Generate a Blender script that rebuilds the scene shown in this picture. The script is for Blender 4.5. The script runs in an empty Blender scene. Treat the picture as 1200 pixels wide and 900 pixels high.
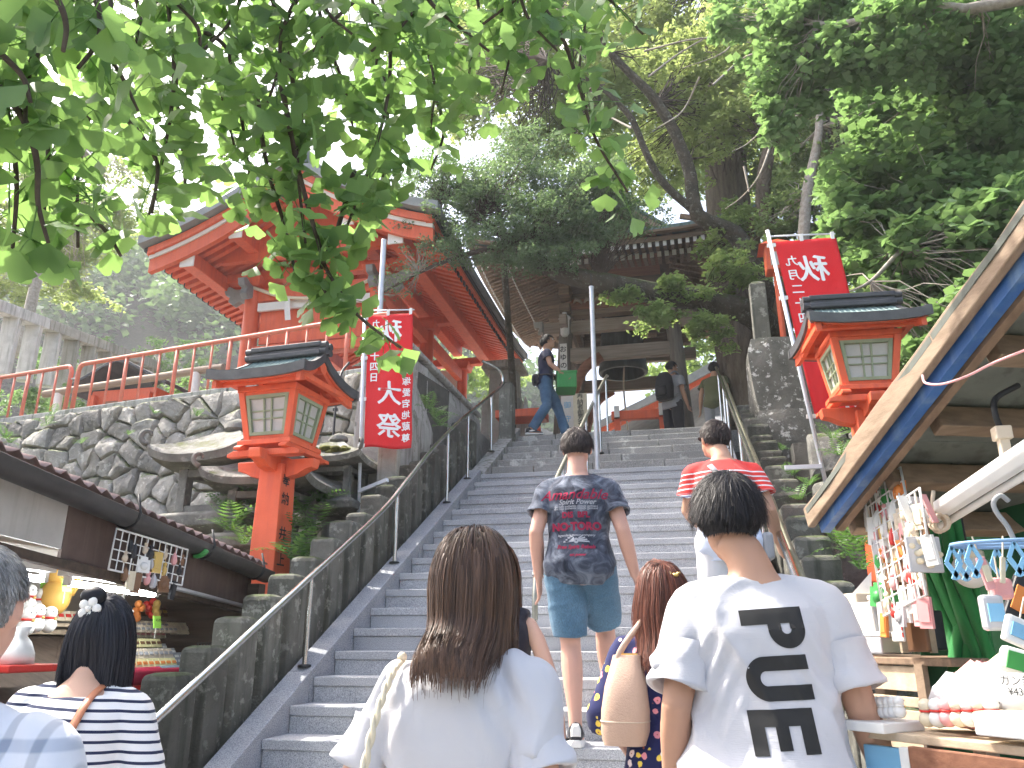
import bpy, bmesh, math, random
import numpy as np
from mathutils import Vector, Matrix, noise
from mathutils.bvhtree import BVHTree
R = math.radians
random.seed(7)
rng = np.random.default_rng(7)
scene = bpy.context.scene
C = scene.collection
# ---------------------------------------------------------------- camera
CAM_Z, YAW, PITCH, FPX = 1.30, R(12.5), R(18.0), 930.0
cam = bpy.data.cameras.new('camera')
cam.sensor_width = 36.0
cam.lens = FPX / 1200.0 * 36.0
cam.clip_start = 0.05
cam.clip_end = 1500.0
cam_ob = bpy.data.objects.new('camera', cam)
cam_ob.location = (0, 0, CAM_Z)
cam_ob.rotation_euler = (math.pi / 2 + PITCH, 0, YAW)
C.objects.link(cam_ob)
scene.camera = cam_ob
# ---------------------------------------------------------------- sky, sun, exposure
SUN_EL, SUN_AZ = R(55), R(-74)          # azimuth from +Y towards +X: the sun stands on the left
world = bpy.data.worlds.new('World')
scene.world = world
world.use_nodes = True
wn = world.node_tree
wn.nodes.clear()
sky = wn.nodes.new('ShaderNodeTexSky')
sky.sky_type = 'NISHITA'
sky.sun_disc = False
sky.sun_elevation = SUN_EL
sky.sun_rotation = SUN_AZ
sky.air_density = 1.0
sky.dust_density = 6.0
sky.ozone_density = 1.0
bg = wn.nodes.new('ShaderNodeBackground')
bg.inputs['Strength'].default_value = 0.15
wo = wn.nodes.new('ShaderNodeOutputWorld')
wn.links.new(sky.outputs[0], bg.inputs[0])
wn.links.new(bg.outputs[0], wo.inputs[0])
sl = bpy.data.lights.new('sun', 'SUN')
sl.energy = 3.0
sl.angle = R(0.6)
sl.color = (1.0, 0.95, 0.86)
sun = bpy.data.objects.new('sun', sl)
sd = Vector((math.sin(SUN_AZ) * math.cos(SUN_EL), math.cos(SUN_AZ) * math.cos(SUN_EL), math.sin(SUN_EL)))
sun.rotation_euler = sd.to_track_quat('Z', 'Y').to_euler()
sun.location = sd * 60
C.objects.link(sun)
vs = scene.view_settings
vs.view_transform = 'Standard'
vs.look = 'None'
vs.exposure = 1.9
vs.gamma = 1.0
vs.use_curve_mapping = False
scene.cycles.max_bounces = 6
scene.cycles.diffuse_bounces = 4
scene.cycles.transmission_bounces = 3
scene.cycles.transparent_max_bounces = 4
scene.cycles.use_adaptive_sampling = True
scene.cycles.adaptive_threshold = 0.03
scene.cycles.sample_clamp_indirect = 6.0

# ---------------------------------------------------------------- survey helper: sight line -> place in the world
def sight(x, y):
    a = (x - 600.) / FPX; b = (450. - y) / FPX
    fw = math.cos(PITCH) - b * math.sin(PITCH); up = math.sin(PITCH) + b * math.cos(PITCH)
    return Vector((a * math.cos(YAW) - fw * math.sin(YAW), a * math.sin(YAW) + fw * math.cos(YAW), up))
def at(x, y, Y=None, Z=None, X=None, D=None):
    v = sight(x, y)
    if Y is not None: t = Y / v.y
    elif Z is not None: t = (Z - CAM_Z) / v.z
    elif X is not None: t = X / v.x
    else: t = D / math.hypot(v.x, v.y)
    return v * t + Vector((0, 0, CAM_Z))

# ---------------------------------------------------------------- mesh helpers
def lerp(a, b, t): return a + (b - a) * t
def circ(n, rx=1., ry=1., p=2.0):
    out = []
    for i in range(n):
        a = 2 * math.pi * i / n
        c, s = math.cos(a), math.sin(a)
        out.append((math.copysign(abs(c) ** (2 / p), c) * rx, math.copysign(abs(s) ** (2 / p), s) * ry))
    return out
def smoothpath(pts, k=4):
    """Catmull-Rom through the points (3-vectors or longer tuples)."""
    P = [np.array(p, float) for p in pts]
    if len(P) < 3: return [tuple(p) for p in P]
    P = [2 * P[0] - P[1]] + P + [2 * P[-1] - P[-2]]
    out = []
    for i in range(1, len(P) - 2):
        for j in range(k):
            t = j / k
            a, b, c, d = P[i - 1], P[i], P[i + 1], P[i + 2]
            out.append(tuple(0.5 * ((2 * b) + (c - a) * t + (2 * a - 5 * b + 4 * c - d) * t * t + (3 * b - a - 3 * c + d) * t ** 3)))
    out.append(tuple(P[-2]))
    return out
class MB:
    def __init__(s): s.v = []; s.f = []; s.m = []
    def add(s, vs_, fs, mi=0):
        o = len(s.v)
        s.v += [tuple(p) for p in vs_]
        s.f += [tuple(i + o for i in f) for f in fs]
        s.m += [mi] * len(fs)
        return s
    def box(s, c, d, M=None, rz=0, taper=1.0, mi=0):
        x, y, z = d[0] / 2, d[1] / 2, d[2] / 2
        vv = [(-x, -y, -z), (x, -y, -z), (x, y, -z), (-x, y, -z)] + [(px * taper, py * taper, z) for px, py in ((-x, -y), (x, -y), (x, y), (-x, y))]
        T = Matrix.Translation(c) @ (M.to_4x4() if M is not None else Matrix.Rotation(rz, 4, 'Z'))
        return s.add([T @ Vector(p) for p in vv], [(3, 2, 1, 0), (4, 5, 6, 7), (0, 1, 5, 4), (1, 2, 6, 5), (2, 3, 7, 6), (3, 0, 4, 7)], mi)
    def bar(s, a, b, w, h, up=(0, 0, 1), mi=0):
        """box from a to b, w across, h along 'up'."""
        a, b = Vector(a), Vector(b)
        d = b - a
        L = d.length
        y = d.normalized(); x = y.cross(Vector(up)).normalized(); z = x.cross(y)
        M = Matrix((x, y, z)).transposed()
        return s.box((a + b) / 2, (w, L, h), M, mi=mi)
    def tube(s, pts, r, n=8, caps=True, mi=0, p=2.0, up=None):
        pts = [Vector(q[:3]) for q in pts]
        N = len(pts)
        if not isinstance(r, (list, tuple)): r = [r] * N
        rr = [(q, q) if not isinstance(q, (list, tuple)) else q for q in r]
        t0 = (pts[1] - pts[0]).normalized()
        u = Vector(up) if up else (Vector((0, 0, 1)) if abs(t0.z) < 0.9 else Vector((0, 1, 0)))
        x = t0.cross(u).normalized()
        vv = []; fs = []
        for i in range(N):
            t = ((pts[i + 1] if i < N - 1 else pts[i]) - (pts[i - 1] if i else pts[i])).normalized()
            x = (x - t * x.dot(t)).normalized()
            y = t.cross(x)
            for cx, cy in circ(n, rr[i][0], rr[i][1], p): vv.append(pts[i] + x * cx + y * cy)
        for i in range(N - 1):
            for j in range(n):
                k = (j + 1) % n
                fs.append((i * n + j, i * n + k, (i + 1) * n + k, (i + 1) * n + j))
        if caps:
            fs.append(tuple(range(n - 1, -1, -1))); fs.append(tuple((N - 1) * n + j for j in range(n)))
        return s.add(vv, fs, mi)
    def loft(s, rings, caps=True, mi=0, closed=True):
        n = len(rings[0]); vv = [p for r in rings for p in r]; fs = []
        for i in range(len(rings) - 1):
            for j in range(n if closed else n - 1):
                k = (j + 1) % n
                fs.append((i * n + j, i * n + k, (i + 1) * n + k, (i + 1) * n + j))
        if caps and closed:
            fs.append(tuple(range(n - 1, -1, -1))); fs.append(tuple((len(rings) - 1) * n + j for j in range(n)))
        return s.add(vv, fs, mi)
    def lathe(s, prof, n=16, c=(0, 0, 0), mi=0, p=2.0, rot=0):
        rings = []
        for r, z in prof:
            rings.append([(c[0] + x * math.cos(rot) - y * math.sin(rot), c[1] + x * math.sin(rot) + y * math.cos(rot), c[2] + z) for x, y in circ(n, r, r, p)])
        return s.loft(rings, mi=mi)
    def sphere(s, c, r, nu=12, nv=8, mi=0, M=None):
        if not isinstance(r, (list, tuple)): r = (r, r, r)
        rings = []
        for i in range(nv + 1):
            a = -math.pi / 2 + math.pi * i / nv
            cr = max(math.cos(a), 0.02)
            ring = []
            for x, y in circ(nu, cr, cr):
                q = Vector((x * r[0], y * r[1], math.sin(a) * r[2]))
                if M is not None: q = M @ q
                ring.append(q + Vector(c))
            rings.append(ring)
        return s.loft(rings, mi=mi)
    def prism(s, poly, a, b, axis='Y', mi=0):
        """2-D polygon (u,w) swept along axis from a to b. Y: (x,z); X: (y,z); Z: (x,y)"""
        f = {'Y': lambda p, t: (p[0], t, p[1]), 'X': lambda p, t: (t, p[0], p[1]), 'Z': lambda p, t: (p[0], p[1], t)}[axis]
        n = len(poly)
        vv = [f(p, a) for p in poly] + [f(p, b) for p in poly]
        fs = [tuple(range(n)), tuple(range(2 * n - 1, n - 1, -1))]
        for i in range(n):
            k = (i + 1) % n
            fs.append((i, i + n, k + n, k))
        return s.add(vv, fs, mi)
    def mesh(s, name, mats, smooth=False):
        me = bpy.data.meshes.new(name)
        me.from_pydata([tuple(p) for p in s.v], [], s.f)
        if not isinstance(mats, (list, tuple)): mats = [mats]
        for m in mats: me.materials.append(M_[m] if isinstance(m, str) else m)
        if any(s.m): me.polygons.foreach_set('material_index', s.m)
        bm = bmesh.new(); bm.from_mesh(me); bmesh.ops.recalc_face_normals(bm, faces=bm.faces); bm.to_mesh(me); bm.free()
        if smooth: me.polygons.foreach_set('use_smooth', [True] * len(me.polygons))
        me.update()
        return me
    def build(s, name, mats, parent=None, smooth=False, bevel=0, angle=None, label=None):
        o = link(name, s.mesh(name, mats, smooth or angle is not None), parent)
        if bevel:
            b = o.modifiers.new('bevel', 'BEVEL'); b.width = bevel; b.segments = 2; b.limit_method = 'ANGLE'; b.angle_limit = R(35)
        if angle is not None: o.data.set_sharp_from_angle(angle=R(angle))
        if label: o['label'] = label
        return o
BASE = {}
def link(name, data, parent=None):
    o = bpy.data.objects.new(name, data)
    C.objects.link(o)
    if parent is not None:
        o.parent = parent
        # the part was modelled in the frame its thing was modelled in
        o.matrix_parent_inverse = Matrix.Translation(-BASE.get(parent.name, Vector((0, 0, 0))))
        BASE[o.name] = Vector((0, 0, 0)) if parent.name not in BASE else BASE[parent.name] * 0
    return o
def thing(name, label, cat, base=(0, 0, 0), group=None, local=False):
    """Empty at the thing's base; its parts are modelled in world axes (local=True: in the thing's own axes)."""
    o = bpy.data.objects.new(name, None)
    o.empty_display_size = 0.1
    C.objects.link(o)
    o.location = base
    if not local: BASE[o.name] = Vector(base)
    return tag(o, label, cat, group)
def tag(o, label=None, cat=None, group=None, kind=None):
    if label: o['label'] = label
    if cat: o['category'] = cat
    if group: o['group'] = group
    if kind: o['kind'] = kind
    return o
def structure(o): o['kind'] = 'structure'; return o
def copy_tree(o, parent=None):
    c = o.copy(); C.objects.link(c)
    if parent is not None: c.parent = parent
    for ch in [x for x in scene.objects if x.parent == o]: copy_tree(ch, c)
    return c
def mesh_np(name, V, Fc, mats, smooth=False, mi=None):
    """fast mesh from numpy: V (n,3), Fc (m,k) all faces of k corners"""
    me = bpy.data.meshes.new(name)
    V = np.ascontiguousarray(V, dtype=np.float32); Fc = np.ascontiguousarray(Fc, dtype=np.int32)
    m, k = Fc.shape
    me.vertices.add(len(V)); me.vertices.foreach_set('co', V.ravel())
    me.loops.add(m * k); me.loops.foreach_set('vertex_index', Fc.ravel())
    me.polygons.add(m)
    me.polygons.foreach_set('loop_start', np.arange(0, m * k, k, dtype=np.int32))
    me.polygons.foreach_set('loop_total', np.full(m, k, dtype=np.int32))
    if not isinstance(mats, (list, tuple)): mats = [mats]
    for q in mats: me.materials.append(M_[q] if isinstance(q, str) else q)
    if mi is not None: me.polygons.foreach_set('material_index', np.asarray(mi, dtype=np.int32))
    if smooth: me.polygons.foreach_set('use_smooth', np.ones(m, dtype=bool))
    me.update(calc_edges=True)
    return me
def remeshed(mb, voxel, smooth_it=4, factor=0.5):
    """union of overlapping closed shapes as one continuous surface; returns (verts, quads/tris mesh)"""
    me = bpy.data.meshes.new('tmp'); me.from_pydata([tuple(p) for p in mb.v], [], mb.f)
    bm = bmesh.new(); bm.from_mesh(me); bmesh.ops.recalc_face_normals(bm, faces=bm.faces); bm.to_mesh(me); bm.free()
    o = bpy.data.objects.new('tmp', me); C.objects.link(o)
    m = o.modifiers.new('r', 'REMESH'); m.mode = 'VOXEL'; m.voxel_size = voxel; m.adaptivity = 0
    if smooth_it:
        k = o.modifiers.new('s', 'SMOOTH'); k.iterations = smooth_it; k.factor = factor
    dg = bpy.context.evaluated_depsgraph_get()
    dg.update()
    out = bpy.data.meshes.new_from_object(o.evaluated_get(dg))
    bpy.data.objects.remove(o); bpy.data.meshes.remove(me)
    out.polygons.foreach_set('use_smooth', np.ones(len(out.polygons), dtype=bool))
    return out
# ---------------------------------------------------------------- materials
M_ = {}
def nt(name):
    m = bpy.data.materials.new(name); m.use_nodes = True
    t = m.node_tree; t.nodes.clear()
    out = t.nodes.new('ShaderNodeOutputMaterial')
    M_[name] = m
    return m, t, out
def N(t, typ, **kw):
    n = t.nodes.new(typ)
    for k, v in kw.items():
        if k.startswith('i_'):
            key = k[2:]
            n.inputs[int(key) if key.isdigit() else key].default_value = v
        else: setattr(n, k, v)
    return n
def ramp(t, stops, interp='LINEAR'):
    r = t.nodes.new('ShaderNodeValToRGB'); r.color_ramp.interpolation = interp
    e = r.color_ramp.elements
    while len(e) > 1: e.remove(e[0])
    e[0].position = stops[0][0]; e[0].color = (*stops[0][1], 1) if len(stops[0][1]) == 3 else stops[0][1]
    for p, c in stops[1:]:
        q = e.new(p); q.color = (*c, 1) if len(c) == 3 else c
    return r
def mix(t, fac, a, b, mode='MIX'):
    m = t.nodes.new('ShaderNodeMix'); m.data_type = 'RGBA'; m.blend_type = mode
    for sock, val in ((m.inputs[0], fac), (m.inputs[6], a), (m.inputs[7], b)):
        if isinstance(val, (int, float)): sock.default_value = val
        elif isinstance(val, (tuple, list)): sock.default_value = (*val, 1) if len(val) == 3 else val
        else: t.links.new(val, sock)
    return m.outputs[2]
def surf(name, c1, c2=None, rough=0.7, scale=6., detail=6., bump=0.15, bscale=None, metallic=0., spots=None, spot_scale=30., coord='Object', stretch=(1, 1, 1), speck=None, speck_scale=250., rnd=0., spec=0.35, moss=None, moss_amt=0.5, dist=0.02, streak=None):
    """general weathered surface: two tones by noise, optional spots (lichen), speckle (granite), moss on upward faces, per-object variation"""
    m, t, out = nt(name)
    c2 = c2 or tuple(x * 0.75 for x in c1)
    tc = N(t, 'ShaderNodeTexCoord'); mp = N(t, 'ShaderNodeMapping'); mp.inputs['Scale'].default_value = stretch
    if coord == 'World':
        g = N(t, 'ShaderNodeNewGeometry'); t.links.new(g.outputs['Position'], mp.inputs[0])
    else:
        t.links.new(tc.outputs[coord], mp.inputs[0])
        if rnd:
            oi = N(t, 'ShaderNodeObjectInfo'); mu = N(t, 'ShaderNodeVectorMath', operation='SCALE'); cb = N(t, 'ShaderNodeCombineXYZ')
            for k in range(3): t.links.new(oi.outputs['Random'], cb.inputs[k])
            t.links.new(cb.outputs[0], mu.inputs[0]); mu.inputs['Scale'].default_value = 37.0
            t.links.new(mu.outputs[0], mp.inputs['Location'])
    co = mp.outputs[0]
    n1 = N(t, 'ShaderNodeTexNoise', i_Scale=scale, i_Detail=detail, i_Roughness=0.62); t.links.new(co, n1.inputs['Vector'])
    r1 = ramp(t, [(0.32, c1), (0.68, c2)]); t.links.new(n1.outputs[0], r1.inputs[0])
    col = r1.outputs[0]
    if streak:
        mp2 = N(t, 'ShaderNodeMapping'); mp2.inputs['Scale'].default_value = (9, 9, 0.7); t.links.new(co, mp2.inputs[0])
        n2 = N(t, 'ShaderNodeTexNoise', i_Scale=2.0, i_Detail=4.0); t.links.new(mp2.outputs[0], n2.inputs['Vector'])
        r2 = ramp(t, [(0.5, (0, 0, 0)), (0.72, (1, 1, 1))]); t.links.new(n2.outputs[0], r2.inputs[0])
        col = mix(t, r2.outputs[0], col, streak)
    if spots:
        n3 = N(t, 'ShaderNodeTexNoise', i_Scale=spot_scale, i_Detail=5.0, i_Roughness=0.7); t.links.new(co, n3.inputs['Vector'])
        r3 = ramp(t, [(0.56, (0, 0, 0)), (0.63, (1, 1, 1))]); t.links.new(n3.outputs[0], r3.inputs[0])
        col = mix(t, r3.outputs[0], col, spots)
    if speck:
        n4 = N(t, 'ShaderNodeTexNoise', i_Scale=speck_scale, i_Detail=2.0, i_Roughness=0.8); t.links.new(co, n4.inputs['Vector'])
        r4 = ramp(t, [(0.36, speck), (0.50, (0.5, 0.5, 0.5)), (0.66, (0.8, 0.8, 0.8))]); t.links.new(n4.outputs[0], r4.inputs[0])
        col = mix(t, 0.85, col, r4.outputs[0], 'OVERLAY')
    if moss:
        g2 = N(t, 'ShaderNodeNewGeometry'); sx = N(t, 'ShaderNodeSeparateXYZ'); t.links.new(g2.outputs['Normal'], sx.inputs[0])
        n5 = N(t, 'ShaderNodeTexNoise', i_Scale=5.0, i_Detail=6.0, i_Roughness=0.7); t.links.new(co, n5.inputs['Vector'])
        ma = N(t, 'ShaderNodeMath', operation='MULTIPLY_ADD', i_1=0.35, i_2=-0.25 + moss_amt * 0.3); t.links.new(sx.outputs[2], ma.inputs[0])
        ad = N(t, 'ShaderNodeMath', operation='ADD'); t.links.new(ma.outputs[0], ad.inputs[0]); t.links.new(n5.outputs[0], ad.inputs[1])
        r5 = ramp(t, [(0.5, (0, 0, 0)), (0.66, (1, 1, 1))]); t.links.new(ad.outputs[0], r5.inputs[0])
        col = mix(t, r5.outputs[0], col, moss)
    if rnd:
        oi2 = N(t, 'ShaderNodeObjectInfo'); mr = N(t, 'ShaderNodeMapRange', i_3=1 - rnd, i_4=1 + rnd); t.links.new(oi2.outputs['Random'], mr.inputs[0])
        hv = N(t, 'ShaderNodeHueSaturation'); t.links.new(col, hv.inputs['Color']); t.links.new(mr.outputs[0], hv.inputs['Value'])
        col = hv.outputs[0]
    p = N(t, 'ShaderNodeBsdfPrincipled', i_Metallic=metallic)
    p.inputs['Specular IOR Level'].default_value = spec
    t.links.new(col, p.inputs['Base Color'])
    rr = N(t, 'ShaderNodeMapRange', i_3=max(rough - 0.12, 0.03), i_4=min(rough + 0.12, 1)); t.links.new(n1.outputs[0], rr.inputs[0]); t.links.new(rr.outputs[0], p.inputs['Roughness'])
    if bump:
        n6 = N(t, 'ShaderNodeTexNoise', i_Scale=bscale or scale * 4, i_Detail=8.0, i_Roughness=0.65); t.links.new(co, n6.inputs['Vector'])
        b = N(t, 'ShaderNodeBump', i_Strength=bump, i_Distance=dist); t.links.new(n6.outputs[0], b.inputs['Height']); t.links.new(b.outputs[0], p.inputs['Normal'])
    t.links.new(p.outputs[0], out.inputs[0])
    return m
def wood(name, c1, c2, scale=3., rough=0.75, axis='X', rnd=0.15):
    st = {'X': (0.6, 9, 9), 'Y': (9, 0.6, 9), 'Z': (9, 9, 0.6)}[axis]
    return surf(name, c1, c2, rough, scale, 8, 0.35, scale * 3, stretch=st, rnd=rnd, dist=0.004)
def leafmat(name, c1, c2, trans=0.45, tc=(0.35, 0.5, 0.06), rough=0.5, per='island'):
    m, t, out = nt(name)
    g = N(t, 'ShaderNodeNewGeometry'); oi = N(t, 'ShaderNodeObjectInfo')
    r = ramp(t, [(0.0, c1), (1.0, c2)])
    if per == 'island': t.links.new(g.outputs['Random Per Island'], r.inputs[0])
    else: t.links.new(oi.outputs['Random'], r.inputs[0])
    nz = N(t, 'ShaderNodeTexNoise', i_Scale=0.9, i_Detail=3.0); t.links.new(g.outputs['Position'], nz.inputs['Vector'])
    mr = N(t, 'ShaderNodeMapRange', i_1=0.3, i_2=0.7, i_3=0.7, i_4=1.3); t.links.new(nz.outputs[0], mr.inputs[0])
    hv = N(t, 'ShaderNodeHueSaturation'); t.links.new(r.outputs[0], hv.inputs['Color']); t.links.new(mr.outputs[0], hv.inputs['Value'])
    p = N(t, 'ShaderNodeBsdfPrincipled', i_Roughness=rough); p.inputs['Specular IOR Level'].default_value = 0.4
    t.links.new(hv.outputs[0], p.inputs['Base Color'])
    tr = N(t, 'ShaderNodeBsdfTranslucent'); tr.inputs[0].default_value = (*tc, 1)
    ms = N(t, 'ShaderNodeMixShader'); ms.inputs[0].default_value = trans
    t.links.new(p.outputs[0], ms.inputs[1]); t.links.new(tr.outputs[0], ms.inputs[2]); t.links.new(ms.outputs[0], out.inputs[0])
    return m
def plain(name, c, rough=0.5, metallic=0., spec=0.4, emit=None, es=0., coat=0.):
    m, t, out = nt(name)
    p = N(t, 'ShaderNodeBsdfPrincipled', i_Roughness=rough, i_Metallic=metallic)
    p.inputs['Base Color'].default_value = (*c, 1); p.inputs['Specular IOR Level'].default_value = spec
    p.inputs['Coat Weight'].default_value = coat
    if emit: p.inputs['Emission Color'].default_value = (*emit, 1); p.inputs['Emission Strength'].default_value = es
    nz = N(t, 'ShaderNodeTexNoise', i_Scale=14.0, i_Detail=5.0); tc = N(t, 'ShaderNodeTexCoord'); t.links.new(tc.outputs['Object'], nz.inputs['Vector'])
    mr = N(t, 'ShaderNodeMapRange', i_3=max(0.02, rough - 0.1), i_4=min(1, rough + 0.12)); t.links.new(nz.outputs[0], mr.inputs[0]); t.links.new(mr.outputs[0], p.inputs['Roughness'])
    cm = mix(t, nz.outputs[0], tuple(x * 0.86 for x in c), tuple(min(1, x * 1.1) for x in c)); t.links.new(cm, p.inputs['Base Color'])
    t.links.new(p.outputs[0], out.inputs[0])
    return m
def skin(name, c):
    m, t, out = nt(name)
    nz = N(t, 'ShaderNodeTexNoise', i_Scale=9.0, i_Detail=5.0); tc = N(t, 'ShaderNodeTexCoord'); t.links.new(tc.outputs['Object'], nz.inputs['Vector'])
    cm = mix(t, nz.outputs[0], tuple(x * 0.88 for x in c), (c[0] * 1.08, c[1] * 0.98, c[2] * 0.95))
    p = N(t, 'ShaderNodeBsdfPrincipled', i_Roughness=0.5); p.inputs['Specular IOR Level'].default_value = 0.35
    n2 = N(t, 'ShaderNodeTexNoise', i_Scale=160.0, i_Detail=3.0); t.links.new(tc.outputs['Object'], n2.inputs['Vector'])
    b = N(t, 'ShaderNodeBump', i_Strength=0.12, i_Distance=0.003); t.links.new(n2.outputs[0], b.inputs['Height']); t.links.new(b.outputs[0], p.inputs['Normal'])
    t.links.new(cm, p.inputs['Base Color']); t.links.new(p.outputs[0], out.inputs[0])
    return m
def cloth(name, pattern, rough=0.9, weave=900., wstr=0.12, slub=None):
    """pattern(t, object_coord_socket) -> colour socket or rgb"""
    m, t, out = nt(name)
    tc = N(t, 'ShaderNodeTexCoord')
    col = pattern(t, tc.outputs['Object']) if callable(pattern) else pattern
    p = N(t, 'ShaderNodeBsdfPrincipled', i_Roughness=rough); p.inputs['Specular IOR Level'].default_value = 0.15
    p.inputs['Sheen Weight'].default_value = 0.12
    if isinstance(col, tuple):
        nz0 = N(t, 'ShaderNodeTexNoise', i_Scale=5.0, i_Detail=4.0); t.links.new(tc.outputs['Object'], nz0.inputs['Vector'])
        col = mix(t, nz0.outputs[0], tuple(x * 0.94 for x in col), tuple(min(1, x * 1.04) for x in col))
    t.links.new(col, p.inputs['Base Color'])
    mp = N(t, 'ShaderNodeMapping'); mp.inputs['Scale'].default_value = slub or (1, 1, 1); t.links.new(tc.outputs['Object'], mp.inputs[0])
    nz = N(t, 'ShaderNodeTexNoise', i_Scale=weave, i_Detail=2.0); t.links.new(mp.outputs[0], nz.inputs['Vector'])
    b = N(t, 'ShaderNodeBump', i_Strength=wstr, i_Distance=0.003); t.links.new(nz.outputs[0], b.inputs['Height'])
    n2 = N(t, 'ShaderNodeTexNoise', i_Scale=14.0, i_Detail=4.0); n2.inputs['Distortion'].default_value = 1.2; t.links.new(tc.outputs['Object'], n2.inputs['Vector'])
    b2 = N(t, 'ShaderNodeBump', i_Strength=0.25, i_Distance=0.012); t.links.new(n2.outputs[0], b2.inputs['Height']); t.links.new(b.outputs[0], b2.inputs['Normal'])
    t.links.new(b2.outputs[0], p.inputs['Normal'])
    t.links.new(p.outputs[0], out.inputs[0])
    return m
def hairmat(name, c1, c2, rough=0.5):
    m, t, out = nt(name)
    a = N(t, 'ShaderNodeAttribute', attribute_name='rnd')
    r = ramp(t, [(0.0, c1), (1.0, c2)]); t.links.new(a.outputs['Fac'], r.inputs[0])
    p = N(t, 'ShaderNodeBsdfPrincipled', i_Roughness=rough); p.inputs['Specular IOR Level'].default_value = 0.3
    t.links.new(r.outputs[0], p.inputs['Base Color']); t.links.new(p.outputs[0], out.inputs[0])
    return m

surf('granite', (0.43, 0.435, 0.445), (0.35, 0.355, 0.365), 0.75, 3., bump=0.12, bscale=120, speck=(0.18, 0.19, 0.21), speck_scale=210, rnd=0.07)
surf('old_granite', (0.34, 0.33, 0.31), (0.24, 0.235, 0.22), 0.85, 2.4, bump=0.3, bscale=40, speck=(0.25, 0.25, 0.25), speck_scale=160, spots=(0.5, 0.49, 0.46), spot_scale=4, rnd=0.12)
surf('kerb_granite', (0.34, 0.35, 0.37), (0.27, 0.28, 0.3), 0.8, 4., bump=0.15, bscale=100, speck=(0.2, 0.2, 0.22), speck_scale=180, rnd=0.06)
surf('post_stone', (0.15, 0.145, 0.125), (0.085, 0.085, 0.07), 0.92, 4., bump=0.6, bscale=30, spots=(0.23, 0.23, 0.20), spot_scale=9, moss=(0.06, 0.075, 0.03), moss_amt=0.15, rnd=0.3, coord='World', streak=(0.06, 0.065, 0.05))
surf('wall_stone', (0.36, 0.335, 0.30), (0.20, 0.187, 0.168), 0.92, 3.5, bump=0.8, bscale=14, spots=(0.46, 0.435, 0.40), spot_scale=11, rnd=0.3, coord='World', dist=0.05, moss=(0.10, 0.13, 0.04), moss_amt=0.15)
surf('wall_core', (0.09, 0.085, 0.075), (0.05, 0.05, 0.045), 0.95, 6., bump=0.5, coord='World')
surf('lantern_stone', (0.22, 0.215, 0.195), (0.11, 0.11, 0.10), 0.92, 5., bump=0.6, bscale=26, spots=(0.28, 0.275, 0.25), spot_scale=9, rnd=0.15, coord='World', moss=(0.10, 0.11, 0.04), moss_amt=-0.1)
surf('moss', (0.16, 0.15, 0.03), (0.08, 0.09, 0.02), 0.95, 18., bump=0.9, bscale=60)
surf('concrete', (0.44, 0.43, 0.41), (0.28, 0.275, 0.26), 0.9, 2.5, bump=0.3, bscale=30, streak=(0.13, 0.125, 0.11), spots=(0.2, 0.2, 0.17), spot_scale=7, coord='World', dist=0.03)
surf('lichen_stone', (0.21, 0.20, 0.175), (0.10, 0.10, 0.085), 0.94, 4., bump=0.7, bscale=20, spots=(0.62, 0.61, 0.57), spot_scale=13, coord='World', rnd=0.1, dist=0.03)
surf('paving', (0.34, 0.33, 0.315), (0.25, 0.245, 0.235), 0.9, 2., bump=0.3, bscale=40, speck=(0.3, 0.3, 0.3), speck_scale=120, coord='World')
surf('earth', (0.10, 0.085, 0.065), (0.055, 0.05, 0.038), 0.97, 3., bump=0.9, bscale=12, coord='World', moss=(0.045, 0.06, 0.02), moss_amt=0.1, dist=0.06)
surf('vermilion', (0.74, 0.135, 0.055), (0.67, 0.115, 0.045), 0.5, 5., bump=0.05, bscale=40, rnd=0.06, streak=(0.60, 0.105, 0.05))
surf('rail_paint', (0.70, 0.21, 0.14), (0.62, 0.175, 0.115), 0.55, 8., bump=0.08, bscale=50, spots=(0.55, 0.2, 0.13), spot_scale=30, rnd=0.05)
surf('white_paint', (0.80, 0.78, 0.74), (0.70, 0.68, 0.64), 0.6, 6., bump=0.05)
surf('white_stone', (0.66, 0.65, 0.62), (0.48, 0.47, 0.44), 0.85, 5., bump=0.25, streak=(0.33, 0.33, 0.29), coord='World')
surf('pale_stone', (0.40, 0.385, 0.34), (0.28, 0.275, 0.24), 0.88, 5., bump=0.3, streak=(0.2, 0.2, 0.16), coord='World', rnd=0.12)
surf('copper_roof', (0.135, 0.215, 0.21), (0.20, 0.275, 0.265), 0.6, 7., bump=0.15, streak=(0.09, 0.13, 0.13), rnd=0.05)
surf('ridge_black', (0.075, 0.075, 0.08), (0.05, 0.05, 0.053), 0.55, 9., bump=0.12)
surf('roof_edge', (0.10, 0.105, 0.10), (0.065, 0.065, 0.065), 0.6, 9., bump=0.1)
surf('roof_grey', (0.30, 0.31, 0.31), (0.22, 0.23, 0.235), 0.65, 5., bump=0.15)
surf('sage_green', (0.30, 0.35, 0.23), (0.25, 0.30, 0.19), 0.6, 8., bump=0.06)
surf('black_metal', (0.03, 0.03, 0.032), (0.02, 0.02, 0.02), 0.5, 8., bump=0.05)
plain('gold', (0.75, 0.55, 0.2), 0.3, 1.0)
plain('paper_pane', (0.50, 0.49, 0.46), 0.35, spec=0.5)
surf('steel', (0.62, 0.62, 0.60), (0.52, 0.52, 0.50), 0.22, 12., bump=0.02, metallic=1.0)
surf('worn_steel', (0.42, 0.41, 0.36), (0.30, 0.30, 0.24), 0.38, 12., bump=0.05, metallic=0.9)
surf('alu_pole', (0.60, 0.61, 0.63), (0.5, 0.51, 0.53), 0.4, 10., bump=0.03, metallic=0.6)
surf('white_pole', (0.72, 0.75, 0.80), (0.62, 0.65, 0.70), 0.4, 10., bump=0.03)
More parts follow.
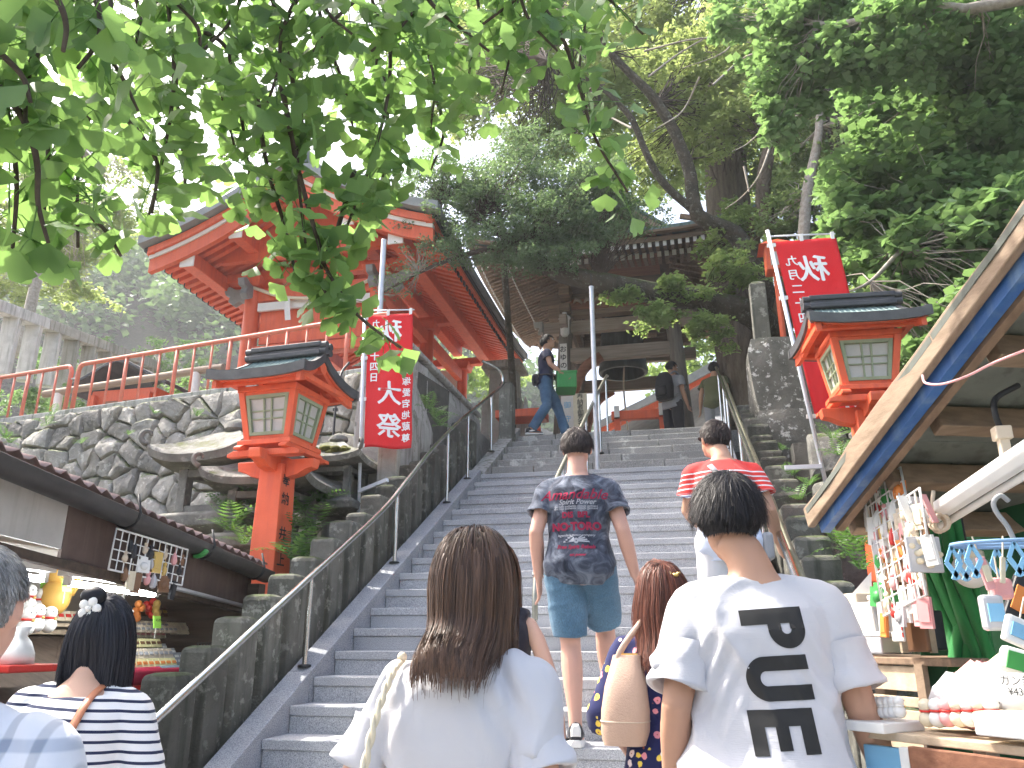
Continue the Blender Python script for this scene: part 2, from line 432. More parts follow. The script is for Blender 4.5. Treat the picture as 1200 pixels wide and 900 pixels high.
surf('bamboo', (0.22, 0.20, 0.13), (0.12, 0.12, 0.075), 0.5, 5., bump=0.2, stretch=(8, 0.8, 8))
wood('old_wood', (0.28, 0.195, 0.13), (0.16, 0.11, 0.075), axis='X')
wood('old_wood_y', (0.27, 0.18, 0.12), (0.16, 0.105, 0.07), axis='Y')
wood('grey_wood', (0.23, 0.20, 0.165), (0.14, 0.12, 0.095), axis='Z')
wood('grey_wood_x', (0.36, 0.29, 0.225), (0.23, 0.18, 0.135), axis='X')
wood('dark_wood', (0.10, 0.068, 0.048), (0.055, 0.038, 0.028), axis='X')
wood('red_wood', (0.33, 0.15, 0.085), (0.2, 0.085, 0.05), axis='X')
wood('plank_wood', (0.36, 0.265, 0.185), (0.22, 0.155, 0.105), axis='Y')
wood('pale_wood', (0.58, 0.47, 0.34), (0.44, 0.34, 0.235), axis='X')
surf('bronze', (0.055, 0.065, 0.058), (0.035, 0.042, 0.038), 0.55, 6., bump=0.15, metallic=0.55, streak=(0.07, 0.09, 0.08))
surf('bark', (0.22, 0.18, 0.135), (0.10, 0.08, 0.058), 0.95, 3., bump=1.0, bscale=7, stretch=(5, 5, 0.8), dist=0.08, moss=(0.09, 0.10, 0.04), moss_amt=0.1)
surf('limb_bark', (0.10, 0.082, 0.06), (0.055, 0.048, 0.034), 0.95, 6., bump=1.0, bscale=20, dist=0.04, spots=(0.19, 0.19, 0.15), spot_scale=16, moss=(0.07, 0.085, 0.03), moss_amt=0.45)
surf('twig', (0.40, 0.36, 0.31), (0.24, 0.205, 0.17), 0.9, 20., bump=0.2)
surf('dark_twig', (0.10, 0.075, 0.06), (0.06, 0.045, 0.035), 0.9, 20., bump=0.2)
leafmat('ginkgo_leaf', (0.060, 0.125, 0.05), (0.125, 0.21, 0.088), 0.5, (0.30, 0.50, 0.13), 0.45, per='island')
leafmat('ginkgo_leaf_single', (0.060, 0.125, 0.05), (0.125, 0.21, 0.088), 0.5, (0.30, 0.50, 0.13), 0.45, per='object')
leafmat('bush_leaf', (0.09, 0.14, 0.085), (0.16, 0.22, 0.135), 0.42, (0.22, 0.34, 0.13), 0.35)
leafmat('vine_leaf', (0.13, 0.215, 0.10), (0.22, 0.31, 0.165), 0.45, (0.24, 0.40, 0.12), 0.42)
leafmat('yellow_leaf', (0.14, 0.20, 0.06), (0.26, 0.31, 0.12), 0.5, (0.46, 0.56, 0.18), 0.5)
leafmat('bright_leaf', (0.13, 0.21, 0.07), (0.23, 0.32, 0.13), 0.48, (0.38, 0.52, 0.15), 0.45)
leafmat('dark_leaf', (0.11, 0.165, 0.08), (0.18, 0.25, 0.125), 0.48, (0.32, 0.44, 0.14), 0.4)
leafmat('far_leaf', (0.09, 0.15, 0.075), (0.15, 0.22, 0.11), 0.3, (0.2, 0.33, 0.1), 0.6)
leafmat('fern_leaf', (0.05, 0.12, 0.04), (0.09, 0.18, 0.06), 0.35, (0.15, 0.30, 0.06), 0.45)
plain('fluoro', (0.9, 0.95, 1.0), 0.4, emit=(0.92, 0.97, 1.0), es=16.0)
plain('white_plastic', (0.78, 0.78, 0.76), 0.35)
plain('ink', (0.02, 0.02, 0.02), 0.7)
plain('white_ink', (0.82, 0.82, 0.82), 0.8, spec=0.1)
plain('clear_film', (0.48, 0.48, 0.50), 0.15, spec=0.9)
for nm, c in dict(p_white=(.78, .77, .74), p_cream=(.70, .62, .46), p_red=(.62, .04, .03), p_pink=(.75, .36, .36), p_orange=(.78, .26, .06), p_yellow=(.80, .62, .12), p_ochre=(.62, .36, .08),
                  p_green=(.05, .30, .07), p_lime=(.42, .85, .12), p_blue=(.08, .22, .55), p_sky=(.22, .48, .70), p_grey=(.32, .33, .34), p_dark=(.03, .03, .035), p_brown=(.20, .10, .05),
                  p_gold=(.62, .42, .12), p_steelblue=(.20, .34, .55), p_beige=(.62, .52, .40), p_paleyellow=(.78, .72, .38), p_slate=(.20, .27, .30), p_maroon=(.40, .02, .05)).items():
    plain(nm, c, 0.45)
# ---------------------------------------------------------------- lettering
def text_geo(body, size=1.0, bold=0.0, mirror=False):
    """flat letters as (verts 2-D, faces), centred on the origin"""
    cu = bpy.data.curves.new('txt', 'FONT'); cu.body = body; cu.size = size; cu.offset = bold; cu.align_x = 'CENTER'; cu.align_y = 'CENTER'
    cu.resolution_u = 3
    o = bpy.data.objects.new('txt', cu); C.objects.link(o)
    dg = bpy.context.evaluated_depsgraph_get(); dg.update()
    me = bpy.data.meshes.new_from_object(o.evaluated_get(dg))
    bpy.data.objects.remove(o)
    v = np.array([p.co[:2] for p in me.vertices]); f = [tuple(p.vertices) for p in me.polygons]
    bpy.data.meshes.remove(me)
    if len(v):
        v = v - (v.max(0) + v.min(0)) / 2
        if mirror: v[:, 0] *= -1
    return v, f
def put_text(mb, body, size, origin, ux, uy, bold=0.0, mirror=False, sx=1.0):
    v, f = text_geo(body, size, bold, mirror)
    o, ux, uy = Vector(origin), Vector(ux), Vector(uy)
    mb.add([o + ux * float(p[0]) * sx + uy * float(p[1]) for p in v], f)
# ---------------------------------------------------------------- stairs
RISE, RUN, Y0, NS = 0.155, 0.30, 3.0, 27
XL, XR = -2.45, 0.47
def tread_z(Y): return (Y - Y0) / RUN * RISE
TZ = RISE * NS                       # terrace level 4.185
def sheet(name, pts, mat, kind='structure'):
    mb = MB(); mb.add(pts, [tuple(range(len(pts)))])
    o = mb.build(name, mat); o['kind'] = kind
    return o
# ground: one sheet to the horizon
sheet('ground', [(-900, -900, 0), (900, -900, 0), (900, 900, 0), (-900, 900, 0)], 'earth')
mb = MB(); mb.box((-1.5, 0.6, -0.046), (9, 6.0, 0.10)); structure(mb.build('pavement', 'paving'))
# upper terrace (solid, behind the retaining wall and the stair head)
mb = MB()
mb.prism([(-16, 10.2), (-10.6, 9.55), (-2.85, 8.32), (-2.85, 11.42), (1.6, 11.42), (1.6, 13), (16, 13), (16, 60), (-16, 60)], 0.0, TZ - 0.004, 'Z')
structure(mb.build('terrace', 'paving'))
stair = bpy.data.objects.new('staircase', None); C.objects.link(stair); stair['kind'] = 'structure'; BASE['staircase'] = Vector((0, 0, 0))
for j in range(1, NS + 1):
    y = Y0 + RUN * j; z = RISE * j
    old = j > 21
    xl, xr = (XL, XR) if not old else (XL + 0.05, XR - 0.10)
    mb = MB()
    back = y + RUN + (0.12 if j < NS else 0.5)
    if not old:
        # front face with a small nosing, sits on the one below
        mb.box(((xl + xr) / 2, (y - 0.012 + back) / 2, z - 0.028), (xr - xl, back - y + 0.012, 0.056))
        mb.box(((xl + xr) / 2, (y + back) / 2, z - 0.056 - 0.06), (xr - xl - 0.002, back - y, 0.12))
        mb.build('step', 'granite', stair, bevel=0.006)
    else:
        # worn old blocks of uneven length
        x = xl; random.seed(j * 3 + 1)
        while x < xr - 0.01:
            w = min(random.uniform(0.5, 1.1), xr - x)
            if xr - x - w < 0.3: w = xr - x
            dz = random.uniform(-0.008, 0.004); dy = random.uniform(-0.012, 0.012)
            bb = MB(); bb.box((x + w / 2, (y + dy + back) / 2, z + dz - 0.1), (w - 0.008, back - y - dy, 0.2))
            bb.build('step_block', 'old_granite', stair, bevel=0.012)
            x += w
# side fill under the stairs
mb = MB(); mb.prism([(Y0 + 0.35, 0.0), (11.6, 0.0), (11.6, TZ - 0.24), (Y0 + RUN * 2, 0.02)], XL - 0.6, XR + 0.5, 'X'); structure(mb.build('stair_foundation', 'wall_core'))
# granite strings beside the steps, in lengths
def stringer(name, x0, x1, ya, yb, lift, mat, seglen=2.05):
    k = ya
    while k < yb - 0.01:
        e = min(k + seglen, yb)
        mb = MB()
        za, zb = tread_z(k), tread_z(e)
        mb.prism([(k, za - 0.35), (e - 0.006, zb - 0.35), (e - 0.006, zb + lift), (k, za + lift)], x0, x1, 'X')
        mb.build(name, mat, stair, bevel=0.006)
        k = e
stringer('kerb_stone', XL - 0.155, XL - 0.002, 3.0, 9.3, 0.06, 'kerb_granite')
stringer('kerb_stone', XL - 0.155, XL + 0.045, 9.306, 11.45, 0.03, 'concrete')
stringer('kerb_stone', XR + 0.003, XR + 0.12, 3.0, 11.45, 0.05, 'kerb_granite')

# ---------------------------------------------------------------- stone post fences beside the stairs
def stone_fence(label, x, w, j0, j1, top, depth, pointed):
    t = thing('stone_fence', label, 'fence', (x, Y0 + RUN * j0, 0))
    for j in range(j0, j1 + 1):
        random.seed(j * 17 + int(x * 10))
        y = Y0 + RUN * j + 0.10; z = max(0, RISE * j)
        h = top + random.uniform(-0.03, 0.03)
        ww, dd = w + random.uniform(-0.012, 0.012), depth + random.uniform(-0.01, 0.01)
        mb = MB()
        zb, zt = z - 0.42, z + h
        rings = []
        for zz, k in ((zb, 1.0), (zt - 0.03, 0.985), (zt - 0.006, 0.90), (zt + 0.008, 0.55 if pointed else 0.8)):
            lx, ly = random.uniform(-.003, .003), random.uniform(-.003, .003)
            rings.append([(x + lx + sx * ww / 2 * k, y + ly + sy * dd / 2 * k, zz) for sx, sy in ((-1, -1), (1, -1), (1, 1), (-1, 1))])
        mb.loft(rings)
        mb.build('post', 'post_stone', t, bevel=0.008)
    return t
stone_fence('row of dark mossy inscribed stone posts up the left side of the stairs', XL - 0.30, 0.20, -1, 22, 0.66, 0.205, True)
stone_fence('row of low mossy stone posts up the right side of the stairs', XR + 0.33, 0.24, 2, 23, 0.58, 0.23, True)
# low stone parapet wall at the upper left end of the stairs
t = thing('stone_end_post', 'tall dark stone post at the top of the left stone fence', 'post', (XL - 0.22, 10.3, 3.6))
mb = MB(); mb.box((XL - 0.05, 10.95, 4.25), (0.2, 0.22, 1.35)); mb.build('shaft', 'post_stone', t, bevel=0.01)
mb = MB(); mb.box((XL - 0.05, 10.95, 4.94), (0.17, 0.19, 0.03)); mb.build('cap', 'post_stone', t, bevel=0.01)
# concrete abutment where the retaining wall meets the stairs
t = thing('concrete_abutment', 'weather-streaked concrete abutment block beside the upper stairs on the left', 'wall', (-3.1, 8.7, 2.0))
mb = MB()
a = [(-3.42, 7.62), (-2.83, 7.85), (-2.80, 10.9), (-3.42, 10.9)]
rings = [[(x, y, 1.6) for x, y in a], [(x, y, 3.6) for x, y in a], [(-3.40, 7.70, 4.42), (-2.95, 7.85, 4.42), (-2.90, 10.9, 4.42), (-3.40, 10.9, 4.42)]]
mb.loft(rings); mb.build('block', 'concrete', t, bevel=0.03)
mb = MB(); mb.box((-3.15, 9.3, 4.455), (0.56, 3.1, 0.06)); mb.build('coping', 'concrete', t, bevel=0.015)
mb = MB(); mb.box((-2.93, 7.45, 2.75), (0.20, 0.16, 2.0), rz=0.1); mb.build('upright_slab', 'pale_stone', t, bevel=0.012)

# ---------------------------------------------------------------- stone retaining wall, stone by stone
def clip(poly, p, n):
    out = []
    for i in range(len(poly)):
        a, b = poly[i], poly[(i + 1) % len(poly)]
        da = (a[0] - p[0]) * n[0] + (a[1] - p[1]) * n[1]; db = (b[0] - p[0]) * n[0] + (b[1] - p[1]) * n[1]
        if da <= 0: out.append(a)
        if da * db < 0:
            s = da / (da - db); out.append((a[0] + (b[0] - a[0]) * s, a[1] + (b[1] - a[1]) * s))
    return out
def rubble_wall(parent, p0, p1, z0, z1, batter, cell, mat, seed, name='stone', proud=0.075):
    """random rubble on the plane from p0 to p1 (x,y), z0..z1, leaning back by 'batter' per metre"""
    rs = random.Random(seed)
    d = Vector((p1[0] - p0[0], p1[1] - p0[1], 0)); L = d.length; d.normalize()
    nrm = Vector((d.y, -d.x, 0))
    H = z1 - z0
    pts = []
    ny = max(2, int(H / (cell * 0.8))); 
    for iy in range(ny + 1):
        v = (iy + 0.5) * H / ny
        nx = max(2, int(L / (cell * rs.uniform(0.85, 1.25))))
        for ix in range(nx):
            pts.append(((ix + 0.5 + rs.uniform(-.46, .46)) * L / nx, v + rs.uniform(-.48, .48) * H / ny))
    for i, p in enumerate(pts):
        poly = [(0, 0), (L, 0), (L, H), (0, H)]
        for k, q in enumerate(pts):
            if k == i: continue
            dx, dy = q[0] - p[0], q[1] - p[1]
            if dx * dx + dy * dy > (cell * 4) ** 2: continue
            poly = clip(poly, ((p[0] + q[0]) / 2, (p[1] + q[1]) / 2), (dx, dy))
            if len(poly) < 3: break
        if len(poly) < 3: continue
        cx = sum(q[0] for q in poly) / len(poly); cy = sum(q[1] for q in poly) / len(poly)
        # subdivide and round the outline
        pp = []
        for k in range(len(poly)):
            a, b = poly[k], poly[(k + 1) % len(poly)]
            for s in (0.05, 0.35, 0.65, 0.95):
                pp.append((lerp(a[0], b[0], s), lerp(a[1], b[1], s)))
        size = math.sqrt(max(1e-4, sum((q[0] - cx) ** 2 + (q[1] - cy) ** 2 for q in poly) / len(poly)))
        mb = MB(); rings = []
        pr = proud * rs.uniform(0.6, 1.35) * min(1.4, size / (cell * 0.55))
        tx, ty = rs.uniform(-.12, .12), rs.uniform(-.12, .12)
        for kk, (sc, dep) in enumerate(((1.0, -0.16), (0.99, 0.12), (0.955, 0.62), (0.80, 0.92), (0.42, 1.0))):
            ring = []
            for q in pp:
                g = max(0.0, 1 - 0.006 / max(0.05, math.hypot(q[0] - cx, q[1] - cy)))
                u = cx + (q[0] - cx) * sc * g; w = cy + (q[1] - cy) * sc * g
                o = dep * pr if dep > 0 else dep
                if dep > 0:
                    o += tx * (u - cx) + ty * (w - cy)
                    o += noise.noise(Vector((u * 5 + seed, w * 5, i))) * 0.05 + noise.noise(Vector((u * 13 + seed, w * 13, i))) * 0.022
                P = Vector((p0[0], p0[1], z0)) + d * u + nrm * (o - batter * w) + Vector((0, 0, w))
                ring.append(P)
            rings.append(ring)
        mb.loft(rings)
        mb.build(name, mat, parent, angle=38)
WP0, WP1 = (-10.6, 8.95), (-2.95, 7.72)
t = thing('retaining_wall', 'grey rubble stone retaining wall below the orange railing', 'wall', (-6.5, 8.3, 0))
rubble_wall(t, WP0, WP1, 1.7, TZ + 0.05, 0.10, 0.31, 'wall_stone', 3)
mb = MB()
dW = (Vector((WP1[0], WP1[1], 0)) - Vector((WP0[0], WP0[1], 0))).normalized(); nW = Vector((dW.y, -dW.x, 0))
q0, q1 = Vector((*WP0, 0)), Vector((*WP1, 0))
mb.loft([[q0 + nW * (-0.03) + Vector((0, 0, 0)), q1 + nW * (-0.03), q1 - nW * 0.9, q0 - nW * 0.9],
         [q0 - nW * 0.40 + Vector((0, 0, TZ + 0.04)), q1 - nW * 0.40 + Vector((0, 0, TZ + 0.04)), q1 - nW * 1.2 + Vector((0, 0, TZ + 0.04)), q0 - nW * 1.2 + Vector((0, 0, TZ + 0.04))]])
mb.build('core', 'wall_core', t)
k = 0.0; LW = (q1 - q0).length
while k < LW - 0.05:
    e = min(LW, k + 1.7); mb = MB()
    mb.bar(q0 + dW * k - nW * 0.50 + Vector((0, 0, TZ + 0.10)), q0 + dW * (e - 0.012) - nW * 0.50 + Vector((0, 0, TZ + 0.10)), 0.34, 0.12)
    mb.build('coping_stone', 'concrete', t, bevel=0.015); k = e
# banks of earth at both sides below the walls
def bank(name, xs, ys, zf, mat='earth'):
    V = []; nx, ny = len(xs), len(ys)
    for y in ys:
        for x in xs: V.append((x, y, zf(x, y) + 0.12 * noise.noise(Vector((x * 1.3, y * 1.3, 0))) + 0.05 * noise.noise(Vector((x * 4, y * 4, 3)))))
    Fq = [(j * nx + i, j * nx + i + 1, (j + 1) * nx + i + 1, (j + 1) * nx + i) for j in range(ny - 1) for i in range(nx - 1)]
    o = link(name, mesh_np(name, np.array(V), np.array(Fq), mat, True)); o['kind'] = 'structure'
    return o
bank('left_bank', np.linspace(-11, -2.9, 50), np.linspace(4.6, 8.8, 30), lambda x, y: max(-0.3, min(2.3, (y - 5.2) * 0.75)) if x < -3.1 else min(tread_z(y) - 0.1, max(-0.3, (y - 5.2) * 0.75)))
def rbank(x, y):
    base = max(0.0, tread_z(y)) - 0.25
    side = max(0, x - 1.6) * 0.75
    return min(9.5, base * (1 if y < 11 else 1) + side * min(1, max(0, (y - 4.2) / 2.5))) if y > 3.2 else -0.3
bank('right_bank', np.linspace(0.98, 12, 60), np.linspace(3.0, 16, 60), rbank)
# ---------------------------------------------------------------- vermilion street lanterns (local axes, front = -Y, z=0 at arm level)
def make_lantern(label, base_z):
    t = thing('wooden_lantern', label, 'lantern', (0, 0, 0), 'vermilion lanterns on both sides of the stairs', local=True)
    mb = MB(); mb.loft([[(sx * w, sy * w, z) for sx, sy in ((-1, -1), (1, -1), (1, 1), (-1, 1))] for w, z in ((0.135, base_z), (0.105, -0.02))]); mb.build('pillar', 'vermilion', t, bevel=0.008)
    for ax in (0, 1):                                     # crossed arms with carved ends
        prof = [(-.36, -.005), (-.35, -.06), (-.29, -.075), (-.22, -.115), (-.13, -.135), (.13, -.135), (.22, -.115), (.29, -.075), (.35, -.06), (.36, -.005), (.36, .02), (-.36, .02)]
        for off in ((0,) if ax == 0 else (0,)):
            mb = MB(); mb.prism(prof, -.055, .055, 'Y' if ax == 0 else 'X'); 
            if ax: mb.v = [(x, y, z + 0.045) for x, y, z in mb.v]
            mb.build('bracket_arm', 'vermilion', t, bevel=0.006)
    for y in (-.21, .21):
        mb = MB(); mb.prism([(-.34, .022), (-.34, .05), (-.28, .078), (.28, .078), (.34, .05), (.34, .022)], y - .035, y + .035, 'Y'); mb.build('bracket_beam', 'vermilion', t, bevel=0.005)
    for x in (-.21, .21):
        mb = MB(); mb.prism([(-.30, .08), (-.30, .10), (-.26, .122), (.26, .122), (.30, .10), (.30, .08)], x - .035, x + .035, 'X'); mb.build('bracket_beam', 'vermilion', t, bevel=0.005)
    mb = MB(); mb.box((0, 0, .145), (.50, .50, .045)); mb.build('sill_frame', 'vermilion', t, bevel=0.006)
    # slanting light box: .38 wide below, .50 wide above
    b, u, z0, z1 = .185, .245, .168, .60
    for sx in (-1, 1):
        for sy in (-1, 1):
            mb = MB(); r = .028
            mb.loft([[(sx * w + px * r, sy * w + py * r, z) for px, py in ((-1, -1), (1, -1), (1, 1), (-1, 1))] for w, z in ((b, z0), (u, z1))])
            mb.build('corner_post', 'vermilion', t, bevel=0.004)
    for s, ax in ((-1, 'f'), (1, 'f'), (-1, 's'), (1, 's')):
        def P(h, k, out):                                  # h -1..1 across, k 0..1 up
            w = lerp(b, u, k); q = (h * w, s * (w + out), lerp(z0, z1, k))
            return q if ax == 'f' else (s * (w + out), h * w, lerp(z0, z1, k))
        def strip(mb, h0, h1, k0, k1, o0, o1):
            mb.loft([[P(h0, k0, o), P(h1, k0, o), P(h1, k1, o), P(h0, k1, o)] for o in (o0, o1)])
        win = MB(); 
        for a in ((-.86, -.72, .1, .93), (.72, .86, .1, .93), (-.72, .72, .1, .17), (-.72, .72, .86, .93)): strip(win, *a, -.012, .022)
        wf = win.build('window_frame', 'sage_green', t, bevel=0.002)
        m2 = MB()
        for h in (-.16, .16): strip(m2, h - .03, h + .03, .17, .86, -.002, .012)
        for k in (.44, .60): strip(m2, -.72, .72, k - .012, k + .012, -.001, .010)
        m2.build('muntin', 'sage_green', wf)
        m3 = MB(); strip(m3, -.72, .72, .17, .86, -.010, -.005); m3.build('pane', 'paper_pane', wf)
        
        for kk in ((.0, .1), (.93, 1.02)): m4 = MB(); strip(m4, -1.0, 1.0, *kk, -.02, .012); m4.build('rail', 'vermilion', t)
    mb = MB(); mb.box((0, 0, .625), (.56, .56, .05)); mb.build('head_beam', 'vermilion', t, bevel=0.005)
    for s in (-1, 1):
        for k in range(10):
            mb = MB(); mb.bar((-.34 + k * .0755, s * .24, .72), (-.34 + k * .0755, s * .42, .672), .026, .03); mb.build('rafter', 'vermilion', t)
        mb = MB(); mb.box((0, s * .35, .66), (.78, .05, .045)); mb.build('eave_purlin', 'vermilion', t, bevel=0.004)
        mb = MB(); mb.box((s * .36, 0, .70), (.05, .66, .05)); mb.build('gable_beam', 'vermilion', t, bevel=0.004)
    # gabled copper roof, ridge along X, eaves flaring
    prof = [(0.0, 1.0), (.10, .915), (.20, .845), (.30, .79), (.39, .75), (.46, .73)]
    hx = lambda y: .36 + .09 * (y / .46) ** 1.5
    up, lo = [], []
    ys = [-p[0] for p in reversed(prof)] + [p[0] for p in prof[1:]]; zs = [p[1] for p in reversed(prof)] + [p[1] for p in prof[1:]]
    NX = 9
    def rings(dz, f=1.0):
        out = []
        for i in range(NX):
            a = -1 + 2 * i / (NX - 1)
            lift = .035 * abs(a) ** 3
            out.append([(a * hx(abs(y)) * f, y * f, z + dz + lift * (abs(y) / .46) ** 2) for y, z in zip(ys, zs)])
        return out
    T_, B_ = rings(0), rings(-.055)
    mb = MB(); mb.loft([tt + bb[::-1] for tt, bb in zip(T_, B_)]); rf = mb.build('roof', 'copper_roof', t, angle=40)
    mb = MB(); B2 = rings(-.058, .97); C2 = rings(-.085, .95)
    mb.loft([tt + bb[::-1] for tt, bb in zip(B2, C2)]); mb.build('soffit', 'vermilion', t, angle=40)
    for s in (-1, 1):                                      # dark edge bands
        mb = MB(); e = [(-1 + 2 * i / 8) for i in range(9)]
        mb.loft([[(a * (hx(.46) + .012), s * (.46 + d), z + .035 * abs(a) ** 3) for d, z in ((-.02, .742), (.014, .738), (.016, .65), (-.02, .655))] for a in e]); mb.build('eave_edge', 'roof_edge', rf)
        mb = MB(); mb.loft([[(s * (hx(abs(y)) + d), y * 1.02, z + q + .035 * (abs(y) / .46) ** 2) for d, q in ((-.03, .012), (.014, .010), (.012, -.078), (-.03, -.075))] for y, z in zip(ys, zs)]); mb.build('gable_edge', 'ridge_black', rf)
        mb = MB(); mb.loft([[(s * (hx(abs(y)) - .055 + d), y * .96, z + q) for d, q in ((-.02, -.06), (.02, -.06), (.02, -.13), (-.02, -.125))] for y, z in zip(ys, zs)]); mb.build('bargeboard', 'vermilion', t)
        mb = MB(); mb.tube([(s * .36, 0, .86), (s * .30, 0, .86)], .055, 10); mb.build('gable_pendant', 'vermilion', t)
        for q in (-.035, 0.035):
            mb = MB()
            for zz in (1.015, 1.075): mb.tube([(s * .40, q, zz), (s * .34, q, zz)], .034, 10)
            mb.build('ridge_end', 'ridge_black', rf, smooth=True, angle=40)
    for a in range(-8, 9):                                 # standing seams
        for s in (-1, 1):
            mb = MB(); f = a / 8.5
            mb.tube([(f * hx(p[0]), s * p[0], p[1] + .004 + .035 * abs(f) ** 3 * (p[0] / .46) ** 2) for p in prof], .006, 4); mb.build('seam', 'copper_roof', rf)
    for w, z, h in ((.075, 1.005, .05), (.055, 1.045, .04), (.07, 1.085, .05)):
        mb = MB(); mb.box((0, 0, z), (.70, w * 2, h)); mb.build('ridge', 'ridge_black', rf, bevel=0.01)
    mb = MB()
    return t
LZ = 2.73
lan = make_lantern('orange wooden lantern with black inscription on its post, left of the stairs', -1.9)
lan.location = (-3.35, 6.0, LZ); lan.rotation_euler = (0, 0, R(-4)); lan.scale = (1.0, 1.0, 0.95)
lan2 = copy_tree(lan); lan2['label'] = 'orange wooden lantern above the stall roof, right of the stairs'
lan2.location = (1.33, 6.05, 2.92); lan2.scale = (0.90, 0.90, 0.83); lan2.rotation_euler = (0, 0, R(4))
pil = [o for o in scene.objects if o.parent == lan and o.name.startswith('pillar')][0]
mb = MB()
for k, ch in enumerate('奉納井上雪夫'):
    z = (-.16, -.32, -.62, -.84, -1.06, -1.28)[k]
    put_text(mb, ch, .115, (lerp(.105, .135, -z / 1.9) + .004, -.03, z), (0, 1, 0), (0, 0, 1), .002)
mb.build('inscription', 'ink', pil)
mb = MB(); mb.tube([(-.128, -.06, -1.35), (-.142, -.06, -1.35)], .02, 8); mb.tube([(-.04, -.118, -1.3), (-.04, -.135, -1.3)], .018, 8); mb.build('bolt', 'black_metal', pil)

# ---------------------------------------------------------------- festival banners (seen from behind, so the writing is mirrored)
def banner(label, x, y, zb, zt, width, cols, tilt, arm):
    t = thing('festival_banner', label, 'banner', (x, y, zb - 0.6), 'red festival banners on white poles')
    dx = tilt
    P = lambda z: x + dx * (z - zb)
    mb = MB(); mb.tube([(P(zb - .75), y, zb - .75), (P(zt + .12), y, zt + .12)], .017, 10); pole = mb.build('pole', 'white_pole', t, smooth=True)
    mb = MB(); mb.tube([(P(zt + .06), y, zt + .06), (P(zt) + width + .04, y + .02, zt + .03)], .008, 8); mb.build('cross_bar', 'white_pole', t, smooth=True)
    nx, nz = 22, 44; V = []; Fq = []
    def S(u, w):                                            # u 0..1 across, w 0..1 down
        z = zt - w * (zt - zb)
        return Vector((P(z) + .035 + u * width, y + .012 * math.sin(u * 7 + w * 3) * (0.3 + w) + .02 * noise.noise(Vector((u * 2, w * 5, x))) * (0.4 + u), z + .012 * math.sin(u * 5 + 1) * w - 0.02 * u))
    for j in range(nz + 1):
        for i in range(nx + 1): V.append(S(i / nx, j / nz))
    for j in range(nz):
        for i in range(nx): Fq.append((j * (nx + 1) + i, j * (nx + 1) + i + 1, (j + 1) * (nx + 1) + i + 1, (j + 1) * (nx + 1) + i))
    fl = link('flag', mesh_np('flag', np.array([tuple(v) for v in V]), np.array(Fq), 'banner_red', True), t)
    m = fl.modifiers.new('thick', 'SOLIDIFY'); m.thickness = 0.002
    mb = MB()
    for k in range(4):
        q = S(0, (k + .06) / 3.2 if k < 3 else .985); mb.box((q.x - .03, q.y, q.z), (.075, .012, .035))
    for u in (.45, .95):
        q = S(u, 0); mb.box((q.x, q.y, q.z + .025), (.03, .012, .07))
    mb.build('loop', 'white_paint', t)
    H = zt - zb
    for body, size, u, w0, step, bold in cols:
        mb = MB()
        for k, ch in enumerate(body):
            v, f = text_geo(ch, size, bold, True)
            th = size * .022
            for q, (ox, oy) in enumerate(((0, 0), (th, 0), (-th, 0), (0, th * .8), (0, -th * .8))):
                vv = [S(u + (float(p[0]) + ox) / width, w0 + k * step - (float(p[1]) + oy) / H) + Vector((0, -.005 - q * .0004, 0)) for p in v]
                mb.add(vv, f)
        tag(mb.build('lettering', 'white_ink', fl), kind='stuff')
    if arm:
        mb = MB(); mb.bar((P(arm[1]), y, arm[1]), arm[0], .035, .035); mb.build('bracket', 'white_pole', t)
    return t
m_, t_, o_ = nt('banner_red')
p_ = N(t_, 'ShaderNodeBsdfPrincipled', i_Roughness=0.7); p_.inputs['Base Color'].default_value = (0.74, 0.022, 0.03, 1)
tr_ = N(t_, 'ShaderNodeBsdfTranslucent'); tr_.inputs[0].default_value = (0.85, 0.03, 0.03, 1)
ms_ = N(t_, 'ShaderNodeMixShader'); ms_.inputs[0].default_value = 0.35
nz_ = N(t_, 'ShaderNodeTexNoise', i_Scale=9.0, i_Detail=4.0); bp_ = N(t_, 'ShaderNodeBump', i_Strength=0.5, i_Distance=0.02)
t_.links.new(nz_.outputs[0], bp_.inputs['Height']); t_.links.new(bp_.outputs[0], p_.inputs['Normal'])
t_.links.new(p_.outputs[0], ms_.inputs[1]); t_.links.new(tr_.outputs[0], ms_.inputs[2]); t_.links.new(ms_.outputs[0], o_.inputs[0])
banner('red banner with large white characters on a white pole beside the left stone fence', -3.14, 7.2, 3.13, 4.56, 0.50,
       [('秋の大祭', .26, .52, .13, .235, 0), ('九月二十四日', .105, .17, .07, .083, 0), ('高塚愛宕地蔵尊', .092, .87, .43, .082, 0)], -.03, ((-2.80, 7.1, 2.78), 2.70))
banner('red banner partly hidden behind the right-hand wooden lantern', 1.05, 6.75, 3.05, 4.72, 0.52,
       [('秋の大祭', .26, .52, .17, .235, 0), ('九月二十四日', .105, .20, .12, .083, 0)], -.10, ((0.80, 6.75, 2.66), 2.66))

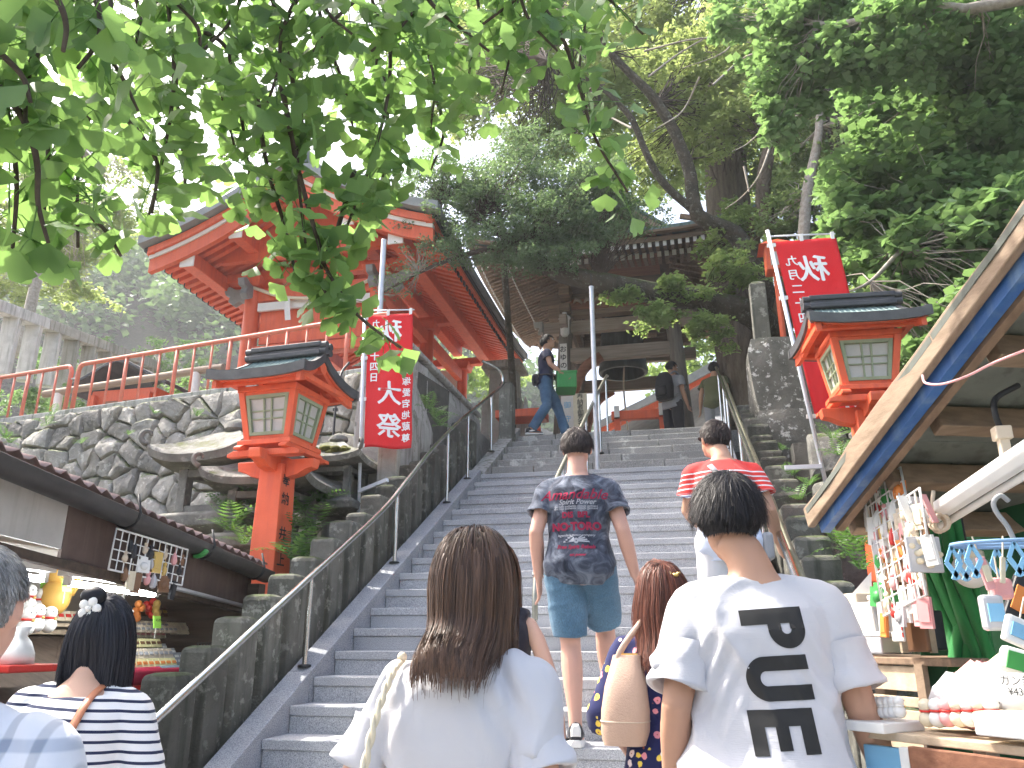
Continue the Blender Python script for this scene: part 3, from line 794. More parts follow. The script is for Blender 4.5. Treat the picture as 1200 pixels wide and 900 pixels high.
# ---------------------------------------------------------------- steel handrails
def handrail(label, pts, posts, r=.021, mat='steel', pm='steel', ends=None):
    t = thing('handrail', label, 'handrail', posts[0][0])
    mb = MB(); mb.tube(smoothpath(pts, 5), r, 12); mb.build('rail', mat, t, smooth=True, angle=60)
    for a, b in posts:
        mb = MB(); mb.tube([a, b], r * .82, 10); po = mb.build('post', pm, t, smooth=True, angle=60)
        mb = MB(); mb.lathe([(r * 2.2, 0), (r * 2.0, .012), (r * 1.1, .016)], 12, a); mb.build('flange', 'black_metal', po)
    return t
hx_ = XL - 0.075
hh = lambda y: .64 if y < 6.4 else min(.86, .64 + (y - 6.4) * .14)
ys_ = [3.2, 4.0, 5.0, 6.3, 6.9, 7.6, 8.4, 9.2, 10.0, 10.6]
pts = [(hx_, y, tread_z(y) + hh(y)) for y in ys_] + [(hx_ + .01, 10.75, tread_z(10.7) + .95), (hx_ - .05, 10.7, tread_z(10.7) + 1.12), (hx_ - .25, 10.5, tread_z(10.7) + 1.2)]
handrail('long steel handrail running up along the left stone fence', pts, [((hx_, y, tread_z(y) + .06), (hx_, y, tread_z(y) + hh(y) - .02)) for y in (3.6, 5.1, 6.66, 8.15, 8.95, 10.1)])
cx_ = -1.06
pts = [(cx_, 5.5, tread_z(5.5) + .15), (cx_, 5.52, tread_z(5.5) + .35), (cx_, 5.66, tread_z(5.6) + .55), (cx_, 6.1, tread_z(6.1) + .76), (cx_, 8, tread_z(8) + .8), (cx_, 11, tread_z(11) + .8), (cx_, 11.5, tread_z(11.3) + .86)]
handrail('steel handrail up the middle of the stairs', pts, [((cx_, 5.5, tread_z(5.35)), (cx_, 5.5, tread_z(5.5) + .2))] + [((cx_, y, tread_z(y - .1)), (cx_, y, tread_z(y) + .8)) for y in (6.85, 8.65, 10.15, 11.2)], .02, 'worn_steel')
rx_ = XR + 0.06
handrail('steel handrail along the right side of the stairs', [(rx_, y, tread_z(y) + .85) for y in (3.9, 5, 7, 9, 10.7)] + [(rx_, 11.1, tread_z(10.9) + .95)],
         [((rx_, y, tread_z(y) + .03), (rx_, y, tread_z(y) + .84)) for y in (4.6, 6.1, 7.6, 9.2, 9.75, 10.7)])
t = thing('bamboo_rail', 'weathered bamboo poles lashed beside the right handrail', 'handrail', (rx_ + .07, 4, 0.6))
for k, (o, dz) in enumerate(((.07, .72), (.10, .62), (.085, .52))):
    mb = MB(); mb.tube([(rx_ + o, y, tread_z(y) + dz + .02 * math.sin(y * 2 + k)) for y in (4.0, 5.5, 7, 8.5, 10, 11.0)], .019, 8); mb.build('pole', 'bamboo', t, smooth=True)
t = thing('flag_pole', 'tall plain aluminium pole standing in the middle of the upper stairs', 'pole', (-1.03, 9.4, 3.255))
mb = MB(); mb.tube([(-1.03, 9.4, 3.25), (-1.03, 9.4, 5.68)], .031, 14); mb.build('shaft', 'alu_pole', t, smooth=True, angle=60)
mb = MB(); mb.tube([(-1.03, 9.4, 5.68), (-1.03, 9.4, 5.86)], .006, 8); mb.build('tip', 'black_metal', t)
mb = MB(); mb.lathe([(.036, 0), (.036, .015), (.028, .02)], 14, (-1.03, 9.4, 5.665)); mb.build('collar', 'alu_pole', t)
t = thing('steel_pipe', 'grey steel pipe standing behind the left banner', 'pole', (-3.1, 8.5, 4.2))
a = at(450, 282, Y=8.6); b = at(450, 380, Y=8.6)
mb = MB(); mb.tube([(a.x, 8.6, 4.2), a], .035, 12); mb.build('shaft', 'alu_pole', t, smooth=True, angle=60)
mb = MB(); mb.sphere(a, (.04, .04, .02), 10, 6); mb.build('cap', 'alu_pole', t, smooth=True)
t = thing('cable', 'thin black conduit climbing the rubble wall beside the left lantern', 'cable', at(388, 540, Y=7.4))
mb = MB(); mb.tube(smoothpath([at(388, 545, Y=7.4), at(393, 480, Y=7.5), at(399, 440, Y=7.75), at(409, 425, Y=7.9)], 4), .014, 8); mb.build('conduit', 'black_metal', t, smooth=True)
mb = MB(); p = at(393, 480, Y=7.5); mb.box(p, (.05, .02, .03)); mb.build('clip', 'black_metal', t)

# ---------------------------------------------------------------- stone lanterns on the left bank
def stone_lantern(label, x, y, ztop, w, body_h, rz=0.1, moss=False, sweep=.10, legs=True):
    t = thing('stone_lantern', label, 'stone lantern', (x, y, ztop - 2.0), 'stone lanterns on the left bank', local=True)
    t.location = (x, y, ztop); t.rotation_euler = (0, 0, rz)
    n = 12                                                  # roof: square with swept corners, z=0 at eave top
    rg = []
    for k, (f, z) in enumerate(((.97, -.075), (1.02, -.015), (1.0, 0), (.72, .075), (.48, .16), (.28, .24), (.12, .28))):
        ring = []
        for s in range(4):
            for i in range(n):
                a = -1 + 2 * i / n
                px, py = ((a, -1), (1, a), (-a, 1), (-1, -a))[s]
                ring.append((px * w / 2 * f, py * w / 2 * f, z * w + sweep * w * (abs(a) ** 3) * f ** 2 * (1 if k > 0 else .9)))
        rg.append(ring)
    mb = MB(); mb.loft(rg); rf = mb.build('roof', 'lantern_stone', t, angle=45)
    for sx in (-1, 1):                                      # scroll ornaments at the corners
        for sy in (-1, 1):
            mb = MB(); pts = []; rr = []
            for i in range(14):
                a = i / 13 * 4.6; q = .075 * w * (1 - i / 17)
                pts.append((sx * (w * .50 + .7 * q * math.sin(a)), sy * (w * .50 + .7 * q * math.sin(a)), sweep * w + .03 * w - q * math.cos(a) + .045 * w)); rr.append(.026 * w * (1 - i / 30))
            mb.tube(pts, rr, 7); mb.build('corner_scroll', 'lantern_stone', rf, smooth=True)
    mb = MB(); mb.lathe([(.05 * w, .25 * w), (.09 * w, .27 * w), (.12 * w, .30 * w), (.11 * w, .345 * w), (.06 * w, .38 * w), (.02 * w, .40 * w)], 14); mb.build('finial', 'lantern_stone', t, angle=50)
    bw = w * .31; zb = -.10 * w - body_h
    for sx in (-1, 1):
        for sy in (-1, 1):
            mb = MB(); mb.box((sx * bw * .85, sy * bw * .85, -.09 * w - body_h / 2), (.085 * w, .085 * w, body_h)); mb.build('light_box_post', 'lantern_stone', t, bevel=.006)
    for s in (-1, 1):
        mb = MB(); mb.box((0, s * bw * .85, -.13 * w), (bw * 1.7, .07 * w, .06 * w)); mb.box((0, s * bw * .85, zb + .05), (bw * 1.7, .07 * w, .08 * w)); mb.build('light_box_rail', 'lantern_stone', t)
        mb = MB(); mb.box((s * bw * .85, 0, -.13 * w), (.07 * w, bw * 1.7 - .07 * w, .06 * w)); mb.build('light_box_rail', 'lantern_stone', t)
    mb = MB(); mb.loft([[(sx * f, sy * f, z) for sx, sy in ((-1, -1), (1, -1), (1, 1), (-1, 1))] for f, z in ((bw * .8, zb - .16 * w), (bw * 1.35, zb - .10 * w), (bw * 1.38, zb - .01), (bw * 1.2, zb + .02))]); mb.build('platform', 'lantern_stone', t, bevel=.012)
    if legs:                                                # four splayed curved legs
        for sx in (-1, 1):
            for sy in (-1, 1):
                mb = MB(); pts = smoothpath([(sx * bw * .7, sy * bw * .7, zb - .12 * w), (sx * bw * .62, sy * bw * .62, zb - .45 * w), (sx * bw * 1.0, sy * bw * 1.0, zb - .8 * w), (sx * bw * 1.35, sy * bw * 1.35, zb - 1.25 * w)], 4)
                mb.tube(pts, [.075 * w] * len(pts), 8, p=4); mb.build('leg', 'lantern_stone', t, smooth=True)
    else:
        mb = MB(); mb.lathe([(.16 * w, zb - .14 * w), (.13 * w, zb - .3 * w), (.15 * w, zb - .6 * w), (.24 * w, zb - .75 * w), (.3 * w, zb - 1.3 * w)], 16); mb.build('shaft', 'lantern_stone', t, angle=40)
    if moss:
        mb = MB(); rs = random.Random(5)
        for k in range(26):
            mb.sphere((rs.uniform(-.42, .25) * w, -rs.uniform(.1, .42) * w, (.06 + rs.uniform(0, .08)) * w), (rs.uniform(.03, .09), rs.uniform(.03, .08), .03), 8, 5)
        mb.build('moss_cushion', 'moss', t, smooth=True)
    return t
stone_lantern('large stone lantern with wide swept roof, leftmost above the stall gutter', -4.36, 6.95, 2.98, 1.14, .44, -.12)
stone_lantern('stone lantern with scrolled roof corners directly behind the orange lantern post', -3.78, 6.75, 2.70, 1.0, .40, .05)
stone_lantern('small stone lantern with moss on its roof, right of the orange lantern post', -3.45, 7.35, 3.02, .80, .34, .02, True, .07, False)

# ---------------------------------------------------------------- orange tube railing on top of the wall
t = thing('tube_railing', 'coral orange tube railing along the top of the rubble wall', 'railing', (-6.5, 8.6, TZ))
rb = lambda s, z: q0 + dW * s - nW * 0.47 + Vector((0, 0, z))
zc, zr = TZ + .16, TZ + .86
def railseg(s0, s1):
    mb = MB(); pts = [rb(s0, zc), rb(s0, zr - .09), rb(s0 + .02, zr - .035), rb(s0 + .06, zr - .005), rb(s0 + .12, zr)] + [rb(s1 - .12, zr), rb(s1 - .06, zr - .005), rb(s1 - .02, zr - .035), rb(s1, zr - .09), rb(s1, zc)]
    mb.tube(pts, .031, 12); mb.build('frame_tube', 'rail_paint', t, smooth=True)
    n = max(3, round((s1 - s0) / .29)); 
    for k in range(1, n):
        s = lerp(s0, s1, k / n); thick = k % 3 == 0
        mb = MB(); mb.tube([rb(s, zc), rb(s, zr - .02)], .026 if thick else .016, 10); mb.build('baluster', 'rail_paint', t, smooth=True)
railseg(0.4, 2.12); railseg(2.26, 7.3)
mb = MB(); mb.tube([rb(2.12, zr - .2), rb(2.26, zr - .2)], .012, 8); mb.build('tie', 'alu_pole', t)
t = thing('log_rail', 'grey log laid on short white posts behind the orange railing', 'rail', (-6.5, 9.4, TZ))
a, b = at(52, 462, Y=9.5), at(262, 430, Y=9.3)
mb = MB(); mb.tube([a.lerp(b, k / 6) + Vector((0, 0, .008 * math.sin(k * 3))) for k in range(7)], .055, 10); mb.build('log', 'grey_wood_x', t, smooth=True, angle=50)
for f in (.09, .86):
    p = a.lerp(b, f); mb = MB(); mb.tube([(p.x, p.y, TZ), (p.x, p.y, p.z - .03)], .06, 12); mb.build('post', 'white_paint', t, smooth=True, angle=50)
# small red roofed offering box behind the railing
t = thing('small_shrine', 'small red shrine box with dark roof behind the orange railing', 'shrine', (-7.3, 11.0, TZ))
a = at(165, 440, Y=11.2)
mb = MB(); mb.box((a.x, 11.2, TZ + .55), (1.2, .7, 1.1)); mb.build('body', 'vermilion', t, bevel=.01)
mb = MB(); mb.prism([(a.x - .95, TZ + 1.05), (a.x - .25, TZ + 1.42), (a.x, TZ + 1.5), (a.x + .25, TZ + 1.42), (a.x + .95, TZ + 1.05), (a.x + .95, TZ + 1.12), (a.x, TZ + 1.6), (a.x - .95, TZ + 1.12)], 10.6, 11.8, 'Y'); mb.build('roof', 'ridge_black', t, bevel=.01)
mb = MB(); mb.box((a.x, 10.845, TZ + .6), (.7, .02, .6)); mb.build('panel', 'red_wood', t)
for s in (-1, 1):
    mb = MB(); mb.box((a.x + s * .52, 10.80, TZ + .5), (.10, .08, 1.0)); mb.build('post', 'vermilion', t)
# pale stone fence climbing the slope far left
t = thing('stone_fence', 'pale sunlit stone fence with a top rail on the far left slope', 'fence', at(100, 460, D=17))
A0, A1 = at(-40, 350, D=14.5), at(262, 462, D=22)
A0.z = A0.z; n = 17
for k in range(n + 1):
    p = A0.lerp(A1, k / n); mb = MB(); mb.box((p.x, p.y, p.z - .55), (.24, .2, 1.05), rz=.5); mb.build('post', 'white_stone' if k < 5 else 'pale_stone', t, bevel=.012)
for k in range(5):
    a, b = A0.lerp(A1, k / 5), A0.lerp(A1, (k + 1) / 5 - .002); mb = MB(); mb.bar(a + Vector((0, 0, .05)), b + Vector((0, 0, .05)), .3, .2); mb.build('top_rail', 'white_stone' if k < 1 else 'pale_stone', t, bevel=.015)
# ---------------------------------------------------------------- vermilion hall on the left terrace
t = thing('vermilion_hall', 'bright vermilion shrine hall with a sweeping gabled roof on the left terrace', 'shrine hall', (-5.8, 12.5, TZ))
HX0, HX1, HY0, HY1 = -8.15, -3.40, 9.9, 16.3
HXC = (HX0 + HX1) / 2; HW = (HX1 - HX0) / 2
def hz(x, y):                                               # underside of the rafters
    a = abs(x - HXC) / HW
    edge = max(0, abs((y - (HY0 + HY1) / 2) / ((HY1 - HY0) / 2)))
    return 8.30 - 1.85 * a + 0.55 * a * a + .10 * a * edge ** 4
xs = [HX0 + (HX1 - HX0) * i / 24 for i in range(25)]
nyr = 13
Ys = [HY0 + (HY1 - HY0) * i / (nyr - 1) for i in range(nyr)]
def slab(z0, z1, f0=0.0, x_out=0.0):
    mb = MB()
    mb.loft([[(HXC + (x - HXC) * (1 + x_out), y, hz(x, y) + z1) for x in xs] + [(HXC + (x - HXC) * (1 + x_out), y, hz(x, y) + z0) for x in reversed(xs)] for y in [HY0 + f0] + Ys[1:-1] + [HY1 - f0]])
    return mb
slab(.10, .13, .12).build('soffit', 'vermilion', t, angle=40)
rf = slab(.20, .34, -.14, .05).build('roof', 'roof_grey', t, angle=40)
slab(.135, .195, -.02, .03).build('roof_edge_board', 'black_metal', t, angle=40)
for s in (-1, 1):                                           # rafters, both slopes, up to the front edge
    n = 34
    for k in range(n):
        y = HY0 + .26 + (HY1 - HY0 - .5) * k / (n - 1)
        mb = MB(); rr_ = []
        for i in range(9):
            a = .12 + .86 * i / 8; x = HXC + s * HW * a; z = hz(x, y)
            rr_.append([(x, y - .045, z), (x, y + .045, z), (x, y + .045, z + .10), (x, y - .045, z + .10)])
        mb.loft(rr_); r_ = mb.build('rafter', 'vermilion', t, bevel=0)
        x = HXC + s * HW * .985
        mb = MB(); mb.box((x, y, hz(x, y) + .05), (.02, .092, .10)); mb.build('rafter_end', 'black_metal', r_)
    mb = MB(); mb.loft([[(HXC + s * (HW + d), y, hz(HXC + s * HW, y) + q) for d, q in ((-.10, .10), (.03, .09), (.03, .20), (-.10, .20))] for y in Ys]); mb.build('eave_board', 'vermilion', t)
    # front bargeboards: red, white and red strips
    for (lo, hi, off, mt, nm) in ((-.20, .02, .05, 'vermilion', 'bargeboard'), (.02, .085, .02, 'white_paint', 'bargeboard_strip'), (.085, .20, -.03, 'vermilion', 'bargeboard')):
        mb = MB()
        mb.loft([[(HXC + s * HW * a, HY0 + off + d, hz(HXC + s * HW * a, HY0) + q) for d, q in ((0, lo), (.09, lo), (.09, hi), (0, hi))] for a in [i / 12 * 1.0 for i in range(13)]])
        mb.build(nm, mt, t, angle=30)
    for a, w in ((.40, .20), (.74, .22)):                   # purlins along the building
        x = HXC + s * HW * a; mb = MB(); mb.box((x, (HY0 + HY1) / 2, hz(x, 12) - .12), (w, HY1 - HY0 - .3, .24)); mb.build('purlin', 'vermilion', t, bevel=.012)
        mb = MB(); mb.box((x, HY0 + .14, hz(x, 12) - .12), (w + .03, .03, .27)); mb.build('purlin_cap', 'white_paint', t, bevel=.01)
mb = MB(); mb.box((HXC, (HY0 + HY1) / 2, 8.75), (.34, HY1 - HY0 + .3, .30)); mb.build('ridge', 'roof_grey', rf, bevel=.03)
PX = (-6.95, -4.70); PY = (11.1, 13.6, 16.0)
for x in PX:
    for y in PY:
        mb = MB(); mb.tube([(x, y, TZ), (x, y, 7.0)], .135, 16); po = mb.build('pillar', 'vermilion', t, smooth=True, angle=60)
        mb = MB(); mb.box((x, y, TZ + .06), (.42, .42, .12)); mb.build('base_stone', 'pale_stone', po, bevel=.02)
        mb = MB(); mb.box((x, y, 7.08), (.36, .36, .16), taper=1.25); mb.build('bearing_block', 'vermilion', po, bevel=.01)
    for s in (-1, 1):                                       # carved nosing at the corner pillar
        prof = [(.0, .14), (.22, .16), (.34, .22), (.44, .17), (.40, .06), (.30, .05), (.34, -.06), (.24, -.14), (.12, -.07), (.0, -.12)]
        mb = MB(); mb.prism([(11.1 - p[0], 6.85 + p[1]) for p in prof] if s < 0 else [(16.0 + p[0], 6.85 + p[1]) for p in prof], x - .06, x + .06, 'X'); mb.build('carved_nosing', 'roof_grey', t, bevel=.015)
        out = -1 if x < HXC else 1
    mb = MB(); mb.prism([(x + out * (p[0] + .1), 6.85 + p[1]) for p in prof], 11.04, 11.16, 'Y'); mb.build('carved_nosing', 'roof_grey', t, bevel=.015)
for y in PY:
    for z, h, mt in ((6.85, .24, 'vermilion'), (5.85, .16, 'vermilion')):
        mb = MB(); mb.box((HXC, y, z), (PX[1] - PX[0], .14, h)); mb.build('tie_beam', mt, t, bevel=.012)
    mb = MB(); mb.box((HXC, y, 7.2), (PX[1] - PX[0] + 1.1, .18, .16)); mb.build('head_beam', 'vermilion', t, bevel=.012)
for x in PX:
    for z, h in ((6.85, .24), (5.85, .16)):
        mb = MB(); mb.box((x, 13.55, z), (.14, 4.6, h)); mb.build('tie_beam', 'vermilion', t, bevel=.012)
mb = MB(); mb.box((HXC, 11.13, 6.35), (PX[1] - PX[0] - .26, .05, .72)); mb.build('frieze_panel', 'vermilion', t)
mb = MB(); mb.box((HXC, 11.04, 6.62), (PX[1] - PX[0] - .2, .05, .14)); mb.build('frieze_strip', 'white_paint', t)
mb = MB(); mb.box((HXC, 15.9, 5.6), (PX[1] - PX[0] - .2, .08, 2.8)); mb.build('rear_wall', 'white_paint', t)
mb = MB(); mb.add([(HXC - 1.55, 10.6, 7.28), (HXC + 1.55, 10.6, 7.28), (HXC, 10.6, 8.25), (HXC - 1.55, 10.7, 7.28), (HXC + 1.55, 10.7, 7.28), (HXC, 10.7, 8.25)], [(0, 1, 2), (5, 4, 3), (0, 3, 4, 1), (1, 4, 5, 2), (2, 5, 3, 0)]); mb.build('gable_wall', 'vermilion', t)
# rain pipe run, counter and hanging bell rope
mb = MB(); mb.box((HXC, 12.0, TZ + .95), (2.4, .5, .08)); mb.build('counter', 'sage_green', t, bevel=.01)
mb = MB(); mb.box((HXC, 11.8, TZ + .5), (2.3, .06, .85)); mb.build('counter_front', 'vermilion', t)
mb = MB(); mb.tube(smoothpath([(PX[0], 11.0, 7.0), (PX[0] + .7, 10.95, 6.72), (PX[0] + 1.5, 10.95, 6.68), (PX[1], 11.0, 6.95)], 5), .03, 8); mb.build('shimenawa_rope', 'p_cream', t, smooth=True)
for f in (.3, .7):
    mb = MB(); x = lerp(PX[0], PX[1], f); mb.add([(x, 10.93, 6.7), (x + .1, 10.93, 6.7), (x + .02, 10.93, 6.5), (x + .12, 10.93, 6.5), (x + .05, 10.93, 6.3), (x + .15, 10.93, 6.3), (x, 10.94, 6.7), (x + .1, 10.94, 6.7)], [(0, 1, 3, 2), (2, 3, 5, 4), (6, 7, 1, 0)]); mb.build('paper_streamer', 'white_paint', t)

# ---------------------------------------------------------------- wooden bell tower
t = thing('bell_tower', 'open brown wooden bell tower with tiled rafters at the top of the stairs', 'bell tower', (-1.0, 14.6, TZ))
BX, BY = (-2.16, 0.12), (13.5, 15.7); BC = (-1.02, 14.6)
lean = lambda c, m, z: m + (c - m) * (1 - .055 * (z - TZ))
pillars = []
for x in BX:
    for y in BY:
        mb = MB(); mb.tube([(lean(x, BC[0], z), lean(y, BC[1], z), z) for z in (TZ, 5.2, 6.2, 7.2)], .13, 16); po = mb.build('pillar', 'grey_wood', t, smooth=True, angle=60); pillars.append(po)
        mb = MB(); mb.tube([(lean(x, BC[0], TZ + .02), lean(y, BC[1], TZ + .02), TZ + .02), (lean(x, BC[0], TZ + .3), lean(y, BC[1], TZ + .3), TZ + .3)], .142, 16); mb.build('metal_shoe', 'bronze', po, smooth=True, angle=60)
        mb = MB(); mb.lathe([(.30, -.02), (.30, .03), (.22, .07)], 14, (x, y, TZ)); mb.build('base_stone', 'pale_stone', po)
def ring_beam(z, h, w, ext, mt, nm):
    x0, x1 = lean(BX[0], BC[0], z) - ext, lean(BX[1], BC[0], z) + ext; y0, y1 = lean(BY[0], BC[1], z), lean(BY[1], BC[1], z)
    for y in (y0, y1):
        mb = MB(); mb.box(((x0 + x1) / 2, y, z), (x1 - x0, w, h)); mb.build(nm, mt, t, bevel=.012)
    for x in (lean(BX[0], BC[0], z), lean(BX[1], BC[0], z)):
        mb = MB(); mb.box((x, (y0 + y1) / 2, z + .02), (w, y1 - y0 + ext * 2, h * .9)); mb.build(nm, mt, t, bevel=.012)
ring_beam(6.30, .26, .12, -.05, 'grey_wood_x', 'tie_beam')
ring_beam(6.86, .24, .14, .42, 'grey_wood_x', 'head_tie')
ring_beam(7.15, .16, .2, .35, 'old_wood', 'plate')
ring_beam(7.42, .20, .2, .5, 'old_wood', 'eave_beam')
for (x, s) in ((lean(BX[0], BC[0], 6.86) - .42, -1), (lean(BX[1], BC[0], 6.86) + .42, 1)):   # pale carved beam ends
    mb = MB(); mb.prism([(x, 6.98), (x, 6.76), (x + s * .10, 6.74), (x + s * .06, 6.84), (x + s * .16, 6.86), (x + s * .18, 6.98)], 13.5, 13.62, 'Y'); mb.build('carved_nosing', 'pale_stone', t, bevel=.01)
for x in [lean(c, BC[0], 7) for c in BX]:
    for y in [lean(c, BC[1], 7) for c in BY]:
        for k in range(3):
            mb = MB(); w = .26 + .20 * k; mb.box((x, y, 7.0 + .14 * k), (w, .16, .09)); mb.build('bracket', 'old_wood', t, bevel=.008)
# curved knee braces in red-brown wood
for y in (13.55, 15.65):
    for x, s in ((lean(BX[0], BC[0], 6), 1),):
        mb = MB(); mb.tube(smoothpath([(x + s * .10, y, 5.0), (x + s * .16, y, 5.5), (x + s * .38, y, 6.0), (x + s * .7, y, 6.22)], 4), [.09] * 13, 8, p=4); mb.build('brace', 'red_wood', t, smooth=True)
for z, h in ((5.05, .2),):
    mb = MB(); mb.box((BC[0], 15.62, z), (2.4, .12, h)); mb.build('lower_tie', 'red_wood', t, bevel=.01)
# roof
RX0, RX1, RY0, RY1, RZ = -3.35, 1.35, 12.25, 17.0, 7.62
def eave_z(x, y):
    a = max(abs(x - BC[0]) / ((RX1 - RX0) / 2), abs(y - BC[1]) / ((RY1 - RY0) / 2))
    c = min(abs(x - BC[0]) / ((RX1 - RX0) / 2), abs(y - BC[1]) / ((RY1 - RY0) / 2))
    return RZ + (1 - a) * .85 + .20 * (c ** 4) * a
n = 20
def rect_ring(f, dz):
    out = []
    x0, x1, y0, y1 = [BC[0] + (v - BC[0]) * f for v in (RX0, RX1)] + [BC[1] + (v - BC[1]) * f for v in (RY0, RY1)]
    for s in range(4):
        for i in range(n):
            a = i / n
            p = ((lerp(x0, x1, a), y0), (x1, lerp(y0, y1, a)), (lerp(x1, x0, a), y1), (x0, lerp(y1, y0, a)))[s]
            out.append((p[0], p[1], eave_z(*p) + dz))
    return out
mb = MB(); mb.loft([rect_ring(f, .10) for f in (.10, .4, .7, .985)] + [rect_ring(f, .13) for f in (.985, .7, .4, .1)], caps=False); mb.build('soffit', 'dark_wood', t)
mb = MB(); mb.loft([rect_ring(1.0, .10), rect_ring(1.02, .10), rect_ring(1.02, .19), rect_ring(1.0, .19)] + [rect_ring(1.0, .10)], caps=False); mb.build('eave_board', 'old_wood', t, angle=40)
def roof_ring(f, z):
    r_ = rect_ring(f, 0); return [(x, y, z + (zz - eave_z(BC[0] + (RX0 - BC[0]) * f, BC[1])) * 1.0) for x, y, zz in r_]
mb = MB(); mb.loft([roof_ring(1.07, RZ + .20), roof_ring(1.08, RZ + .30), roof_ring(.85, RZ + .52), roof_ring(.6, RZ + .82), roof_ring(.36, RZ + 1.15), roof_ring(.12, RZ + 1.45), roof_ring(.02, RZ + 1.5)], caps=False); rf = mb.build('roof', 'copper_roof', t, angle=35)
mb = MB(); mb.loft([roof_ring(1.04, RZ + .195), roof_ring(1.075, RZ + .20), roof_ring(1.075, RZ + .245), roof_ring(1.04, RZ + .24)], caps=False); mb.build('roof_edge', 'old_wood', rf)
for tier, (dist, dz, w, h, sp, back) in enumerate(((1.0, .02, .055, .085, .125, 1.15), (.80, -.10, .065, .095, .125, .9))):
    for side in range(4):
        L = (RX1 - RX0) if side % 2 == 0 else (RY1 - RY0); L *= dist * .985
        m = int(L / sp)
        for k in range(m + 1):
            u = -L / 2 + L * k / m
            if side == 0: e = (BC[0] + u, BC[1] + (RY0 - BC[1]) * dist); i_ = (e[0], e[1] + back)
            elif side == 2: e = (BC[0] + u, BC[1] + (RY1 - BC[1]) * dist); i_ = (e[0], e[1] - back)
            elif side == 3: e = (BC[0] + (RX0 - BC[0]) * dist, BC[1] + u); i_ = (e[0] + back, e[1])
            else: e = (BC[0] + (RX1 - BC[0]) * dist, BC[1] + u); i_ = (e[0] - back, e[1])
            if side in (1, 2) and k % 2: continue
            ze = eave_z(*e) + dz; zi = max(eave_z(*i_), eave_z(*e) + back * .3) + dz - .03
            mb = MB(); mb.bar((e[0], e[1], ze + .03), (i_[0], i_[1], zi + .03), w, h); r_ = mb.build('rafter', 'old_wood_y', t)
            if side in (0, 3):
                d = Vector((e[0] - i_[0], e[1] - i_[1], 0)).normalized()
                mb = MB(); mb.box((e[0] + d.x * .008, e[1] + d.y * .008, ze + .03), ((w + .006) if side == 0 else .012, .012 if side == 0 else (w + .006), h * 1.04)); mb.build('rafter_tip', 'white_paint', r_)
# front gable on the roof
mb = MB(); mb.add([(BC[0] - .8, 12.95, RZ + .62), (BC[0] + .8, 12.95, RZ + .62), (BC[0], 12.95, RZ + 1.2), (BC[0] - .8, 14.6, RZ + .62), (BC[0] + .8, 14.6, RZ + .62), (BC[0], 14.6, RZ + 1.2)], [(0, 1, 2), (5, 4, 3), (0, 3, 4, 1), (1, 4, 5, 2), (2, 5, 3, 0)]); mb.build('gable', 'red_wood', rf)
for s in (-1, 1):
    mb = MB(); mb.bar((BC[0] + s * 1.05, 12.9, RZ + .55), (BC[0], 12.9, RZ + 1.35), .16, .09); mb.build('gable_board', 'grey_wood_x', rf)
    mb = MB(); mb.add([(BC[0] + s * 1.1, 12.75, RZ + .58), (BC[0], 12.75, RZ + 1.42), (BC[0], 15.0, RZ + 1.42), (BC[0] + s * 1.1, 15.0, RZ + .58), (BC[0] + s * 1.1, 12.75, RZ + .62), (BC[0], 12.75, RZ + 1.48), (BC[0], 15.0, RZ + 1.48), (BC[0] + s * 1.1, 15.0, RZ + .62)], [(0, 1, 2, 3), (4, 7, 6, 5), (0, 4, 5, 1), (2, 6, 7, 3), (0, 3, 7, 4), (1, 5, 6, 2)]); mb.build('gable_roof', 'copper_roof', rf)
# carved frieze behind the head tie
mb = MB()
for k in range(9):
    x = BC[0] - .8 + k * .2; mb.tube([(x, 13.5, 7.28), (x + .05, 13.46, 7.34), (x + .12, 13.47, 7.31), (x + .16, 13.5, 7.27)], [.02, .04, .035, .02], 6)
o = mb.build('carved_frieze', 'grey_wood_x', t, smooth=True); o['kind'] = 'stuff'
mb = MB(); mb.box((BC[0], 13.56, 7.28), (1.9, .04, .2)); mb.build('frieze_board', 'red_wood', t)
# white lamp on the left pillar and a name board under it
p = Vector((lean(BX[0], BC[0], 6.9), lean(BY[0], BC[1], 6.9) - .2, 6.78))
mb = MB(); mb.lathe([(.03, .42), (.045, .50), (.05, .52), (.045, .36), (.10, .34), (.115, .30), (.09, .27), (.08, 0), (.06, -.04), (.02, -.06)], 8, (p.x, p.y, p.z - .1)); mb.build('lamp', 'white_plastic', pillars[0], angle=40)
mb = MB(); p = Vector((lean(BX[0], BC[0], 6.3), lean(BY[0], BC[1], 6.3) - .145, 6.22)); mb.box(p, (.13, .02, .55)); sg = mb.build('name_board', 'white_paint', pillars[0], bevel=.003)
mb = MB()
for k, ch in enumerate('おゆの'): put_text(mb, ch, .13, (p.x, p.y - .013, p.z + .17 - k * .16), (1, 0, 0), (0, 0, 1), .002)
mb.build('lettering', 'ink', sg)
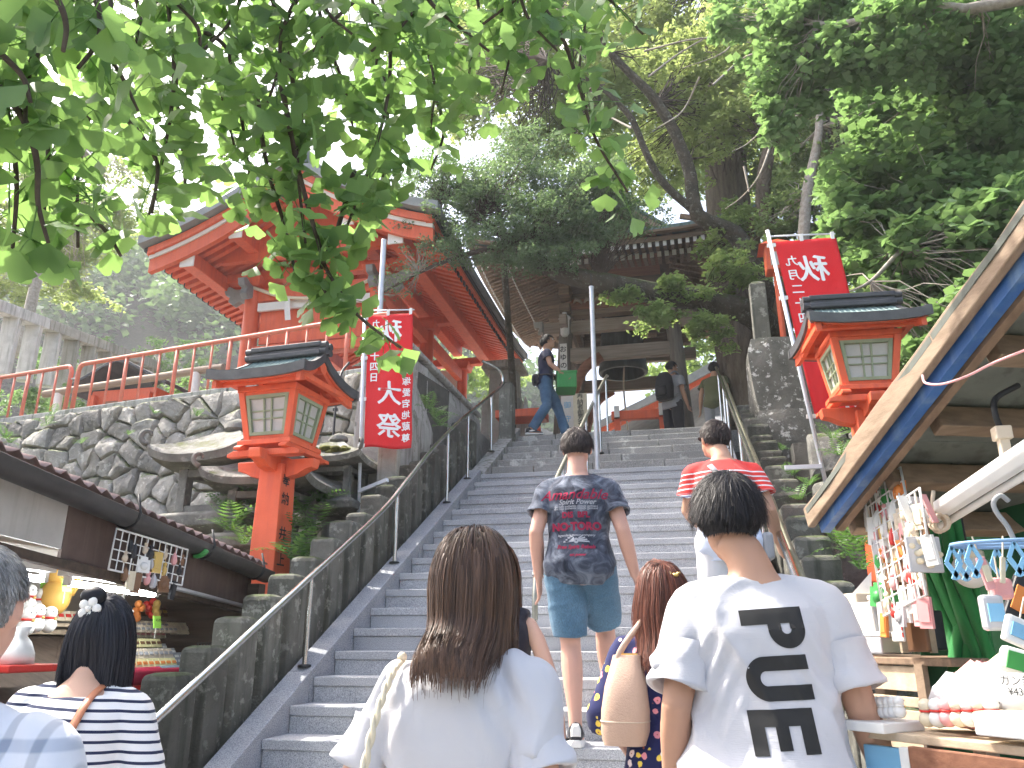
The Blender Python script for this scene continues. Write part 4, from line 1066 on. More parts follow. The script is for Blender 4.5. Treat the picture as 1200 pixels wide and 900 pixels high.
# the bell
b = thing('temple_bell', 'large dark bronze temple bell hanging in the wooden bell tower', 'bell', (-1.03, 14.6, 6.2))
c = (-1.03, 14.45, 6.16)
mb = MB(); mb.lathe([(.02, .95), (.22, .90), (.30, .6), (.325, .3), (.34, .05), (.355, .0), (.40, 0), (.415, .03), (.41, .09), (.395, .13), (.385, .30), (.38, .32), (.375, .34), (.355, .62), (.36, .64), (.35, .66), (.33, .90), (.28, 1.0), (.16, 1.07), (.02, 1.09)], 32, c); bo = mb.build('shell', 'bronze', b, smooth=True, angle=50)
for r_ in range(4):
    for k in range(24):
        if (k // 5) % 1 == 0 and k % 6 != 0:
            a = 2 * math.pi * k / 24; rad = .352 - r_ * .007; mb = MB(); mb.sphere((c[0] + rad * math.cos(a), c[1] + rad * math.sin(a), c[2] + .69 + r_ * .055), .014, 6, 4); mb.build('boss', 'bronze', bo, smooth=True)
mb = MB(); mb.tube(smoothpath([(c[0] - .09, c[1], c[2] + 1.06), (c[0] - .08, c[1], c[2] + 1.2), (c[0], c[1], c[2] + 1.27), (c[0] + .08, c[1], c[2] + 1.2), (c[0] + .09, c[1], c[2] + 1.06)], 4), .035, 8); mb.build('crown_loop', 'bronze', b, smooth=True)
for o_ in [x for x in scene.objects if x.parent == b or (x.parent and x.parent.parent == b)]:
    if o_.parent == b: o_.scale = (1.14,) * 3; o_.location = Vector(c) * (1 - 1.14)
o = MB(); o.tube(smoothpath([(-1.0, 14.3, 6.25), (-1.02, 14.25, 5.7), (-.98, 14.25, 5.0), (-1.0, 14.25, 4.6)], 4), .018, 8)
r_ = thing('bell_rope', 'thin tan rope hanging below the bronze bell', 'rope', (-1, 14.25, 4.6)); o.build('cord', 'p_beige', r_, smooth=True)
o = MB(); o.sphere((-1.0, 14.25, 4.62), (.035, .035, .05), 8, 6); o.build('knot', 'p_beige', r_, smooth=True)

# ---------------------------------------------------------------- things further back on the terrace
def small_hall(label, x0, x1, y, z1, roofz, red):
    h = thing('distant_hall', label, 'shrine hall', ((x0 + x1) / 2, y, TZ))
    mb = MB(); mb.box(((x0 + x1) / 2, y + 2, (TZ + z1) / 2), (x1 - x0 - 1.0, 3.0, z1 - TZ)); mb.build('wall', 'dark_wood', h)
    n_ = int((x1 - x0 - 1) / .16)
    for k in range(n_):
        mb = MB(); mb.box((x0 + .6 + k * .16, y + .46, TZ + 1.0), (.05, .05, 1.7)); mb.build('lattice_bar', 'red_wood', h)
    for k in range(4):
        x = lerp(x0 + .5, x1 - .5, k / 3); mb = MB(); mb.tube([(x, y, TZ), (x, y, z1)], .1, 10); mb.build('pillar', 'vermilion' if red else 'old_wood', h, smooth=True)
    mb = MB(); mb.box(((x0 + x1) / 2, y, z1 - .15), (x1 - x0 - .6, .16, .22)); mb.build('beam', 'vermilion' if red else 'old_wood', h, bevel=.01)
    xc = (x0 + x1) / 2
    prof = [(x0 - .6, z1 - .1), (lerp(x0, xc, .5), z1 + .7), (xc, roofz), (lerp(x1, xc, .5), z1 + .7), (x1 + .6, z1 - .1), (x1 + .6, z1 + .08), (lerp(x1, xc, .5), z1 + .9), (xc, roofz + .25), (lerp(x0, xc, .5), z1 + .9), (x0 - .6, z1 + .08)]
    mb = MB(); mb.prism(prof, y - 1.2, y + 5, 'Y'); mb.build('roof', 'roof_grey', h)
    mb = MB(); mb.prism([(p[0], p[1] - (.0 if k < 5 else .36)) for k, p in enumerate(prof)], y - 1.1, y - 1.0, 'Y'); mb.build('bargeboard', 'vermilion' if red else 'old_wood', h)
    return h
small_hall('dark wooden hall with red trim seen behind the bell tower', -1.6, 3.4, 21.0, 6.6, 7.9, True)
small_hall('low far hall with grey roof left of the bell tower', -7.5, -3.2, 24.0, 6.6, 7.8, False)
t = thing('red_bench', 'low red painted barrier beam behind the bell tower', 'barrier', (-.9, 17.6, TZ))
a, b = at(720, 488, Y=13.2), at(772, 484, Y=13.2)
mb = MB(); mb.box(((a.x + b.x) / 2 + .05, 13.2, a.z), (.95, .12, .16)); mb.build('beam', 'vermilion', t, bevel=.01)
for s in (0, 1):
    mb = MB(); mb.box((lerp(a.x, b.x, s) + .05, 13.2, (TZ + a.z) / 2 - .02), (.10, .12, a.z - TZ - .02)); mb.build('leg', 'vermilion', t)
    mb = MB(); mb.box((lerp(a.x, b.x, s) + .05, 13.13, a.z + .06), (.09, .05, .2)); mb.build('cap', 'white_paint', t)
t = thing('red_stand', 'low red stand behind the feet of the man in navy', 'stand', at(612, 500, Y=13.0))
a = at(612, 488, Y=13.0)
mb = MB(); mb.box((a.x, 13, a.z), (.85, .5, .14)); mb.build('top', 'vermilion', t, bevel=.01)
for s in (-1, 1):
    mb = MB(); mb.bar((a.x + s * .32, 13, TZ), (a.x + s * .26, 13, a.z - .06), .09, .09, (0, 1, 0)); mb.build('leg', 'vermilion', t)
def sign_board(label, px, py0, py1, Y, w, text, mat='white_paint', ink='ink', size=.11):
    a, b = at(px, py0, Y=Y), at(px, py1, Y=Y)
    s = thing('sign_board', label, 'sign', (a.x, Y, TZ)); z0, z1 = b.z, a.z
    mb = MB(); mb.box((a.x, Y, (TZ + z0) / 2), (.07, .06, z0 - TZ + .05)); mb.build('post', 'grey_wood', s)
    mb = MB(); mb.box((a.x, Y - .04, (z0 + z1) / 2), (w, .03, z1 - z0)); bo = mb.build('board', mat, s, bevel=.004)
    if text:
        mb = MB(); n_ = len(text)
        for k, ch in enumerate(text): put_text(mb, ch, min(size, w * .62), (a.x, Y - .058, lerp(z1, z0, (k + .6) / (n_ + .2))), (1, 0, 0), (0, 0, 1), .001)
        mb.build('lettering', ink, bo)
    return s
sign_board('cream wooden sign with a column of black characters beside the bell tower pillar', 680, 462, 500, 13.0, .24, '奉納者御芳名', 'p_cream')
sign_board('white sign with blue characters behind the man in navy', 665, 465, 502, 13.4, .22, '御守', 'white_paint', 'p_sky', .13)
# pale stone pagoda ornaments and stone stele near the stair head
t = thing('stone_stele', 'square pale stone monument with a cap on the terrace', 'monument', at(592, 470, Y=14))
a = at(592, 455, Y=14); b = at(590, 480, Y=14)
mb = MB(); mb.box((a.x, 14, a.z), (.55, .5, .62), taper=.9); mb.build('block', 'pale_stone', t, bevel=.02)
mb = MB(); mb.box((a.x, 14, a.z + .40), (.80, .7, .16), taper=.85); mb.build('cap', 'pale_stone', t, bevel=.02)
mb = MB(); mb.box((a.x, 14, (TZ + a.z - .31) / 2), (.75, .7, a.z - .31 - TZ)); mb.build('pedestal', 'pale_stone', t, bevel=.02)
t = thing('stone_finial', 'small white stone finial beside the legs of the man in navy', 'ornament', at(616, 490, Y=13.6))
a = at(616, 482, Y=13.6); k_ = a.z - .15
mb = MB(); mb.lathe([(.17, 0), (.18, .04), (.10, .08), (.06, .12), (.05, .22), (.03, .27), (.045, .30), (.01, .42)], 14, (a.x, 13.6, k_)); mb.build('finial', 'white_stone', t, smooth=True, angle=40)
mb = MB(); mb.box((a.x, 13.6, (TZ + k_) / 2), (.3, .3, k_ - TZ)); mb.build('plinth', 'pale_stone', t, bevel=.01)

# ---------------------------------------------------------------- right side: stone monument on the bank
t = thing('stone_monument', 'tall lichen-spotted stone monument right of the upper stairs', 'monument', (1.1, 9.0, 2.6))
for (x0, x1, y0, z0, z1, mt) in ((.80, 1.52, 8.9, 3.72, 4.62, 'lichen_stone'), (.78, 1.62, 8.75, 2.75, 3.72, 'lichen_stone'), (.9, 1.75, 8.6, 1.9, 2.75, 'lichen_stone')):
    mb = MB(); rs = random.Random(int(z0 * 10)); N_ = 8; rings = []
    for k in range(6):
        z = lerp(z0, z1, k / 5); ring = []
        for (px, py) in [(lerp(x0, x1, i / N_), y0) for i in range(N_)] + [(x1, y0 + .6 * i / 4) for i in range(4)] + [(lerp(x1, x0, i / N_), y0 + .6) for i in range(N_)] + [(x0, y0 + .6 - .6 * i / 4) for i in range(4)]:
            q = Vector((px, py, z)); sh = .06 if k in (0, 5) else 0
            d = noise.noise(q * 2.2) * .06 + noise.noise(q * 7) * .02
            ring.append((px + d + (sh if px < (x0 + x1) / 2 else -sh) * .6, py + d + sh * .5, z))
        rings.append(ring)
    mb.loft(rings); mb.build('block', mt, t, angle=55)
t = thing('stone_post', 'slim upright stone post in front of the big tree trunk', 'post', (.98, 8.9, 4.6))
a = at(884, 333, Y=9.1)
mb = MB(); mb.box((a.x + .03, 9.15, (a.z + 4.3) / 2), (.185, .17, a.z - 4.3)); mb.build('shaft', 'post_stone', t, bevel=.01)
mb = MB(); mb.box((a.x + .03, 9.15, a.z + .02), (.17, .155, .04), taper=.5); mb.build('tip', 'post_stone', t)
for k, (px, py) in enumerate(((1012, 400), (905, 300), (1065, 395))):
    a = at(px, py, Y=9.6)
t = thing('red_box_lantern', 'small red box lantern hanging by the big tree', 'lantern', at(908, 300, Y=10.5))
a = at(908, 306, Y=10.5)
mb = MB(); mb.box(a, (.26, .26, .36)); mb.build('body', 'vermilion', t, bevel=.01)
mb = MB(); mb.box(a + Vector((0, 0, .24)), (.42, .42, .12), taper=.3); mb.build('roof', 'vermilion', t)
mb = MB(); mb.box(a + Vector((0, -.132, -.02)), (.14, .01, .2)); mb.build('pane', 'paper_pane', t)
mb = MB(); mb.tube([a + Vector((0, 0, -.18)), Vector((a.x, a.y, 4.2))], .04, 8); mb.build('post', 'vermilion', t)
rw = thing('rock_bank', 'mossy rocks stacked on the right bank below the monument', 'rocks', (1.5, 7.0, 1.5))
rubble_wall(rw, (1.02, 6.3), (2.9, 6.1), 0.2, 2.3, .25, .42, 'lantern_stone', 11, 'rock', .16)
rubble_wall(rw, (1.12, 7.8), (3.2, 7.4), 1.2, 3.3, .25, .5, 'lantern_stone', 12, 'rock', .16)
mb = MB(); mb.loft([[(1.0, 6.45, 0), (3.4, 6.25, 0), (3.4, 9, 0), (1.0, 9, 0)], [(1.0, 6.95, 2.25), (3.4, 6.7, 2.25), (3.4, 9, 2.25), (1.0, 9, 2.25)]]); mb.build('core', 'wall_core', rw)
mb = MB(); mb.loft([[(1.1, 7.9, 1.2), (3.4, 7.6, 1.2), (3.4, 9, 1.2), (1.1, 9, 1.2)], [(1.1, 8.4, 3.25), (3.4, 8.1, 3.25), (3.4, 9, 3.25), (1.1, 9, 3.25)]]); mb.build('core', 'wall_core', rw)
# ---------------------------------------------------------------- foliage
def rand_rot(n, up_bias=0.0, r=None):
    """n random orthonormal frames (right, dir, normal); up_bias pulls normals to +z"""
    r = r or rng
    nr = r.normal(size=(n, 3)); nr[:, 2] = np.abs(nr[:, 2]) + up_bias * 2 if up_bias > 0 else nr[:, 2]
    nr /= np.linalg.norm(nr, axis=1, keepdims=True)
    d = r.normal(size=(n, 3)); d[:, 2] -= 0.6
    d -= nr * (d * nr).sum(1, keepdims=True); d /= np.linalg.norm(d, axis=1, keepdims=True)
    x = np.cross(d, nr)
    return x, d, nr
def leaf_cloud(P, size, jitter=.35, aspect=.55, up_bias=.4, r=None):
    """pointed folded leaves at points P: returns verts, quads"""
    r = r or rng
    n = len(P); x, d, nr = rand_rot(n, up_bias, r)
    s = (size * (1 + jitter * r.uniform(-1, 1, n)))[:, None]
    V = np.empty((n, 4, 3))
    V[:, 0] = P - d * s * .5
    V[:, 1] = P + x * s * aspect * .5 + nr * s * .10 - d * s * .06
    V[:, 2] = P + d * s * .5 - nr * s * .06
    V[:, 3] = P - x * s * aspect * .5 + nr * s * .10 - d * s * .06
    return V.reshape(-1, 3), np.arange(n * 4).reshape(-1, 4)
def clump_points(clumps, r=None):
    """clumps: (centre, radii, n): points in uneven shells of ellipsoids"""
    r = r or rng; out = []
    for c, rad, n in clumps:
        v = r.normal(size=(n, 3)); v /= np.linalg.norm(v, axis=1, keepdims=True)
        q = r.uniform(.25, 1, n) ** .5
        out.append(np.array(c) + v * q[:, None] * np.array(rad) * (1 + .25 * r.normal(size=(n, 1))))
    return np.concatenate(out)
def subclumps(c, rad, n_sub, n_leaf, sub_r, r=None):
    """break one mass into twig-end tufts so gaps and light/dark clumps show"""
    r = r or rng
    ctr = clump_points([(c, rad, n_sub)], r)
    return [(tuple(q), (sub_r * r.uniform(.6, 1.3), sub_r * r.uniform(.6, 1.3), sub_r * r.uniform(.35, .8)), n_leaf) for q in ctr], ctr
def px_clumps(spec, r=None):
    """spec rows: (px, py, Y, rx, ry, rz, tufts, leaves, tuft_radius)"""
    cl = []; ct = []
    for (x, y, Y, rx, ry, rz, ns, nl, sr) in spec:
        a, b = subclumps(tuple(at(x, y, Y=Y)), (rx, ry, rz), ns, nl, sr, r); cl += a; ct.append(b)
    return cl, np.concatenate(ct)
def limb(pts, radii, name, mat, parent, n=10, k=4, wob=.0, seed=0):
    sp = smoothpath([(*p, r) for p, r in zip(pts, radii)], k)
    if wob: sp = [(p[0] + wob * noise.noise(Vector((i * .7, seed, 0))), p[1] + wob * noise.noise(Vector((i * .7, seed, 5))), p[2] + wob * noise.noise(Vector((i * .7, seed, 9))), p[3]) for i, p in enumerate(sp)]
    mb = MB(); mb.tube([p[:3] for p in sp], [max(.002, p[3]) for p in sp], n)
    return mb.build(name, mat, parent, smooth=True)
def twigs(mb, starts, ends, r0=.008, seg=4, droop=.0, seed=1, n=5):
    rs = random.Random(seed)
    for a, b in zip(starts, ends):
        a, b = Vector(a), Vector(b); L = (b - a).length; pts = []
        for i in range(seg + 1):
            t = i / seg; q = a.lerp(b, t)
            q += Vector((rs.uniform(-1, 1), rs.uniform(-1, 1), rs.uniform(-1, 1))) * L * .07 * (0 < i < seg) + Vector((0, 0, -droop * t * t))
            pts.append(q)
        mb.tube(pts, [r0 * (1 - .75 * i / seg) for i in range(seg + 1)], n, caps=False)
def crown(parent, name, spec, size, mat, up_bias=.4, aspect=.55, twig=None, twig_from=None, seed=1, tr=.008):
    r = np.random.default_rng(seed)
    cl, ctr = px_clumps(spec, r)
    P = clump_points(cl, r)
    V, Fq = leaf_cloud(P, size, aspect=aspect, up_bias=up_bias, r=r)
    o = link(name, mesh_np(name, V, Fq, mat), parent); o['kind'] = 'stuff'
    if twig:
        mb = MB(); src = [Vector(q) for q in twig_from]
        st, en = [], []
        for q in ctr:
            q = Vector(q); s = min(src, key=lambda w: (w - q).length); st.append(s.lerp(q, .0)); en.append(q)
        twigs(mb, st, en, tr, 4, seed=seed)
        t2 = mb.build('twigs', twig, parent, smooth=True); t2['kind'] = 'stuff'
    return o

# ---- the big old tree at the right of the stair head, with the mossy limb reaching left
BT = thing('old_tree', 'big old tree with a mossy limb reaching over the bell tower front', 'tree', (1.2, 13, 4.2))
TP = [at(885, 500, Y=13), at(872, 420, Y=13), at(862, 330, Y=13), at(852, 220, Y=13), at(846, 110, Y=13), at(850, -40, Y=13.2)]
limb(TP, [.55, .46, .42, .38, .34, .30], 'trunk', 'bark', BT, 18, 5, .03)
A_ = [at(915, 400, Y=12.4), at(880, 368, Y=11.6), at(820, 352, Y=11.2), at(760, 342, Y=10.9), at(700, 330, Y=10.6), at(650, 318, Y=10.4), at(620, 292, Y=10.2), at(575, 268, Y=10.0)]
limb(A_, [.24, .20, .175, .16, .15, .125, .09, .05], 'limb', 'limb_bark', BT, 12, 4, .02)
B_l = [at(905, 400, Y=12.6), at(893, 330, Y=12.0), at(862, 275, Y=11.8), at(818, 252, Y=11.5), at(805, 190, Y=11.3), at(770, 120, Y=11), at(715, 62, Y=10.6), at(690, 20, Y=10.4)]
limb(B_l, [.2, .16, .14, .12, .10, .08, .05, .03], 'limb', 'limb_bark', BT, 10, 4, .03, 2)
C_l = [at(915, 380, Y=12.3), at(925, 320, Y=11.8), at(895, 235, Y=11.5), at(905, 160, Y=11.2), at(935, 70, Y=11), at(960, -30, Y=10.8)]
limb(C_l, [.22, .15, .12, .10, .08, .05], 'limb', 'bark', BT, 10, 4, .03, 3)
D_l = [at(818, 252, Y=11.5), at(770, 205, Y=11.2), at(740, 140, Y=11), at(700, 100, Y=10.8), at(640, 70, Y=10.5)]
limb(D_l, [.07, .06, .05, .035, .02], 'limb', 'limb_bark', BT, 8, 4, .03, 4)
# pale dead twigs hanging in the crown
mb = MB()
for seq in ([(900, 15), (912, 60), (910, 130), (880, 165), (858, 178)], [(945, 30), (960, 60), (990, 98)], [(905, 165), (890, 205), (870, 230), (850, 245)], [(872, 195), (878, 225)], [(760, 90), (800, 60), (850, 35), (905, 30)], [(755, 60), (820, 45), (880, 50)], [(740, 150), (700, 130), (680, 125)], [(1010, 250), (1040, 228), (1065, 240)], [(930, 140), (955, 110), (940, 125)], [(820, 90), (800, 130), (770, 150)], [(880, 20), (850, 60), (800, 80)], [(1180, 20), (1120, 60), (1060, 110)], [(835, 100), (868, 70), (890, 60)]):
    pts = smoothpath([at(x, y, Y=9.2 + .3 * math.sin(x)) for x, y in seq], 4)
    mb.tube(pts, [.016 * (1 - .7 * i / len(pts)) for i in range(len(pts))], 6, caps=False)
tag(mb.build('dead_twigs', 'twig', BT, smooth=True), kind='stuff')
# backlit crown of the big tree
crown(BT, 'crown', [(560, 110, 14, 1.2, .8, .9, 50, 90, .30), (640, 170, 13.5, 1.2, .8, .6, 50, 90, .30), (600, 40, 13, 1.5, .8, 1.2, 80, 90, .34), (690, 110, 13, 1.3, .8, 1.3, 85, 90, .34), (500, 40, 14, 1.2, .8, .8, 36, 80, .3), (760, 40, 13.5, 1.4, .8, 1.2, 70, 90, .34), (780, 170, 14.5, .9, .8, 1.0, 50, 80, .3), (740, 215, 15, .8, .6, .5, 26, 70, .3),
                    (870, 60, 14.5, 1.3, .8, 1.3, 60, 90, .34), (920, 180, 14.5, .9, .8, 1.3, 40, 90, .34), (840, 60, 11.6, .9, .5, .9, 40, 70, .28), (830, 160, 11.8, .7, .5, .7, 26, 70, .26), (880, 120, 11.4, .6, .4, .8, 26, 70, .26), (790, 100, 11.6, .7, .5, .8, 30, 70, .26)], .10, 'yellow_leaf', .5, twig='dark_twig', twig_from=[*B_l, *C_l, *D_l, *TP[3:]], seed=4, tr=.014)
crown(BT, 'lower_crown', [(800, 335, 10.9, .45, .35, .20, 16, 70, .16), (850, 318, 11.2, .5, .35, .28, 20, 70, .16), (770, 370, 10.8, .35, .3, .22, 14, 70, .15), (830, 385, 11.0, .40, .3, .22, 14, 70, .15), (735, 348, 10.7, .3, .2, .12, 9, 60, .13), (855, 270, 12.0, .5, .4, .5, 18, 70, .18)], .085, 'bright_leaf', .6, twig='dark_twig', twig_from=[*A_, *B_l[:4]], seed=5, tr=.008)
# small-leaved dense branches left of the big tree
ST = thing('evergreen_tree', 'dense small-leaved evergreen branches between the red hall and the bell tower', 'tree', (-2.9, 10.2, 4.2))
S_ = [at(640, 318, Y=10.4), at(600, 285, Y=10.3), at(560, 255, Y=10.2), at(520, 235, Y=10.1)]
limb([(-3.0, 13.6, 4.2), (-2.95, 13.4, 5.6), at(592, 330, Y=12.4), at(590, 280, Y=11.2), at(580, 220, Y=10.5)], [.075, .065, .06, .05, .03], 'trunk', 'limb_bark', ST, 8)
limb(S_, [.08, .06, .045, .02], 'limb', 'limb_bark', ST, 8)
S2 = [at(600, 285, Y=10.3), at(540, 300, Y=10.0), at(490, 320, Y=9.8), at(445, 345, Y=9.7)]
limb(S2, [.05, .035, .025, .012], 'limb', 'dark_twig', ST, 7)
crown(ST, 'crown', [(530, 240, 10.2, .8, .6, .55, 95, 80, .17), (600, 225, 10.3, .85, .6, .6, 100, 80, .17), (670, 235, 10.4, .75, .5, .55, 85, 80, .17), (640, 300, 10.0, .6, .3, .2, 34, 80, .16), (560, 290, 10.1, .7, .5, .3, 45, 75, .16), (640, 285, 10.2, .7, .45, .25, 45, 70, .16), (500, 215, 10.3, .5, .5, .4, 30, 75, .17), (700, 215, 10.4, .55, .5, .45, 60, 75, .16), (640, 255, 10.0, .7, .4, .3, 60, 75, .16), (740, 250, 10.8, .45, .4, .3, 34, 70, .16), (690, 275, 10.2, .5, .3, .2, 34, 70, .15), (620, 180, 10.6, .8, .5, .35, 45, 70, .17)],
      .052, 'bush_leaf', .3, .5, 'dark_twig', [*S_, *S2, *A_[4:]], seed=6, tr=.008)
crown(ST, 'bare_branches', [(470, 330, 9.7, .4, .3, .25, 40, 6, .1), (500, 300, 9.8, .5, .3, .25, 45, 8, .1)], .05, 'bush_leaf', .3, .5, 'twig', S2, seed=7, tr=.007)

# ---- leafy thicket tree on the right bank
RT = thing('leafy_tree', 'bright green broad-leaved tree hanging over the right-hand stall', 'tree', (3.4, 8.2, 3.0))
R_ = [Vector((3.6, 8.4, 2.2)), at(1130, 330, Y=8.4), at(1090, 200, Y=8.2), at(1080, 80, Y=8.0), at(1100, -40, Y=7.8)]
limb(R_, [.22, .18, .15, .12, .08], 'trunk', 'bark', RT, 12)
R2 = [at(1240, -10, Y=6.2), at(1150, 8, Y=6.3), at(1080, 12, Y=6.4), at(1010, 25, Y=6.5), at(960, 28, Y=6.7), at(925, 15, Y=6.9)]
limb(R2, [.055, .05, .045, .035, .025, .012], 'limb', 'twig', RT, 8, 4, .03, 6)
R3 = [at(1100, 160, Y=8.2), at(1085, 110, Y=7.8), at(1075, 60, Y=7.5)]
limb(R3, [.07, .05, .03], 'limb', 'bark', RT, 8)
R4 = [at(1110, 260, Y=7.4), at(1060, 290, Y=7.0), at(1020, 330, Y=6.9), at(985, 345, Y=6.8)]
limb(R4, [.03, .022, .016, .006], 'branch', 'twig', RT, 6)
crown(RT, 'crown', [(1130, 240, 7.6, 1.0, .6, .8, 70, 75, .26), (1050, 240, 7.6, .6, .5, .8, 45, 75, .24), (1160, 130, 7.8, .9, .6, .7, 55, 75, .26), (1090, 320, 7.3, .6, .5, .45, 40, 70, .22), (1180, 300, 6.8, .5, .5, .6, 40, 75, .24), (1060, 130, 8.2, .7, .5, .7, 40, 70, .26), (1150, 40, 7.0, .8, .5, .5, 40, 70, .26), (1005, 270, 7.8, .35, .35, .5, 20, 60, .2), (1120, 400, 7.0, .5, .4, .35, 24, 60, .2)],
      .115, 'vine_leaf', .7, .75, 'twig', [*R_[1:], *R2, *R3, *R4], seed=8, tr=.007)
crown(RT, 'upper_crown', [(940, 60, 7.0, .45, .4, .45, 34, 50, .18), (1000, 50, 6.9, .5, .4, .35, 34, 50, .18), (920, 130, 7.2, .3, .3, .45, 26, 50, .16), (1060, 40, 6.6, .6, .4, .35, 34, 50, .18), (985, 20, 6.8, .6, .3, .25, 24, 45, .16), (885, 20, 7.4, .5, .3, .3, 22, 45, .16)], .095, 'vine_leaf', .6, .75, 'twig', [*R2], seed=9, tr=.006)
# dim undergrowth and trunks behind
DT = thing('shaded_tree', 'shaded dark-leaved tree behind the right banner', 'tree', (2.4, 11, 4.5))
D1 = [at(985, 420, Y=11), at(975, 300, Y=11), at(985, 200, Y=11), at(970, 90, Y=11.2), at(990, -30, Y=11.5)]
limb(D1, [.14, .12, .11, .09, .06], 'trunk', 'limb_bark', DT, 9)
D2 = [at(940, 330, Y=11), at(945, 230, Y=11), at(960, 150, Y=11), at(955, 60, Y=11)]
limb(D2, [.09, .08, .06, .04], 'limb', 'twig', DT, 8)
crown(DT, 'crown', [(930, 250, 11.5, .7, .5, .7, 45, 80, .22), (990, 180, 11.5, .9, .6, .9, 60, 80, .24), (960, 100, 12, 1.1, .6, .8, 60, 80, .24), (1040, 90, 11.5, 1.0, .6, .9, 60, 80, .26), (1100, 180, 11, 1.0, .6, 1.2, 60, 80, .28), (990, 300, 10.5, .6, .4, .5, 40, 75, .2), (1070, 360, 9.6, .8, .4, .5, 40, 75, .22), (1160, 60, 10.5, 1.2, .6, 1.2, 60, 80, .3), (900, 170, 13, .8, .5, .9, 40, 80, .24)],
      .08, 'dark_leaf', .4, .6, 'twig', [*D1, *D2], seed=10, tr=.012)
# wooded slope far behind on the right and behind the halls: closes the view
WS = thing('wooded_slope', 'sunlit woods rising behind the bell tower and the big tree', 'woods', (4, 24, 4.2))
WS['kind'] = 'stuff'; del WS['category']
crown(WS, 'foliage', [(760, 140, 24, 3.0, 1.5, 3.5, 70, 90, .8), (880, 120, 22, 3.0, 1.5, 3.5, 80, 90, .8), (980, 140, 20, 3.2, 1.5, 4.0, 90, 90, .8), (1100, 150, 18, 3.6, 1.5, 4.5, 90, 90, .8), (1210, 100, 17, 3.0, 1.5, 4.5, 60, 90, .8), (850, 430, 24, 3.0, 1.0, 1.2, 40, 90, .5), (700, 20, 25, 3.0, 1.5, 2.5, 40, 80, .8), (560, 445, 22, 1.4, 1, 1.0, 20, 80, .5), (830, 330, 24, 3.5, 1, 2.5, 50, 90, .6), (1000, 0, 22, 5, 1, 3.0, 70, 90, .8)], .20, 'bright_leaf', .4, .6, seed=11)
# ---- left: yellow-green tree above the pale fence, and the far wooded hill
YT = thing('maple_tree', 'airy yellow-green tree above the pale stone fence at the far left', 'tree', at(30, 400, D=18))
Y1 = [at(25, 420, D=19), at(40, 340, D=19), at(60, 280, D=19), at(80, 220, D=19), at(95, 170, D=19)]
limb(Y1, [.13, .11, .09, .06, .03], 'trunk', 'twig', YT, 8)
limb([at(40, 340, D=19), at(10, 290, D=19), at(-30, 250, D=19)], [.07, .05, .03], 'limb', 'twig', YT, 8)
crown(YT, 'crown', [(60, 300, 16, 1.5, 1.0, .55, 50, 70, .34), (110, 260, 16.5, 1.4, 1.0, .7, 44, 70, .34), (20, 240, 16, 1.6, 1.0, 1.0, 40, 70, .34), (90, 345, 17, 1.1, .8, .25, 18, 60, .25), (130, 200, 16.5, 1.0, 1.0, .7, 20, 60, .34), (10, 340, 15.5, .7, .7, .35, 16, 60, .3)], .12, 'yellow_leaf', .7, .6, 'twig', Y1, seed=12, tr=.012)
# plants behind the railing
BS = thing('terrace_shrubs', 'low green shrubs along the foot of the pale stone fence', 'shrubs', (-8.5, 11.5, TZ)); BS['kind'] = 'stuff'; del BS['category']
crown(BS, 'foliage', [(20, 470, 11.0, .8, .4, .25, 18, 70, .16), (95, 470, 11.5, .9, .4, .3, 20, 70, .16), (60, 430, 13, 1.0, .4, .5, 20, 70, .2), (230, 455, 12, 1.0, .4, .2, 14, 70, .16), (180, 420, 15, 1.4, .4, .6, 20, 70, .2)], .07, 'vine_leaf', .5, seed=13)
hill_pts = []
hx = np.linspace(-130, 10, 60); hy = np.linspace(55, 130, 40)
def hillz(x, y):
    r_ = math.hypot((x + 62) / 60, (y - 105) / 62)
    return 4 + 50 * max(0, 1 - r_ * r_) ** .8 + 3 * noise.noise(Vector((x * .05, y * .05, 0)))
Vh = [(x, y, hillz(x, y)) for y in hy for x in hx]
Fh = [(j * 60 + i, j * 60 + i + 1, (j + 1) * 60 + i + 1, (j + 1) * 60 + i) for j in range(39) for i in range(59)]
structure(link('hill', mesh_np('hill', np.array(Vh), np.array(Fh), 'earth', True)))
rh = np.random.default_rng(21); cl = []
for k in range(900):
    x, y = rh.uniform(-125, 5), rh.uniform(57, 108); z = hillz(x, y)
    if z < 5: continue
    s = rh.uniform(2.0, 4.2)
    for q in range(3): cl.append(((x + rh.normal() * s * .4, y + rh.normal() * s * .4, z + s * .6 + rh.normal() * s * .3), (s * .7, s * .7, s * .6), 60))
V, Fq = leaf_cloud(clump_points(cl, rh), .75, up_bias=.5, aspect=.8, r=rh)
fo = link('hill_forest', mesh_np('hill_forest', V, Fq, 'far_leaf')); tag(fo, 'hazy green forest covering the far hill at the left', None, None, 'stuff')

# ---------------------------------------------------------------- ferns and weeds
def fern_mesh(seed, n=7, L=.28):
    rs = random.Random(seed); V = []; Fq = []
    for k in range(n):
        az = 2 * math.pi * k / n + rs.uniform(-.3, .3); el = rs.uniform(.5, 1.2); l = L * rs.uniform(.6, 1.15)
        px = Vector((0, 0, 0)); d = Vector((math.cos(az) * math.cos(el), math.sin(az) * math.cos(el), math.sin(el)))
        side = Vector((-math.sin(az), math.cos(az), 0)); m = 9
        for i in range(m):
            t_ = i / m; px = px + d * l / m; d = (d + Vector((0, 0, -.13))).normalized(); w = l * .30 * math.sin(math.pi * min(1, t_ * .9 + .14)) 
            for s in (-1, 1):
                b = len(V); e = px + side * s * w + d * w * .35
                V += [px, px + d * l / m * .55 + side * s * w * .5, e, px - d * l / m * .15 + side * s * w * .5]; Fq.append((b, b + 1, b + 2, b + 3))
    return mesh_np('fern', np.array([tuple(v) for v in V]), np.array(Fq), 'fern_leaf')
